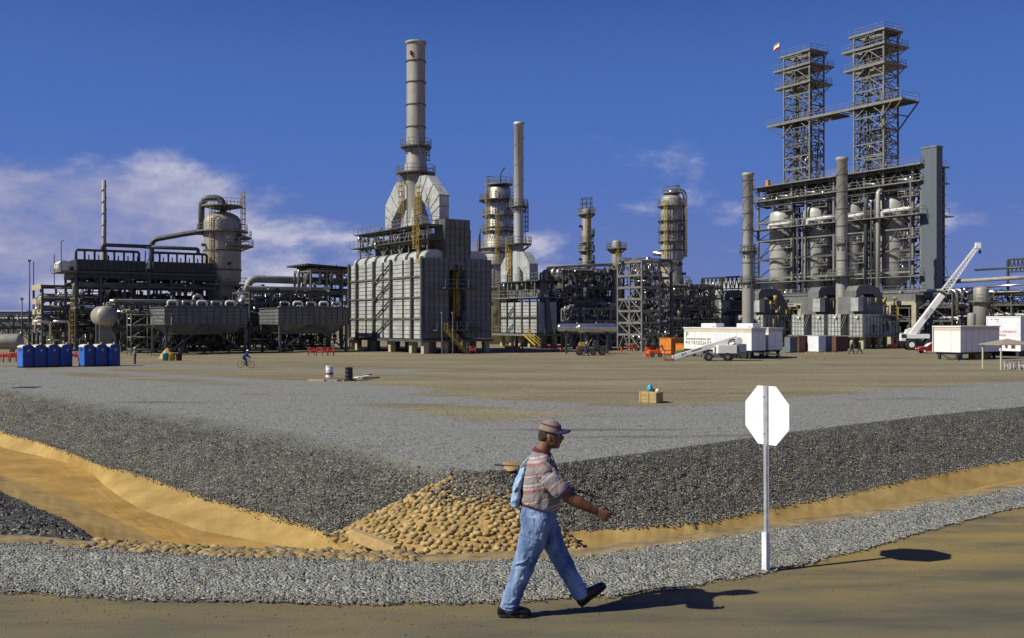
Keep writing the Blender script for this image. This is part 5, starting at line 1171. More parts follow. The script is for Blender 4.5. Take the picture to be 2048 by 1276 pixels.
# vessels lying down
def hvessel(name, px, py, D, r0, L_, lab, m, ang, legs='green', base=0):
    t = thing(name, lab, 'vessel', gp(px, D), ang); z = CZ-(py-HZ)/F*D-PAD; k = 5
    pts = []; rr = []
    for i in range(k+1): a = math.pi/2*i/k; pts.append((-.5*r0*math.cos(a),0,z)); rr.append(max(.02,r0*math.sin(a)))
    pts += [(L_,0,z)]; rr += [r0]
    for i in range(1,k+1): a = math.pi/2*(1-i/k); pts.append((L_+.5*r0*math.cos(a),0,z)); rr.append(max(.02,r0*math.sin(a)))
    part(t, 'shell', MB().path(pts, rr, 24), m)
    for x in (L_*.2, L_*.8): part(t, 'saddle', MB().box(x-.12,-r0*.6,0,x+.12,r0*.6,z-r0*.75), legs)
    part(t, 'nozzle', MB().path([(L_*.5,0,z+r0*.9),(L_*.5,0,z+r0*1.3)], .15, 10), 'steel_l')
    return t
hvessel('drum_vessel', 214, 632, 140, 1.45, 4.6, 'pale round-ended drum on thin legs at the left', 'clad_w', R(122), 'steel_l')
hvessel('drum_vessel', -30, 683, 128, 1.0, 4.2, 'grey drum with a white end behind the first toilets', 'clad_w', 0.1, 'concrete')
hvessel('pipe_drum', 1118, 655, 140, .55, 5.2, 'polished horizontal drum behind the utility truck', 'alu', 0.1, 'steel_d')
hvessel('pipe_drum', 1158, 656, 139, .65, 5.0, 'second polished horizontal drum behind the utility truck', 'alu', 0.1, 'steel_d')
# far-left background
rack(-60, 190, 30, 8, [3.2,5.6], 8, 1, 'distant low pipe rack at the left edge', 70, fit=200, per=5)
t = thing('distant_shed', 'distant low white-roofed shed at the left edge', 'shed', gp(-30,330), 0.1); part(t, 'wall', MB().box(0,0,0,16,8,5.5), 'casing_g'); part(t, 'roof', MB().prism([(-.5,5.5),(16.5,5.5),(13,8.2),(3,8.2)], 'y', -.5, 8.5), 'white')
for i_, (px, h, lab) in enumerate(((44,8.6,'short thin mast beside the distant shed'),(59,15.5,'thin mast left of the tall open rack'),)):
    t = thing('mast', lab, 'mast', gp(px,180), 0); part(t, 'pole', MB().path([(0,0,0),(0,0,h)], [.16,.1], 8), 'steel'); part(t, 'mast_head', MB().cbox((0,0,h),(.4,.3,.4)), 'steel_d')
# dark tree belt far away closes the horizon
for i_, (px, wd, h, D_) in enumerate(((15,120,5,420),)):
    pass
# interior walls that close the view through the densest racks
t = thing('equipment_building', 'long dark plant building behind the central pipework', 'building', gp(1050,196), TH); part(t, 'wall', MB().box(0,0,0,34,6,8.2), 'steel_d'); part(t, 'roof', MB().box(-.3,-.3,8.2,34.3,6.3,8.5), 'steel'); mb = MB()
for k in range(17): mb.box(k*2+.3,-.12,0,k*2+.5,0,8.1)
part(t, 'wall_rib', mb, 'steel')
t = thing('equipment_building', 'long dark plant building behind the left pipework', 'building', gp(160,176), TH); part(t, 'wall', MB().box(0,0,0,38,6,8.0), 'steel_d'); part(t, 'roof', MB().box(-.3,-.3,8.0,38.3,6.3,8.3), 'steel'); mb = MB()
for k in range(19): mb.box(k*2+.3,-.12,0,k*2+.5,0,7.9)
part(t, 'wall_rib', mb, 'steel')
t = thing('equipment_building', 'long dark plant building behind the four furnaces', 'building', (*f4.w(36,-10), PAD), TH); part(t, 'wall', MB().box(0,0,0,6,62,7.2), 'steel_d'); part(t, 'roof', MB().box(-.3,-.3,7.2,6.3,62.3,7.5), 'steel'); mb = MB()
for k in range(30): mb.box(-.12,k*2+.3,0,0,k*2+.5,7.1)
part(t, 'wall_rib', mb, 'steel')
# ------------------------------------------------------------------ things standing in the yard
def lettering(parent, txt, size, loc, rot, m, name='lettering', ext=0.004):
    cu = bpy.data.curves.new(name, 'FONT'); cu.body = txt; cu.size = size; cu.extrude = ext; cu.materials.append(M[m]); cu.align_x = 'LEFT'
    tmp = bpy.data.objects.new(name, cu); COL.objects.link(tmp); dg = bpy.context.evaluated_depsgraph_get(); me = bpy.data.meshes.new_from_object(tmp.evaluated_get(dg)); bpy.data.objects.remove(tmp)
    o = bpy.data.objects.new(name, me); COL.objects.link(o); o.parent = parent; o.location = loc; o.rotation_euler = rot; return o
LIT = (R(90), 0, R(-90))       # text lying on a face that looks along local -x
FRONT = (R(90), 0, 0)          # ... along local -y
# portable toilets
def toilet():
    t = thing('portable_toilet', '', 'portable toilet', (0,0,0), 0, 'blue portable toilets')
    part(t, 'skid', MB().box(-.55,-.55,0,.55,.55,.1), 'black'); part(t, 'cabin', MB().box(-.54,-.54,.1,.54,.54,2.0), 'blue_lit', bevel=.03)
    pr = [(.56*math.cos(math.pi*k/10), 1.98+.26*math.sin(math.pi*k/10)) for k in range(11)]
    part(t, 'roof', MB().prism(pr, 'y', -.5, .57), 'cream'); part(t, 'gable', MB().prism([(x*.97,z) for x,z in pr], 'y', -.56, -.51), 'blue_shaded')
    d = part(t, 'door', MB().box(-.49,-.585,.12,.49,-.545,1.96), 'blue_shaded', bevel=.012); part(d, 'handle', MB().box(.26,-.62,.95,.33,-.59,1.12), 'black')
    part(t, 'vent_pipe', MB().path([(.4,.4,1.9),(.4,.4,2.4)], .05, 8), 'cream'); part(t, 'badge', MB().cbox((0,-.595,1.70),(.2,.012,.12)).cbox((0,-.595,1.56),(.12,.012,.06)), 'cream')
    part(t, 'side_louvre', MB().box(-.555,-.3,1.6,-.543,.3,1.85), 'blue'); return t
T0 = toilet(); spots = []
for k in range(4): spots.append((41+26*k*1.0, 97.3+.75*k, ['leftmost portable toilet, first in the row of four', 'second portable toilet from the left in the row of four', 'third portable toilet from the left in the row of four', 'last portable toilet on the right of the row of four'][k]))
for k in range(3): spots.append((163+26*k, 99.5+.75*k, ['left toilet of the separate row of three, its side brightly lit', 'middle toilet of the separate row of three', 'right toilet of the separate row of three'][k]))
for k, (px, D, lab) in enumerate(spots):
    o = T0 if k == 0 else copy_tree(T0); X_, Y_, _ = gp(px+10, D); o.location = (X_, Y_, PAD); o.rotation_euler.z = R(52); o['label'] = lab
# oil drums and planks
def drum(px, py, m, lab, band=None):
    t = thing('oil_drum', lab, 'drum', gp(px, dist(py)), 0); t['group'] = 'oil drums on the planks'; t.location.z = PAD+.13
    prof = [(.29,0),(.30,.01),(.29,.03),(.285,.29),(.30,.31),(.285,.33),(.285,.58),(.30,.60),(.285,.62),(.285,.86),(.30,.88),(.29,.9),(.27,.885)]
    part(t, 'barrel', MB().lathe(prof, n=24), m); part(t, 'bung', MB().lathe([(.04,.885),(.04,.93)], (.12,0), 10), 'steel')
    if band: part(t, 'red_band', MB().lathe([(.287,.22),(.304,.24),(.304,.38),(.287,.40)], n=24, caps=False), 'red')
    return t
t = drum(659, 758, 'white_b', 'white drum with a red band standing on planks in the yard', True); part(t, 'hand_pump', MB().path([(-.05,0,.88),(-.05,0,1.06)], .025, 6), 'black')
drum(698, 762, 'black', 'black drum standing on planks beside the white one')
for k, (a, b, pya, pyb, lab, m) in enumerate(((618,650,760,761,'short yellowish plank at the left of the white drum','wood'), (645,690,761,762,'grey plank running under both drums','wood_g'), (672,712,763,762,'brown plank in front of the black drum','wood_g'), (708,742,757,755,'light plank leaning behind the black drum','wood_g'), (722,757,760,758,'grey plank end right of the black drum','wood_g'))):
    A_ = Vector(gp(a, dist(pya)+.6*k-1, PAD+.065)); B_ = Vector(gp(b, dist(pyb)+.6*k-.9, PAD+.065 + (.18 if k==3 else 0))); t = part(None, 'plank', MB().bar(A_, B_, .3, .12), m); props(t, lab, 'plank', 'planks under the drums')
t = part(None, 'white_sheet', MB().bar(Vector(gp(712,76.5,PAD+.2)), Vector(gp(738,77.3,PAD+.3)), .5, .06), 'white'); props(t, 'pale board lying on the planks right of the black drum', 'board')
# crate with odds and ends
D_ = dist(806); t = thing('wooden_crate', 'lone ochre wooden crate in the middle of the yard with things on it', 'crate', gp(1320, D_), R(52))
part(t, 'crate_box', MB().box(-.36,0,0,.36,1.12,.6), 'wood', bevel=.02); mb = MB()
for z in (.2,.42): mb.box(-.375,.02,z-.01,-.361,1.1,z+.01)
for y in (.07,.56,1.05): mb.box(-.39,y-.05,.02,-.376,y+.05,.58)
part(t, 'batten', mb, 'wood')
c = gp(1300, D_+.72); mb = MB(); mb.lathe([(.16,.62),(.19,.7),(.14,.85),(.09,.95),(.04,1.0)], n=12); o = part(None, 'cloth_bundle', mb, 'teal'); o.location = c; props(o, 'blue-white bundle on the left end of the crate', 'bundle')
o = part(None, 'glove', MB().lathe([(.1,.62),(.13,.66),(.06,.74)], n=10), 'black'); o.location = gp(1307, D_+.5); props(o, 'small dark lump in the middle of the crate top', 'glove')
o = part(None, 'hard_hat', MB().lathe([(.15,.62),(.13,.64),(.12,.70),(.07,.76),(.01,.78)], n=14), 'cream'); o.location = gp(1315, D_+.3); props(o, 'pale hard hat on the right end of the crate', 'hard hat')
# office trailers
def trailer(name, px, D, Lx, Ly, z0, z1, lab, m='white', ac=(), legs=True):
    f_ = Fr(px, D); t = thing(name, lab, 'trailer', f_.o, TH)
    b = part(t, 'body', MB().box(0,0,z0,Lx,Ly,z1-.1), m, bevel=.02)
    part(t, 'roof', MB().box(-.1,-.1,z1-.1,Lx+.1,Ly+.1,z1+.04), 'white'); part(t, 'fascia', MB().box(-.03,.02,z1-.5,-.002,Ly-.02,z1-.12).box(.02,-.03,z1-.5,Lx-.02,-.002,z1-.12), 'beige')
    mb = MB()
    for k in range(1, int(Ly/1.2)): mb.box(-.012,k*1.2-.01,z0,-.0015,k*1.2+.01,z1-.5)
    for k in range(1, int(Lx/1.2)): mb.box(k*1.2-.01,-.012,z0,k*1.2+.01,-.0015,z1-.5)
    mb.box(-.014,.0,z0,-.0015,Ly,z0+.05).box(.0,-.014,z0,Lx,-.0015,z0+.05)
    part(t, 'panel_joint', mb, 'bluegrey')
    part(t, 'chassis', MB().box(.2,.2,z0-.22,.4,Ly-.2,z0-.004).box(Lx-.4,.2,z0-.22,Lx-.2,Ly-.2,z0-.004).box(.4,.6,z0-.2,Lx-.4,.8,z0-.03).box(.4,Ly-.8,z0-.2,Lx-.4,Ly-.6,z0-.03), 'steel_d')
    for y in np.arange(.5, Ly, 2.4):
        for x in (.3, Lx-.3): part(t, 'support', MB().bar((x,y,0),(x,y,z0-.2),.28), 'steel_d')
    for (x,y) in ac: a = part(t, 'air_conditioner', MB().box(x,y,z1+.05,x+1.4,y+2.6,z1+.55), 'white', bevel=.04); part(a, 'grille', MB().box(x-.02,y+.3,z1+.12,x-.002,y+.6,z1+.2), 'steel_d')
    return t
Ly = Fr(1503,119).sy(1368)
t = trailer('site_trailer', 1503, 119, 2.45, Ly, .97, 3.72, 'long white site trailer with coloured lettering on its lit side', ac=((.4,.2),(.4,6.3)))
tr = t; yl = Ly-.35
part(t, 'corner_panel', MB().box(-.02,4.3,.97,-.0025,6.2,3.2), 'white_b')
cols_ = ['steel_d','bluegrey','orange','red','bluegrey','orange','steel_d','yellow','bluegrey','steel_d']
for k, ch in enumerate('PETROZUATA'): lettering(t, ch, .62, (-.03, yl-.55*k*.86, 1.58), LIT, cols_[k])
lettering(t, 'CONSORCIO EN PROCESO, TRAC', .30, (-.03, yl, 2.18), LIT, 'green'); lettering(t, 'P', .95, (-.03, yl, 2.5), LIT, 'green', 'logo'); lettering(t, '\u2022', .5, (-.03, 5.9, 2.75), LIT, 'red', 'logo')
part(t, 'tow_bar', MB().bar((2.2,-.3,.8),(2.0,-2.6,.5),.12).bar((.3,-.3,.8),(1.9,-2.6,.5),.12).bar((1.95,-2.6,0),(1.95,-2.6,.6),.1), 'steel_d')
for y in (1.3,2.1): part(t, 'wheel', MB().path([(.1,y,.42),(.38,y,.42)], .42, 18), 'rubber')
trailer('site_trailer', 1537, 121.5, 2.5, 9.5, .97, 3.72, 'grey-ended site trailer standing behind the lettered one', ac=())
t = trailer('square_trailer', 1921, 116, 8.0, 3.5, .85, 3.95, 'square white trailer raised on dark jacks at the right', ac=())
part(t, 'hitch', MB().bar((0,.6,.6),(-1.6,-.6,.15),.12).bar((0,2.4,.6),(-1.5,.2,.15),.12), 'steel_d'); part(t, 'gutter_pole', MB().bar((-.12,3.5,.9),(-.12,3.5,4),.07), 'white')
t = thing('white_container', 'tall white steel container with faded red stencils at the right edge', 'container', Fr(2041,127).o, TH)
part(t, 'shell', MB().box(0,0,.75,9,4.55,5.15), 'white_b', bevel=.05); mb = MB()
for z in (.7,5.05): mb.box(-.04,-.04,z,.0-.002,4.59,z+.13)
for y in (-.04,4.45): mb.box(-.045,y,.75,-.003,y+.14,5.1)
part(t, 'edge_rail', mb, 'white_b')
for k,(s,y,z) in enumerate((('NO SMOKING',3.2,3.05),('AREA',2.9,2.6))): lettering(t, s, .42, (-.03,y,z), LIT, 'orange')
part(t, 'stencil_mark', MB().box(-.012,2.9,4.72,-.003,3.5,4.80).box(-.012,3.75,4.70,-.003,3.95,4.82).box(-.012,2.95,4.42,-.003,3.08,4.56), 'bluegrey', kind='stuff'); part(t, 'notice_board', MB().box(-.06,2.7,1.05,-.01,3.3,1.75).box(-.06,.7,1.05,-.01,1.2,1.7).box(-.06,1.7,1.1,-.01,2.0,1.5), 'brown')
for y in (.4,4.1): part(t, 'skid', MB().box(0,y-.2,0,9,y+.2,.74), 'steel_d')
solo('tool_box', MB().box(0,0,0,3.4,.9,.62).box(-.05,-.05,.62,3.45,.95,.7), 'yellow', 'long low yellow box under the square white trailer', 'box', (*Fr(1957,119).w(0,.4), PAD), TH)
for k, (px, m, lab) in enumerate(((1918,'teal','light blue bin beneath the square white trailer'),)): solo('blue_bin', MB().lathe([(.38,0),(.42,1.0)], n=16).lathe([(.44,1.0),(.44,1.06),(.1,1.12)], n=16), m, lab, 'bin', gp(px, 118))
# canopy with seats
D_ = 92.5; t = thing('shade_canopy', 'small open shade roof on thin white posts at the right edge', 'shelter', gp(2002, D_), R(8))
for (x, y) in ((0,0),(1.5,2.2),(3.0,0),(0,2.8)): part(t, 'post', MB().bar((x,y,0),(x,y,2.35),.1), 'cream')
part(t, 'roof', MB().add([(-.35,-.4,2.3),(3.6,-.4,2.3),(3.6,3.0,2.3),(-.35,3.0,2.3),(1.5,1.3,2.82),(-.35,-.4,2.36),(3.6,-.4,2.36),(3.6,3.0,2.36),(-.35,3.0,2.36),(1.5,1.3,2.88)], [(0,1,4),(1,2,4),(2,3,4),(3,0,4),(5,6,9),(6,7,9),(7,8,9),(8,5,9),(0,1,6,5),(1,2,7,6),(2,3,8,7),(3,0,5,8)]), 'wood_g')
t = thing('table', 'white table standing under the shade roof', 'table', gp(2031, D_+1), R(8)); part(t, 'table_top', MB().box(-.45,-.35,.82,.45,.35,.87), 'white')
for (x,y) in ((-.35,-.28),(.35,-.28),(-.35,.28),(.35,.28)): part(t, 'leg', MB().bar((x,y,0),(x,y,.82),.06), 'white')
for k, (px, lab) in enumerate(((2016,'white plastic chair under the left of the shade roof'),(2043,'white plastic chair cut by the right edge of the picture'))):
    t = thing('plastic_chair', lab, 'chair', gp(px, D_+.3), R(20+k*40), 'white plastic chairs'); part(t, 'seat', MB().box(-.22,-.22,.4,.22,.22,.44), 'white'); part(t, 'backrest', MB().box(-.22,.19,.44,-.14,.23,.85).box(.14,.19,.44,.22,.23,.85).box(-.22,.19,.75,.22,.23,.86), 'white')
    for (x,y) in ((-.2,-.2),(.2,-.2),(-.2,.2),(.2,.2)): part(t, 'leg', MB().bar((x,y,0),(x,y,.4),.04), 'white')
# wheels helper
def wheel(t, c, r_, w_, ax='y', rim='steel_l'):
    d = (0,w_/2,0) if ax == 'y' else (w_/2,0,0)
    a = tuple(c[i]-d[i] for i in range(3)); b = tuple(c[i]+d[i] for i in range(3)); g = part(t, 'wheel', MB().path([a, tuple(a[i]*.9+b[i]*.1 for i in range(3)), tuple(a[i]*.1+b[i]*.9 for i in range(3)), b], [r_*.9, r_, r_, r_*.9], 22), 'rubber')
    a2 = tuple(c[i]-d[i]*1.04 for i in range(3)); b2 = tuple(c[i]+d[i]*1.04 for i in range(3)); part(g, 'rim', MB().path([a2,b2], r_*.5, 16), rim); return g
# boom lift
D_ = dist(722); t = thing('boom_lift', 'white boom lift with its boom lowered to the left before the lettered trailer', 'boom lift', gp(1417, D_), R(4)); s_ = F/D_
def bx_(px): return (px-1417)/s_
def bz_(py): return (722-py)/s_
for px in (1417,1455): wheel(t, (bx_(px),0,.47), .47, .36); 
for px in (1424,1470): wheel(t, (bx_(px),2.0,.47), .47, .36)
part(t, 'chassis', MB().box(bx_(1408),.2,.38,bx_(1484),1.8,.78), 'bluegrey', bevel=.03)
part(t, 'turntable', MB().box(bx_(1436),-.1,.84,bx_(1475),2.1,bz_(690)), 'white', bevel=.06); part(t, 'counterweight', MB().box(bx_(1475)+.01,0,.95,bx_(1495),2.0,bz_(688)), 'bluegrey', bevel=.08)
a, b = (bx_(1348),.9,bz_(716)), (bx_(1440),.9,bz_(688)); bm_ = part(t, 'boom', MB().bar(a,b,.42,.5).bar(tuple(a[i]*.35+b[i]*.65 for i in range(3)),(bx_(1478),.9,bz_(677)),.5,.56), 'white', bevel=.02); lettering(bm_, 'JLG', .36, (a[0]+1.0,.67,a[2]+.28), (R(90),R(-17),0), 'black')
part(t, 'boom_pivot', MB().path([(bx_(1482),.5,bz_(682)),(bx_(1482),1.3,bz_(682))], .42, 16), 'white'); part(t, 'boom_stripe', MB().bar((bx_(1385),.67,bz_(702.5)),(bx_(1412),.67,bz_(694.3)),.02,.08), 'red')
bk = part(t, 'work_basket', MB().box(bx_(1329),.2,.1,bx_(1348),1.6,.18).bar((bx_(1329),.2,.1),(bx_(1329),.2,1.2),.06).bar((bx_(1347),.2,.1),(bx_(1347),.2,1.2),.06).bar((bx_(1329),.2,1.2),(bx_(1347),.2,1.2),.06).bar((bx_(1329),1.6,1.2),(bx_(1347),1.6,1.2),.06).bar((bx_(1329),.2,.65),(bx_(1347),.2,.65),.05).bar((bx_(1329),.2,1.2),(bx_(1329),1.6,1.2),.06), 'red')
part(t, 'control_hoses', MB().bend([(bx_(1460),.6,bz_(690)),(bx_(1463),.6,bz_(680)),(bx_(1484),.6,bz_(679))], .06, .3, 6), 'black')
# orange crates and machine
def obox(px, D, sx_, sy_, sz_, m, lab, cat='crate', name='orange_crate'):
    t = thing(name, lab, cat, gp(px, D), TH); b = part(t, 'crate_body', MB().box(0,0,.12,sx_,sy_,sz_), m); mb = MB()
    for k in range(1, int(sy_/.6)+1): mb.box(-.04,k*.6-.03,.12,-.002,k*.6+.03,sz_)
    for k in range(1, int(sx_/.6)+1): mb.box(k*.6-.03,-.04,.12,k*.6+.03,-.002,sz_)
    for z in (.14, sz_/2, sz_-.08): mb.box(-.05,0,z,-.003,sy_,z+.06); mb.box(0,-.05,z,sx_,-.003,z+.06)
    part(b, 'frame_rail', mb, m); part(t, 'skid', MB().box(0,.1,0,sx_,.3,.11).box(0,sy_-.3,0,sx_,sy_-.1,.11), 'steel_d'); return t
obox(1342, 135, 2.0, 2.3, 2.25, 'orange', 'larger orange crate left of the lettered trailer'); obox(1368, 132, 1.5, 1.6, 1.55, 'orange', 'smaller orange crate half behind the lettered trailer'); obox(1364, 127, 1.2, 1.1, .8, 'green', 'green bin at the foot of the orange crates', 'bin', 'green_bin')
t = thing('trencher', 'small orange-red machine parked before the orange crates', 'machine', gp(1312, 126), R(10)); part(t, 'bonnet', MB().box(-.9,0,.35,.7,.9,.85), 'orangered', bevel=.06); part(t, 'arm', MB().bar((.3,.4,.85),(.9,.4,1.5),.14).bar((.9,.4,1.5),(1.2,.4,.7),.12), 'brown'); part(t, 'blade', MB().box(-1.4,-.1,.1,-.9,1,.4), 'orangered')
for x in (-.5,.5): wheel(t, (x,-.08,.28), .28, .2)
def barrel_heap(px, D, m, lab): t = solo('plastic_barrier', MB().prism([(-.3,0),(.3,0),(.18,.35),(.12,.75),(-.12,.75),(-.18,.35)], 'x', 0, 1.7), m, lab, 'barrier', gp(px, D), .2)
barrel_heap(1290, 152, 'orangered', 'bright orange barrier right of the stair tower base'); barrel_heap(1776, 165, 'orangered', 'orange barrier left of the crane wheels'); barrel_heap(1797, 170, 'orangered', 'orange barrier touching the crane front')
# containers at the furnace feet
for k, (px, D, sx_, sy_, h, m, lab) in enumerate(((1598,146,2.4,2.4,2.3,'brown','rust-brown container end between the trailers and furnaces'),(1580,143,1.6,1.0,2.2,'bluegrey','narrow grey cabinet left of the rust-brown container'),(1612,147,2.2,1.2,2.3,'bluegrey','blue-grey cabinet left of the white-faced one'),(1637,145,1.6,2.0,2.35,'white_b','bright white-faced cabinet before the furnaces'),(1650,147,1.6,1.0,2.3,'bluegrey','plain blue-grey cabinet right of the white-faced one'),(1672,150,2.8,1.3,2.2,'brown','dark rust container at the right end of the cabinets'))):
    t = thing('storage_container', lab, 'container', gp(px, D), TH, 'containers in front of the furnaces'); part(t, 'shell', MB().box(0,0,.12,sx_,sy_,h), m); mb = MB()
    for q in range(1,5): mb.box(sx_*q/5-.03,-.04,.15,sx_*q/5+.03,-.002,h-.1)
    mb.box(-.03,-.03,h+.002,sx_+.03,sy_+.03,h+.06); part(t, 'rib', mb, m); part(t, 'skid', MB().box(.1,.1,0,sx_-.1,sy_-.1,.115), 'steel_d')
# crane
D_ = 157; s_ = F/D_; t = thing('mobile_crane', 'white mobile crane with a long raised boom at the right', 'crane', gp(1822, D_), R(-6)); cx = lambda px: (px-1822)/s_; cz = lambda py: (697-py)/s_
wheel(t, (0,-.2,.85), .85, .6, rim='white'); wheel(t, (2.9,-.2,.85), .85, .6, rim='white'); wheel(t, (.2,2.4,.85), .85, .6); wheel(t, (3.2,2.4,.85), .85, .6)
part(t, 'chassis', MB().box(-1.3,.2,.7,4.4,2.0,1.25).box(-.4,.1,1.25,1.2,2.1,1.75), 'black', bevel=.05); part(t, 'superstructure', MB().box(-.6,.3,1.8,3.0,2.0,2.5).prism([(-.7,2.5),(.9,2.5),(.3,3.5),(-.5,3.2)], 'y', .9, 1.5), 'white', bevel=.05)
cb = part(t, 'cab', MB().box(-1.5,.2,1.4,-.65,1.1,2.6), 'white', bevel=.08); part(cb, 'window', MB().box(-1.4,.185,1.9,-.75,.198,2.5), 'glass')
A_ = (cx(1826),1.1,cz(668)); B_ = (cx(1886),1.1,cz(586)); C_ = (cx(1955),1.1,cz(488))
bm_ = part(t, 'boom', MB().bar(A_,B_,.80,.92), 'white', bevel=.04); part(bm_, 'boom_section', MB().bar(B_,(cx(1893),1.1,cz(576)),.75,.85), 'steel_d')
ang = math.atan2(B_[2]-A_[2], B_[0]-A_[0]); lettering(bm_, 'GROVE', .62, (cx(1851)+.1,.6,cz(636)), (R(90),-ang,0), 'black')
mb = MB(); n_ = 15; d = Vector(C_)-Vector(B_); nrm = Vector((-d.z,0,d.x)).normalized(); p0 = Vector(B_)+d*.05
for k in range(n_):
    a = p0+d*.93*k/n_; b = p0+d*.93*(k+1)/n_; wa = .48-.3*k/n_; wb = .48-.3*(k+1)/n_
    for sy_ in (-.35,.35):
        for sn in (-1,1): mb.bar(a+nrm*sn*wa+Vector((0,sy_,0)), b+nrm*sn*wb+Vector((0,sy_,0)), .1)
        mb.bar(a+nrm*wa+Vector((0,sy_,0)), b-nrm*wb+Vector((0,sy_,0)), .07); mb.bar(a-nrm*wa+Vector((0,sy_,0)), a+nrm*wa+Vector((0,sy_,0)), .06)
    for sn in (-1,1): mb.bar(a+nrm*sn*wa+Vector((0,-.35,0)), b+nrm*sn*wb+Vector((0,.35,0)), .06)
part(bm_, 'lattice_jib', mb, 'white'); part(bm_, 'boom_head', MB().cbox(C_, (.7,.7,.9)), 'white'); part(bm_, 'hook_line', MB().bar((cx(1958),1.1,cz(486)),(cx(1959),1.1,cz(500)),.05).cbox((cx(1959),1.1,cz(501)),(.3,.3,.5)), 'steel_d')
part(t, 'lift_cylinder', MB().path([(cx(1836),1.1,cz(672)),(cx(1850),1.1,cz(640))], .22, 12), 'white')
# red car
D_ = 140; t = thing('parked_car', 'dark red car parked half behind the square white trailer', 'car', gp(1838, D_), R(-4))
pr = [(0,.35),(0,.75),(.25,.88),(1.15,.98),(1.75,1.42),(3.0,1.45),(3.7,1.02),(4.2,.95),(4.25,.4)]
part(t, 'body', MB().prism(pr, 'y', 0, 1.65), 'car_red', bevel=.06); part(t, 'window', MB().prism([(1.3,1.0),(1.8,1.36),(2.35,1.38),(2.35,1.0)], 'y', -.01, 1.66).prism([(2.45,1.0),(2.45,1.38),(2.95,1.38),(3.5,1.02)], 'y', -.01, 1.66), 'glass'); part(t, 'windscreen', MB().add([(1.13,.15,1.0),(1.72,.15,1.44),(1.72,1.5,1.44),(1.13,1.5,1.0)], [(0,1,2,3)]), 'white_b')
for x in (.8,3.4): wheel(t, (x,.1,.32), .32, .22, rim='white'); wheel(t, (x,1.55,.32), .32, .22)
part(t, 'headlight', MB().cbox((.02,.25,.72),(.1,.25,.14)), 'white'); part(t, 'headlight', MB().cbox((.02,1.4,.72),(.1,.25,.14)), 'white')
# utility truck
D_ = dist(711); s_ = F/D_; t = thing('utility_truck', 'dark flatbed truck loaded with gear in front of the polished drums', 'truck', gp(1160, D_), R(2))
for x in (0, 1.75, 3.0): wheel(t, (x,0,.42), .42, .26, rim='brown')
for x in (0, 3.0): wheel(t, (x,1.5,.42), .42, .26)
part(t, 'chassis', MB().box(-.3,.15,.5,3.4,1.4,.72), 'black'); part(t, 'bonnet', MB().box(2.6,.05,.73,3.5,1.45,1.3), 'steel_d', bevel=.05); part(t, 'cab', MB().prism([(1.9,.73),(2.55,.73),(2.55,1.5),(2.4,2.0),(1.9,2.0)], 'y', .05, 1.45), 'steel_d'); part(t, 'engine_box', MB().box(-.3,.1,.73,.9,1.4,1.25), 'brown'); part(t, 'load', MB().cbox((.3,.7,1.5),(.7,.8,.5)).bar((.9,.4,1.0),(1.6,.4,2.2),.1), 'yellow'); part(t, 'roll_bar', MB().bar((1.0,.1,.7),(1.0,.1,1.9),.08).bar((1.0,1.4,.7),(1.0,1.4,1.9),.08).bar((1.0,.1,1.9),(1.0,1.4,1.9),.08), 'steel_l')
# bins by the first cooler
for px, m, lab in ((331,'teal','light blue bin at the foot of the box cooler'),(344,'yellow','yellow bin between the light blue and the black bins'),(358,'black','black bin right of the yellow bin')):
    t = thing('waste_bin', lab, 'bin', gp(px, 114.5), 0, 'bins before the box cooler'); part(t, 'barrel', MB().lathe([(.30,0),(.36,.78),(.38,.8),(.36,.82)], n=18), m); part(t, 'lid', MB().lathe([(.37,.825),(.2,.9),(.02,.92)], n=18), m)
solo('scrap_heap', MB().lathe([(1.0,0),(.8,.5),(.3,1.1),(.02,1.3)], n=7, smooth=False), 'yellow', 'yellowish heap behind the coloured bins', 'heap', gp(335,121))
# red pipe barriers
def barrier(px, D, n_, lab, rz=0.15, h=1.05, m='red'):
    t = thing('red_barrier', lab, 'barrier', gp(px, D), rz, 'red barriers along the plant edge')
    for k in range(n_): part(t, 'post', MB().path([(k*.75,0,0),(k*.75,0,h)], .06, 6), m)
    part(t, 'rail', MB().path([(0,0,h-.05),((n_-1)*.75,0,h-.05)], .055, 6).path([(0,0,h*.5),((n_-1)*.75,0,h*.5)], .05, 6), m)
    part(t, 'board', MB().box(.05,-.03,h*.52,(n_-1)*.75-.05,.03,h*.82), m)
for px, D, n_, lab in ((617,132,2,'narrow red barrier under the right box cooler'),(633,131,4,'wider red barrier under the right box cooler'),(655,132,2,'last red barrier left of the largest heater'),(1010,147,4,'red barrier before the small heater legs'),(1084,150,4,'red barrier right of the small heater stairs'),(-8,110,6,'red barrier left of the toilets'),(18,112,3,'second red barrier behind the first toilet'),(143,112,2,'red barrier in the gap between the toilet rows'),(940,137,2,'small red barrier under the largest heater'),(1255,150,3,'red barrier at the foot of the stair tower')): barrier(px, D, n_, lab)
for px, D, lab in ((1108,149,'orange cone before the dense dark structure'),(1121,146,'orange cone left of the utility truck'),(1243,149,'orange cone at the stair tower')): 
    t = thing('traffic_cone', lab, 'cone', gp(px, D), 0, 'orange cones'); part(t, 'cone_body', MB().lathe([(.2,.04),(.03,.7)], n=12), 'orangered'); part(t, 'base', MB().box(-.25,-.25,0,.25,.25,.04), 'orangered')
t = thing('yellow_stand', 'thin yellow stand left of the walking pair', 'stand', gp(1612,118), .2)
for k in range(4): part(t, 'post', MB().path([(k*1.2,0,0),(k*1.2,0,.9)], .035, 6), 'yellow')
part(t, 'rail', MB().path([(0,0,.88),(3.6,0,.88)], .03, 6), 'yellow')
solo('scrap_plank', MB().box(0,0,0,1.3,.25,.16).box(1.0,.05,.16,1.5,.2,.26), 'wood', 'pale scrap of timber on the ground right of the lettered trailer', 'plank', gp(1596,122), 0)
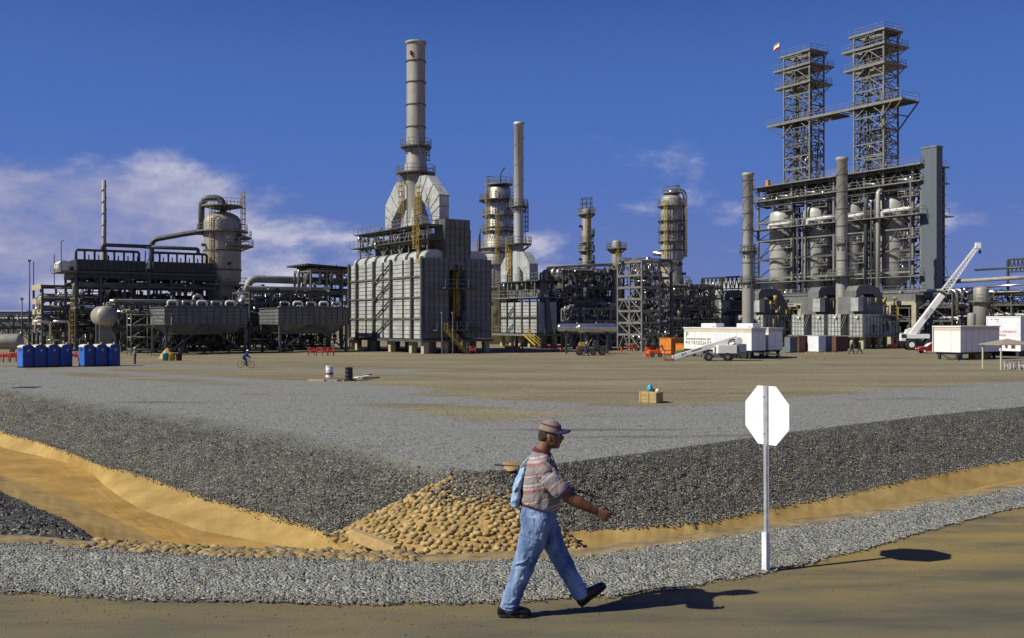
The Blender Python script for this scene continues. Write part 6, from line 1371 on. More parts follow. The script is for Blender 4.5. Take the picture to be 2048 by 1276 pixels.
for px, py, lab in ((760,668,'tall lamp post'),):
    pass

# ------------------------------------------------------------------ the back of an octagonal road sign
D_ = 10.02; SG = thing('road_sign', 'white back of an octagonal road sign on a thin metal post by the road', 'sign', gp(1535, D_, 0.0), R(-59))
n_ = 8; rr_ = .30/math.cos(math.pi/8); oc = [(rr_*math.cos(math.pi/8+k*math.pi/4), 1.555+rr_*math.sin(math.pi/8+k*math.pi/4)*.985) for k in range(8)]
part(SG, 'sign_plate', MB().prism(oc, 'y', .0, .004), 'signw', fix=True); oc2 = [(x*.985,(z-1.555)*.985+1.555) for x,z in oc]; part(SG, 'sign_face', MB().prism(oc2, 'y', .0045, .006), 'red')
mb = MB(); mb.box(-.016,-.032,.36,.016,-.028,1.85).box(-.019,-.028,.36,-.0162,-.002,1.85).box(.0162,-.028,.36,.019,-.002,1.85).box(-.029,-.006,.36,-.0192,-.002,1.85).box(.0192,-.006,.36,.029,-.002,1.85)
part(SG, 'post', mb, 'galv'); mb = MB().box(-.032,-.048,-.35,.032,-.0335,.38).box(-.032,-.033,-.35,-.0295,.0,.38).box(.0295,-.033,-.35,.032,.0,.38); part(SG, 'anchor_sleeve', mb, 'white_b')
for z in (1.37,1.74): part(SG, 'bolt', MB().path([(0,-.036,z),(0,-.026,z)], .008, 8), 'steel')
SG.rotation_euler = (0, R(-.4), R(-59))
# ------------------------------------------------------------------ people
def loft(mb, secs, n=20, power=2.0):
    """secs: (centre, half-axis a, half-axis b); closed and rounded ends"""
    o = len(mb.v); k = len(secs)
    for c, a, b in secs:
        c, a, b = Vector(c), Vector(a), Vector(b)
        for j in range(n):
            t = 2*math.pi*j/n; ct, st_ = math.cos(t), math.sin(t)
            e = 2.0/power; p = c + a*(abs(ct)**e*(1 if ct>=0 else -1)) + b*(abs(st_)**e*(1 if st_>=0 else -1)); mb.v.append(tuple(p))
    for i in range(k-1):
        for j in range(n): mb.f.append((o+i*n+j, o+i*n+(j+1)%n, o+(i+1)*n+(j+1)%n, o+(i+1)*n+j)); mb.sm.append(True)
    mb.f.append(tuple(o+j for j in range(n))[::-1]); mb.f.append(tuple(o+(k-1)*n+j for j in range(n))); mb.sm += [True, True]
    return mb
def limb(mb, pts, rs, n=16, flat=1.0, side=(0,1,0)):
    """tapered limb with rounded ends through pts"""
    P = [Vector(p) for p in pts]; t0 = (P[1]-P[0]).normalized(); t1 = (P[-1]-P[-2]).normalized()
    P2 = []; R2 = []
    for s in (1.0,.85,.5): P2.append(P[0]-t0*rs[0]*s*.9); R2.append(rs[0]*math.sqrt(max(.02,1-s*s)))
    P2 += P; R2 += list(rs)
    for s in (.5,.85,1.0): P2.append(P[-1]+t1*rs[-1]*s*.9); R2.append(rs[-1]*math.sqrt(max(.02,1-s*s)))
    secs = []; sd_ = Vector(side)
    for i, p in enumerate(P2):
        t = (P2[min(i+1,len(P2)-1)]-P2[max(i-1,0)]).normalized(); b = (sd_-t*sd_.dot(t)).normalized(); a = b.cross(t)
        secs.append((p, a*R2[i], b*R2[i]*flat))
    return loft(mb, secs, n)
def blob(mb, c, r3, n=16, m=10, bumps=(), rot=None):
    o = len(mb.v)
    for i in range(m+1):
        th_ = math.pi*i/m
        for j in range(n):
            ph = 2*math.pi*j/n; u = Vector((math.sin(th_)*math.cos(ph), math.sin(th_)*math.sin(ph), math.cos(th_)))
            p = Vector((u.x*r3[0], u.y*r3[1], u.z*r3[2])); d = Vector((0,0,0))
            for (bc, amt, s) in bumps:
                g_ = math.exp(-(p-Vector(bc)).length_squared/(2*s*s)); d += Vector(amt)*g_
            p = p+d
            if rot: p = rot @ p
            mb.v.append(tuple(p+Vector(c)))
    for i in range(m):
        for j in range(n): mb.f.append((o+i*n+j, o+(i+1)*n+j, o+(i+1)*n+(j+1)%n, o+i*n+(j+1)%n)); mb.sm.append(True)
    return mb
def skinned(parent, name, mb, m, vox, smooth=3, label=None, disp=None):
    o = part(parent, name, mb, m, label)
    r_ = o.modifiers.new('remesh', 'REMESH'); r_.mode = 'VOXEL'; r_.voxel_size = vox; r_.use_smooth_shade = True
    if smooth: s_ = o.modifiers.new('smooth', 'SMOOTH'); s_.iterations = smooth; s_.factor = .5
    if disp:
        tx = bpy.data.textures.new(name+'_folds', 'CLOUDS'); tx.noise_scale = disp[1]; tx.noise_depth = 2
        d_ = o.modifiers.new('folds', 'DISPLACE'); d_.texture = tx; d_.strength = disp[0]; d_.mid_level = .5; d_.texture_coords = 'LOCAL'
    if disp and len(disp) > 2:
        tx = bpy.data.textures.new(name+'_creases', 'CLOUDS'); tx.noise_scale = disp[3]; tx.noise_depth = 1; tx.noise_type = 'HARD_NOISE'
        d_ = o.modifiers.new('creases', 'DISPLACE'); d_.texture = tx; d_.strength = disp[2]; d_.mid_level = .5; d_.texture_coords = 'LOCAL'
    return o
def cloth(name, col, col2, scale=9, bump=1.0, stretch=(1,1,.35), fine=240):
    m = bpy.data.materials.new(name); m.use_nodes = True; t = m.node_tree; n = t.nodes; l = t.links
    b = n['Principled BSDF']; b.inputs['Roughness'].default_value = .92; b.inputs['Specular IOR Level'].default_value = .15
    tc_ = n.new('ShaderNodeTexCoord'); mp_ = n.new('ShaderNodeMapping'); mp_.inputs['Scale'].default_value = stretch; l.new(tc_.outputs['Object'], mp_.inputs[0])
    nz = n.new('ShaderNodeTexNoise'); nz.inputs['Scale'].default_value = scale; nz.inputs['Detail'].default_value = 5; nz.inputs['Distortion'].default_value = .6; l.new(mp_.outputs[0], nz.inputs['Vector'])
    rp = n.new('ShaderNodeValToRGB'); rp.color_ramp.elements[0].position = .35; rp.color_ramp.elements[1].position = .68; rp.color_ramp.elements[0].color = (*col,1); rp.color_ramp.elements[1].color = (*col2,1); l.new(nz.outputs['Fac'], rp.inputs[0])
    f_ = n.new('ShaderNodeTexNoise'); f_.inputs['Scale'].default_value = fine; l.new(tc_.outputs['Object'], f_.inputs['Vector'])
    fr = n.new('ShaderNodeMapRange'); fr.inputs[3].default_value = .8; fr.inputs[4].default_value = 1.2; l.new(f_.outputs['Fac'], fr.inputs[0])
    vm = n.new('ShaderNodeVectorMath'); vm.operation = 'SCALE'; l.new(rp.outputs[0], vm.inputs[0]); l.new(fr.outputs[0], vm.inputs['Scale']); l.new(vm.outputs[0], b.inputs['Base Color'])
    bu = n.new('ShaderNodeBump'); bu.inputs['Strength'].default_value = bump; bu.inputs['Distance'].default_value = .035; l.new(nz.outputs['Fac'], bu.inputs['Height']); l.new(bu.outputs[0], b.inputs['Normal'])
    return m, rp, tc_
def stripes(name, direction, offset=0.0, period=0.17):
    m, rp, tc_ = cloth(name, (1,1,1), (.8,.8,.8), 10, .8, (1,1,.7)); t = m.node_tree; n = t.nodes; l = t.links
    dt = n.new('ShaderNodeVectorMath'); dt.operation = 'DOT_PRODUCT'; l.new(tc_.outputs['Object'], dt.inputs[0]); dt.inputs[1].default_value = tuple(Vector(direction)/period)
    ad = n.new('ShaderNodeMath'); ad.operation = 'ADD'; ad.inputs[1].default_value = offset; l.new(dt.outputs['Value'], ad.inputs[0])
    fr = n.new('ShaderNodeMath'); fr.operation = 'FRACT'; l.new(ad.outputs[0], fr.inputs[0])
    r2 = n.new('ShaderNodeValToRGB'); r2.color_ramp.interpolation = 'CONSTANT'; e = r2.color_ramp.elements
    cs = [(0,(.25,.23,.22)),(.24,(.28,.15,.145)),(.38,(.46,.36,.35)),(.47,(.30,.26,.27)),(.53,(.54,.45,.44)),(.60,(.27,.25,.245)),(.84,(.16,.11,.12)),(.86,(.42,.35,.34)),(.93,(.27,.16,.16))]
    e[0].position = 0; e[0].color = (*cs[0][1],1); e[1].position = cs[-1][0]; e[1].color = (*cs[-1][1],1)
    for p_, c_ in cs[1:-1]: k = e.new(p_); k.color = (*c_,1)
    l.new(fr.outputs[0], r2.inputs[0])
    mm = n.new('ShaderNodeMix'); mm.data_type = 'RGBA'; mm.blend_type = 'MULTIPLY'; mm.inputs['Factor'].default_value = .35
    l.new(r2.outputs[0], mm.inputs['A']); l.new(rp.outputs[0], mm.inputs['B'])
    b = n['Principled BSDF']; l.new(mm.outputs['Result'], b.inputs['Base Color']); return m
M['denim'] = cloth('worn_denim', (.075,.13,.27), (.29,.39,.58), 6, 1.0, (1,1,.4))[0]
M['denim_pale'] = cloth('pale_denim', (.25,.38,.56), (.40,.52,.66), 12, .9)[0]
M['shirt'] = stripes('striped_shirt', (-.22,.05,1), .35, .22); M['sleeve'] = stripes('striped_sleeve', Vector((.16,-.06,-.195)).normalized(), .1, .24)
M['maroon'] = mat('maroon_collar', (.11,.015,.025), .9, 0, .2, 20); M['leather'] = mat('black_leather', (.012,.011,.010), .38, 0, .3, 20, bump=.4, bscale=40); M['belt'] = mat('brown_belt', (.11,.04,.018), .5, 0, .2, 20)
M['skin'] = mat('skin_brown', (.155,.062,.030), .62, 0, .18, 12, col2=(.235,.10,.052), bump=.25, bscale=60); M['hair'] = mat('short_dark_hair', (.05,.034,.026), .9, 0, .5, 60, bump=.8, bscale=250); M['khaki'] = mat('cap_khaki', (.22,.18,.14), .9, 0, .15, 25); M['cap_pink'] = mat('cap_top', (.24,.185,.17), .9, 0, .15, 25); M['navy'] = mat('navy_brim', (.035,.03,.10), .8, 0, .2, 25); M['eye'] = mat('eye_white', (.6,.55,.5), .2, 0, .02, 5); M['sole'] = mat('shoe_sole', (.02,.018,.016), .8, 0, .3, 10)

# ---- the walking man
MAN = thing('person', 'man in cap, striped polo shirt and pale jeans striding right along the road', 'person', ((1095-1024)/F*8.55, 8.55, -0.006), 0)
def Q(px, py, y): return ((px-1095)/233.0, y, (1225-py)/233.0)
b = MB()
# head with face: forehead, brow, nose, lips, chin, cheeks
hr = Matrix.Rotation(R(5), 3, 'Y')
bumps = [((.093,0,-.010),(.030,0,-.004),.013),((.090,0,.008),(.014,0,0),.011),((.090,0,.034),(.008,0,0),.020),((.082,.030,.012),(-.012,0,0),.013),((.082,-.030,.012),(-.012,0,0),.013),((.085,0,-.046),(.015,0,0),.014),((.085,0,-.052),(.006,0,-.001),.008),((.078,0,-.064),(-.004,0,0),.009),((.062,0,-.100),(.030,0,.004),.024),((.045,.045,-.06),(.006,.012,-.006),.028),((.045,-.045,-.06),(.006,-.012,-.006),.028),((-.05,0,-.10),(.035,0,.045),.05),((.03,.07,-.0),(0,.004,0),.03),((.03,-.07,0),(0,-.004,0),.03),((.088,.014,-.020),(.006,.004,0),.007),((.088,-.014,-.020),(.006,-.004,0),.007)]
HC = Q(1099.5, 870, 0); blob(b, HC, (.094,.077,.125), 48, 40, bumps, hr)
for s in (-1,1): blob(b, (HC[0]-.004, s*.077, HC[2]-.008), (.019,.010,.032), 12, 10, rot=Matrix.Rotation(R(-12),3,'Y')); blob(b, (HC[0]-.002, s*.073, HC[2]-.03), (.010,.008,.012), 10, 8)
loft(b, [((-.062,0,1.34),(.085,0,0),(0,.085,0)),((-.05,0,1.38),(.068,0,-.01),(0,.064,0)),((-.028,0,1.43),(.062,0,-.012),(0,.058,0)),((.0,0,1.49),(.06,0,0),(0,.056,0))], 20)
loft(b, [((-.07,0,.84),(.12,0,0),(0,.145,0)),((-.06,0,.95),(.13,0,0),(0,.15,0)),((-.054,0,1.08),(.135,0,0),(0,.16,0)),((-.054,0,1.22),(.11,0,0),(0,.18,0)),((-.055,0,1.31),(.07,0,0),(0,.15,0)),((-.055,0,1.36),(.05,0,0),(0,.07,0))], 24)
sh_, el_, wr_ = (-.052,-.175,1.275), (.182,-.245,1.035), (.392,-.235,.925)
limb(b, [sh_, (.065,-.225,1.15), el_], [.066,.062,.056]); limb(b, [el_, (.25,-.245,1.0), (.33,-.24,.957), wr_], [.056,.053,.042,.032], flat=.92)
shL, elL, wrL = (-.05,.175,1.275), (-.13,.245,1.03), (-.075,.225,.80)
limb(b, [shL,(-.09,.225,1.15),elL],[.062,.055,.047]); limb(b, [elL,(-.11,.24,.93),wrL],[.047,.044,.029])
for (ps, rs) in (([(-.07,-.09,.84),(-.14,-.09,.62),(-.205,-.09,.43),(-.27,-.09,.26),(-.325,-.09,.09)],[.09,.08,.06,.055,.042]), ([(-.05,.09,.84),(.034,.09,.62),(.116,.09,.46),(.20,.09,.30),(.285,.09,.13)],[.09,.08,.06,.055,.042])): limb(b, ps, rs)
limb(b, [(-.325,-.09,.09),(-.30,-.09,.055),(-.22,-.095,.045)],[.04,.04,.03]); limb(b, [(.285,.09,.13),(.33,.09,.12),(.40,.09,.17)],[.04,.04,.03])
def hand(b, wr, fdir, wdir, pdir, s=1.0, curl=(35,55,40), thumb=True):
    """fdir along the forearm, wdir across the knuckles towards the thumb, pdir out of the palm"""
    w_ = Vector(wr); f_ = Vector(fdir).normalized(); u_ = Vector(wdir).normalized(); p_ = Vector(pdir).normalized()
    loft(b, [(w_-f_*.01, u_*.026*s, p_*.020*s), (w_+f_*.025*s, u_*.033*s, p_*.020*s), (w_+f_*.06*s, u_*.043*s, p_*.018*s), (w_+f_*.09*s, u_*.042*s, p_*.014*s), (w_+f_*.098*s, u_*.034*s, p_*.009*s)], 16, 2.6)
    for k, (off, ln) in enumerate(((.032,.88),(.011,1.0),(-.011,.93),(-.031,.74))):
        pos = w_+f_*.088*s+u_*off*s; seg = [.040*ln*s,.026*ln*s,.021*ln*s]; a = 0; pts = [pos-f_*.015*s, pos]; d = f_
        extra = -22 if k == 0 else 0
        for q in range(3):
            a += R(curl[q]+extra*(1-q*.3)+k*4); d = f_*math.cos(a)+p_*math.sin(a); pos = pos+d*seg[q]; pts.append(pos)
        limb(b, pts, [.0095*s,.0098*s,.0090*s,.0082*s,.0070*s], 10, side=u_)
    t0 = w_+f_*.022*s+u_*.026*s; t1 = t0+(f_*.55+u_*.6+p_*.45).normalized()*.040*s; t2 = t1+(f_*.75+u_*.0+p_*.65).normalized()*.032*s; t3 = t2+(f_*.7-u_*.35+p_*.6).normalized()*.025*s
    limb(b, [t0,t1,t2,t3], [.015*s,.0125*s,.0105*s,.008*s], 10, side=p_)
fd = (Vector(wr_)-Vector(el_)).normalized(); up = Vector((.42,0,.9)); up = (up-fd*up.dot(fd)).normalized(); hand(b, Vector(wr_)+fd*.012, fd, up, up.cross(fd)*-1 if (up.cross(fd)).y < 0 else up.cross(fd), 1.08, (42,62,45))
fd = (Vector(wrL)-Vector(elL)).normalized(); up = Vector((1,0,.1)); up = (up-fd*up.dot(fd)).normalized(); pd = up.cross(fd); pd = pd if pd.y < 0 else -pd; hand(b, Vector(wrL)+fd*.012, fd, up, pd, 1.0, (25,40,30))
body = skinned(MAN, 'body', b, 'skin', .0055, 2)
for s in (-1,1): part(body, 'eye', blob(MB(), (HC[0]+.0745, s*.031, HC[2]+.006), (.011,.011,.010), 12, 8), 'eye'); part(body, 'eyebrow', MB().path([(HC[0]+.090, s*.016, HC[2]+.028),(HC[0]+.088, s*.032, HC[2]+.032),(HC[0]+.074, s*.048, HC[2]+.026)], .0042, 6), 'hair')
part(body, 'pupil', blob(MB(), (HC[0]+.083, -.033, HC[2]+.006), (.004,.005,.006), 8, 6), 'hair')
# hair: a thin shell round the back and sides
def shell(parent, name, c, r3, m, keep, th=.004, rot=None, n=48, k=32):
    vs = []; fs = []; idx = {}
    for i in range(k+1):
        for j in range(n):
            t_ = math.pi*i/k; p = 2*math.pi*j/n; u = Vector((math.sin(t_)*math.cos(p)*r3[0], math.sin(t_)*math.sin(p)*r3[1], math.cos(t_)*r3[2]))
            if rot: u = rot @ u
            vs.append(u)
    def kp(v): return keep(v)
    for i in range(k):
        for j in range(n):
            q = (i*n+j,(i+1)*n+j,(i+1)*n+(j+1)%n,i*n+(j+1)%n)
            if all(kp(vs[a]) for a in q): fs.append(q)
    used = sorted({a for f_ in fs for a in f_}); mp_ = {a: i_ for i_, a in enumerate(used)}
    mb = MB(); mb.v = [tuple(vs[a]+Vector(c)) for a in used]; mb.f = [tuple(mp_[a] for a in f_) for f_ in fs]; mb.sm = [True]*len(fs)
    o = part(parent, name, mb, m, fix=True); sd_ = o.modifiers.new('solid', 'SOLIDIFY'); sd_.thickness = th; sd_.offset = 1; return o
shell(MAN, 'hair', HC, (.0965,.0785,.127), 'hair', lambda v: v.x < -.022+.8*(v.z+.01) and v.z > -.026-.25*min(0,v.x+.03)*-1 and not (abs(v.x+.004) < .02 and v.z < .02 and abs(v.y) > .05), .003, hr)
capr = Matrix.Rotation(R(14), 3, 'Y')
cap = shell(MAN, 'cap', (HC[0]-.002,0,HC[2]+.012), (.104,.086,.125), 'khaki', lambda v: (capr.transposed() @ v).z > .022, .004, capr)
shell(cap, 'cap_crown', (HC[0]-.002,0,HC[2]+.013), (.1065,.0885,.128), 'cap_pink', lambda v: (capr.transposed() @ v).z > .076, .003, capr)
shell(cap, 'cap_band', (HC[0]-.002,0,HC[2]+.013), (.107,.089,.128), 'maroon', lambda v: .068 < (capr.transposed() @ v).z < .082, .002, capr)
part(cap, 'cap_emblem', blob(MB(), (HC[0]+.082,-.012,HC[2]+.083), (.012,.03,.020), 12, 8, rot=Matrix.Rotation(R(35),3,'Y')), 'navy')
mb = MB(); nn = 17; vs = []
for q in range(2):
    for i in range(nn):
        a = R(-82+164*i/(nn-1)); rin = (.094,.078); ro = (.176,.082); z = -.012*math.cos(a)+.030-.018*abs(math.sin(a))
        vs.append((HC[0]+math.cos(a)*rin[0], math.sin(a)*rin[1], HC[2]+.044+z*.4+q*.006)); vs.append((HC[0]+.006+math.cos(a)*ro[0]*(1 if math.cos(a)>.2 else .9), math.sin(a)*ro[1], HC[2]+.028+z*.9+q*.006-.02*abs(math.sin(a))))
fs = []; m_ = nn*2
for i in range(nn-1): a = i*2; fs += [(a,a+2,a+3,a+1),(m_+a,m_+a+1,m_+a+3,m_+a+2),(a+1,a+3,m_+a+3,m_+a+1),(a,m_+a,m_+a+2,a+2)]
fs += [(0,1,m_+1,m_),(m_-2,2*m_-2,2*m_-1,m_-1)]
part(cap, 'cap_brim', mb.add(vs, fs, True), 'navy')
# shirt, sleeves, collar
b = MB(); loft(b, [((-.074,0,.922),(.166,0,-.042),(0,.186,0)),((-.070,0,.943),(.174,0,-.034),(0,.190,0)),((-.062,0,.98),(.177,0,-.012),(0,.190,0)),((-.054,0,1.05),(.176,0,0),(0,.188,0)),((-.054,0,1.12),(.166,0,0),(0,.192,0)),((-.054,0,1.19),(.150,0,.0),(0,.204,0)),((-.056,0,1.25),(.130,0,.0),(0,.212,0)),((-.056,0,1.30),(.108,0,0),(0,.198,0)),((-.057,0,1.335),(.092,0,-.008),(0,.155,0)),((-.056,0,1.365),(.082,0,-.015),(0,.105,0)),((-.05,0,1.388),(.074,0,-.016),(0,.080,0))], 32, 2.15)
limb(b, [(-.052,-.165,1.27),(-.03,-.2,1.235)],[.080,.082]); limb(b, [(-.052,.165,1.27),(-.05,.2,1.235)],[.080,.082])
shirt = skinned(MAN, 'shirt', b, 'shirt', .008, 3, disp=(.026,.11,.009,.055))
b = MB(); limb(b, [(-.048,-.178,1.262),(.0,-.205,1.205),(.06,-.222,1.145),(.108,-.232,1.098)],[.081,.083,.084,.084], flat=.92); skinned(shirt, 'sleeve', b, 'sleeve', .008, 3, disp=(.02,.08))
b = MB(); limb(b, [(-.05,.178,1.262),(-.07,.21,1.20),(-.10,.232,1.13),(-.115,.238,1.09)],[.081,.082,.080,.078], flat=.92); skinned(shirt, 'sleeve', b, 'sleeve', .008, 3)
for (c0_, c1_, rr) in (((.112,-.233,1.094),(.118,-.234,1.088),.0855),): part(shirt, 'cuff', MB().path([Vector(c0_)+Vector((.0,0,-.0)),Vector(c1_)+Vector((.006,0,-.006))], [.0855,.086], 24), 'navy')
part(shirt, 'collar', MB().path([(-.052,0,1.372),(-.040,0,1.405)], [.088,.072], 28, caps=False), 'maroon').modifiers.new('solid','SOLIDIFY').thickness = .006
part(shirt, 'placket', MB().add([(.028,-.02,1.37),(.028,.02,1.37),(.088,.02,1.22),(.088,-.02,1.22),(.034,-.02,1.375),(.034,.02,1.375),(.096,.02,1.22),(.096,-.02,1.22)], [(0,1,2,3),(7,6,5,4),(0,4,5,1),(1,5,6,2),(2,6,7,3),(3,7,4,0)]), 'maroon')
# jeans
b = MB(); loft(b, [((-.078,0,.755),(.150,0,0),(0,.175,0)),((-.078,0,.82),(.160,0,0),(0,.180,0)),((-.074,0,.88),(.162,0,0),(0,.178,0)),((-.070,0,.95),(.155,0,-.02),(0,.168,0))], 32, 2.3)
limb(b, [(-.085,-.088,.82),(-.112,-.092,.72),(-.143,-.093,.62),(-.172,-.093,.53),(-.202,-.093,.44),(-.236,-.092,.35),(-.268,-.092,.26),(-.302,-.092,.17),(-.330,-.092,.085)],[.123,.124,.116,.104,.094,.089,.083,.078,.077], 24, .86)
limb(b, [(-.050,.088,.82),(-.012,.092,.72),(.028,.093,.63),(.070,.093,.545),(.112,.093,.465),(.156,.092,.385),(.200,.092,.30),(.246,.092,.215),(.288,.092,.140)],[.120,.116,.106,.097,.089,.083,.078,.074,.074], 24, .86)
rj = random.Random(3)
for (zz, xx, yy_, w_) in ((.80,.03,-.03,.10),(.765,.0,-.05,.12),(.45,-.20,-.09,.098),(.41,-.215,-.09,.096),(.15,-.31,-.092,.085),(.115,-.32,-.092,.088),(.09,-.327,-.092,.088),(.50,.095,.092,.096),(.17,.27,.092,.080),(.145,.285,.092,.081),(.66,-.13,-.09,.123),(.70,-.118,-.09,.126)):
    mb_ = []; 
    for k in range(9): a = -math.pi*.9*k/8; mb_.append((xx+w_*math.cos(a)*.98, yy_-w_*.84*abs(math.sin(a))*.98, zz+.02*math.sin(a*1.5+zz*9)))
    limb(b, mb_, [.004]+[.008]*7+[.004], 6, side=(0,0,1))
for q in range(30):     # creases round knees, hems and hips
    leg = rj.random() < .55; t_ = rj.choice([rj.uniform(.32,.55), rj.uniform(.8,1.0), rj.uniform(0,.25), rj.uniform(.55,.8)])
    if leg: x_, z_, y_ = -.085-.245*t_, .80-.70*t_, -.092; w_ = .127-.046*t_
    else: x_, z_, y_ = -.05+.338*t_, .80-.65*t_, .092; w_ = .122-.045*t_
    a0_ = rj.uniform(-math.pi,math.pi); sp = rj.uniform(.7,1.6); tl = rj.uniform(-.05,.05); pts = [(x_+w_*.985*math.cos(a0_+sp*k/6), y_+w_*.86*math.sin(a0_+sp*k/6), z_+tl*(k/6-.5)*2+.012*math.sin(k)) for k in range(7)]
    rr = rj.uniform(.006,.012); limb(b, pts, [rr*.4,rr*.8,rr,rr,rr,rr*.8,rr*.4], 8, side=(0,0,1))
jeans = skinned(MAN, 'jeans', b, 'denim', .006, 2, disp=(.014,.13,.010,.06))
part(jeans, 'back_pocket', MB().add([(-.205,-.175,.86),(-.12,-.19,.855),(-.125,-.197,.76),(-.17,-.193,.735),(-.212,-.176,.77),(-.207,-.170,.86),(-.12,-.18,.855),(-.125,-.187,.76),(-.17,-.183,.735),(-.214,-.168,.77)], [(0,1,2,3,4),(9,8,7,6,5),(0,5,6,1),(1,6,7,2),(2,7,8,3),(3,8,9,4),(4,9,5,0)]), 'denim')
part(MAN, 'belt', MB().add([((-.071)+.166*math.cos(2*math.pi*k/36), .181*math.sin(2*math.pi*k/36), z-.02*math.cos(2*math.pi*k/36)) for z in (.918,.962) for k in range(36)], [(k,(k+1)%36,36+(k+1)%36,36+k) for k in range(36)], True), 'belt').modifiers.new('solid','SOLIDIFY').thickness = .006
# shoes
def shoe(heel, pitch, y, m='leather'):
    c, s = math.cos(pitch), math.sin(pitch)
    def W(u, h): return (heel[0]+u*c-h*s, y, heel[1]+u*s+h*c)
    b = MB(); secs = []; 
    for (u, hw, top, bot) in ((-.006,.022,.060,.015),(.008,.038,.098,.012),(.05,.045,.128,.012),(.085,.045,.132,.012),(.12,.046,.108,.012),(.16,.051,.088,.012),(.205,.054,.076,.013),(.245,.049,.066,.016),(.272,.034,.052,.020),(.284,.014,.040,.024)):
        ct = W(u,(top+bot)/2); secs.append((ct,(-(top-bot)/2*s,0,(top-bot)/2*c),(0,hw,0)))
    loft(b, secs, 20, 2.5); o = skinned(MAN, 'shoe', b, m, .005, 1)
    b2 = MB(); vs = []
    ol = [(0,.022),(.02,.036),(.06,.040),(.11,.036),(.16,.048),(.21,.052),(.25,.044),(.275,.024),(.282,0)]
    ring = [(u,-w_) for u, w_ in ol] + [(u,w_) for u, w_ in ol[::-1][1:]]
    for h in (0,.020): 
        for u, w_ in ring: 
            p = W(u, h); vs.append((p[0], y+w_, p[2]))
    k = len(ring); b2.add(vs, [tuple(range(k))[::-1], tuple(range(k,2*k))] + [(i,(i+1)%k,k+(i+1)%k,k+i) for i in range(k)]); part(o, 'sole', b2, 'sole')
    b3 = MB(); a_ = W(-.0,.0)
    for q in range(4): u = .10+q*.018; p1 = W(u,.118-q*.011); b3.bar((p1[0],y-.022,p1[2]),(p1[0],y+.022,p1[2]),.005)
    part(o, 'laces', b3, 'sole')
shoe((-.425, .006), R(0), -.092); shoe((.298, .030), R(39), .092)
# pale cloth bag slung at his back
b = MB(); bag = thing('cloth_bag', 'pale blue cloth bag slung behind the walking man', 'bag', MAN.location)
loft(b, [((-.205,.02,1.25),(.010,0,0),(0,.05,0)),((-.215,.02,1.22),(.022,0,0),(0,.085,0)),((-.240,.02,1.15),(.034,0,0),(0,.11,0)),((-.258,.02,1.07),(.040,0,.01),(0,.12,0)),((-.272,.02,.99),(.042,0,.012),(0,.12,0)),((-.268,.02,.935),(.036,0,.016),(0,.10,0)),((-.250,.02,.905),(.014,0,.008),(0,.06,0))], 20, 2.6); skinned(bag, 'bag_body', b, 'denim_pale', .006, 1, disp=(.035,.06))
part(bag, 'strap', MB().path([(-.232,.02,1.25),(-.18,.10,1.30),(-.13,.14,1.345),(-.03,.16,1.33)], .008, 6), 'denim_pale'); part(bag, 'pocket', MB().bar((-.285,-.10,1.06),(-.262,-.10,1.10),.012,.008), 'navy')

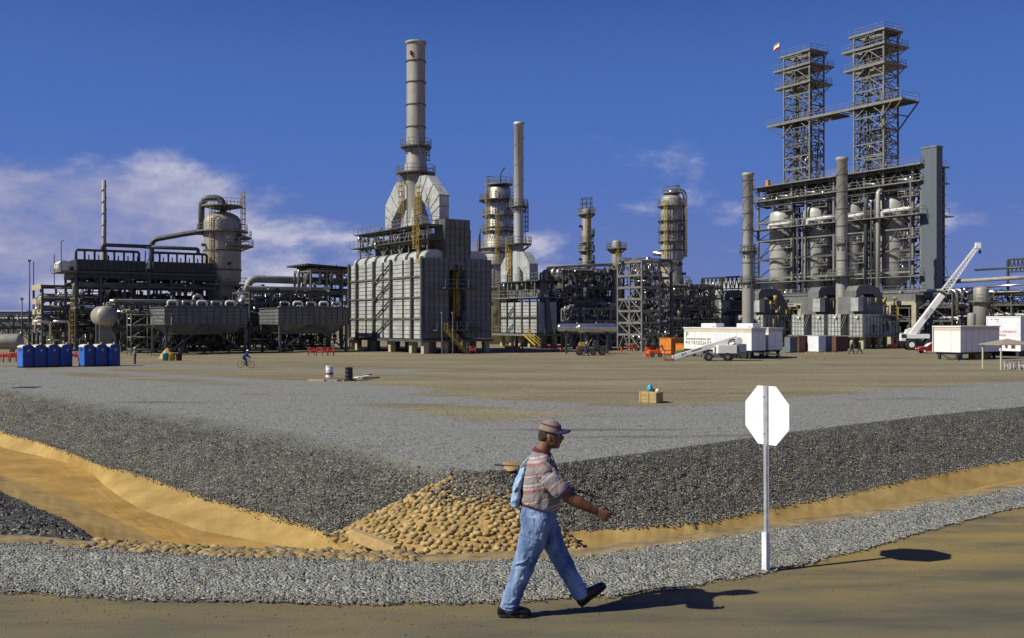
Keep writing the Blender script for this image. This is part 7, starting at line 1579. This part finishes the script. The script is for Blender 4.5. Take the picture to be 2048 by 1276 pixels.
# ---- distant figures
def figure(lab, loc, rz, pose, top, legs, hat='white', scale=1.0):
    t = thing('person', lab, 'person', loc, rz); b = MB(); c = MB()
    J = {'walk': dict(hip=(0,.9), kn=((.16,.50),(-.10,.46)), an=((.30,.08),(-.32,.12)), el=((-.16,1.15),(.18,1.12)), wr=((-.05,.92),(.36,.98)), sh=(.02,1.42), hd=(.05,1.62)),
         'stand': dict(hip=(0,.9), kn=((.05,.50),(-.03,.48)), an=((.02,.08),(-.05,.08)), el=((-.02,1.14),(.02,1.12)), wr=((.1,.92),(.14,1.0)), sh=(0,1.42), hd=(.03,1.62)),
         'ride': dict(hip=(-.25,.98), kn=((.08,.92),(.02,.66)), an=((-.02,.48),(.03,.24)), el=((.16,1.15),(.16,1.15)), wr=((.42,1.02),(.42,1.02)), sh=(.05,1.42), hd=(.15,1.62))}[pose]
    H_, S_, hd = J['hip'], J['sh'], J['hd']
    blob(b, (hd[0],0,hd[1]), (.10,.08,.12), 14, 10, [((.09,0,0),(.02,0,0),.02)]); limb(b, [(S_[0],0,S_[1]),(hd[0]*.8+S_[0]*.2,0,hd[1]-.08)],[.06,.05])
    limb(b, [(H_[0],0,H_[1]),(S_[0],0,S_[1]-.1)],[.12,.13],flat=1.2)
    cl = MB(); lg = MB(); limb(cl, [(H_[0],0,H_[1]+.03),((H_[0]+S_[0])/2,0,(H_[1]+S_[1])/2),(S_[0],0,S_[1]-.08)],[.15,.155,.14], flat=1.35)
    for k, s in enumerate((-1,1)):
        kx, kz = J['kn'][k]; ax_, az_ = J['an'][k]; ex, ez = J['el'][k]; wx, wz = J['wr'][k]
        limb(b, [(H_[0],s*.1,H_[1]),(kx,s*.11,kz),(ax_,s*.11,az_)],[.07,.05,.04]); limb(b, [(ax_,s*.11,az_),(ax_+.12,s*.12,az_-.04)],[.04,.035]); limb(b, [(S_[0],s*.19,S_[1]-.04),(ex,s*.25,ez),(wx,s*.2,wz)],[.05,.04,.03])
        for q in range(4): limb(b, [(wx,s*.2+(q-1.5)*.018,wz),(wx+.05,s*.2+(q-1.5)*.02,wz-.02),(wx+.08,s*.2+(q-1.5)*.02,wz-.05)],[.010,.009,.008],6)
        limb(b, [(wx,s*.2,wz),(wx+.03,s*.2-s*.04,wz)],[.012,.009],6)
        limb(cl, [(S_[0],s*.18,S_[1]-.05),(ex,s*.25,ez),(wx*.85+ex*.15,s*.205,wz*.85+ez*.15)],[.078,.062,.045]); limb(lg, [(H_[0],s*.09,H_[1]),(kx,s*.11,kz),(ax_,s*.11,az_+.04)],[.115,.085,.065])
        limb(c, [(ax_-.04,s*.115,az_-.02),(ax_+.14,s*.12,az_-.045)],[.05,.042])
    skinned(t, 'body', b, 'skin_far', .012, 1); skinned(t, 'jacket', cl, top, .018, 2); skinned(t, 'trousers', lg, legs, .018, 2); skinned(t, 'boots', c, 'black', .015, 1)
    if hat: part(t, 'hard_hat', MB().lathe([(.135,hd[1]+.05),(.115,hd[1]+.055),(.11,hd[1]+.10),(.07,hd[1]+.15),(.005,hd[1]+.165)], (hd[0],0), 18), hat)
    return t
D_ = dist(736); BK = thing('bicycle', 'bicycle ridden to the right across the yard by a man in blue', 'bicycle', gp(492, D_), 0)
for x in (-.52,.52): wl = part(BK, 'wheel', MB().path([(x+.33*math.cos(2*math.pi*k/28),0,.35+.33*math.sin(2*math.pi*k/28)) for k in range(29)], .022, 6, False), 'rubber'); mb = MB(); [mb.bar((x,0,.35),(x+.32*math.cos(k*.628),0,.35+.32*math.sin(k*.628)),.006) for k in range(10)]; part(wl, 'spokes', mb, 'steel_l')
part(BK, 'bike_frame', MB().path([(-.52,0,.35),(-.08,0,.32),(.38,0,.78),(-.2,0,.8),(-.08,0,.32)], .02, 6).path([(-.52,0,.35),(-.2,0,.8),(-.22,0,.93)], .018, 6).path([(.52,0,.35),(.38,0,.78),(.36,0,.98)], .018, 6), 'brown'); part(BK, 'saddle', MB().box(-.34,-.06,.93,-.1,.06,.97), 'black'); part(BK, 'handlebar', MB().path([(.42,-.25,1.0),(.36,0,1.0),(.42,.25,1.0)], .016, 6), 'steel'); part(BK, 'pedals', MB().bar((-.08,-.1,.30),(0,-.1,.22),.03).bar((-.08,.1,.34),(-.06,.1,.44),.03), 'steel')
figure('cyclist in blue coveralls and white hard hat riding across the yard', gp(492, D_), 0, 'ride', 'coverall', 'coverall')
figure('worker with white hard hat standing right of the toilets', gp(270, dist(728)), R(200), 'stand', 'bluegrey', 'steel_d')
figure('worker in blue coveralls walking beside the dark flatbed truck', gp(1172, dist(712)), R(15), 'walk', 'coverall', 'coverall')
figure('left one of the two dark-clothed workers walking near the furnaces', gp(1703, dist(708)), R(5), 'walk', 'steel_d', 'black', 'cream')
figure('right one of the two dark-clothed workers walking near the furnaces', gp(1719, dist(707.5)), R(5), 'walk', 'black', 'black')
figure('worker with white hard hat half in shadow before the small heater', gp(1045, dist(705)), R(180), 'stand', 'steel_d', 'steel_d')
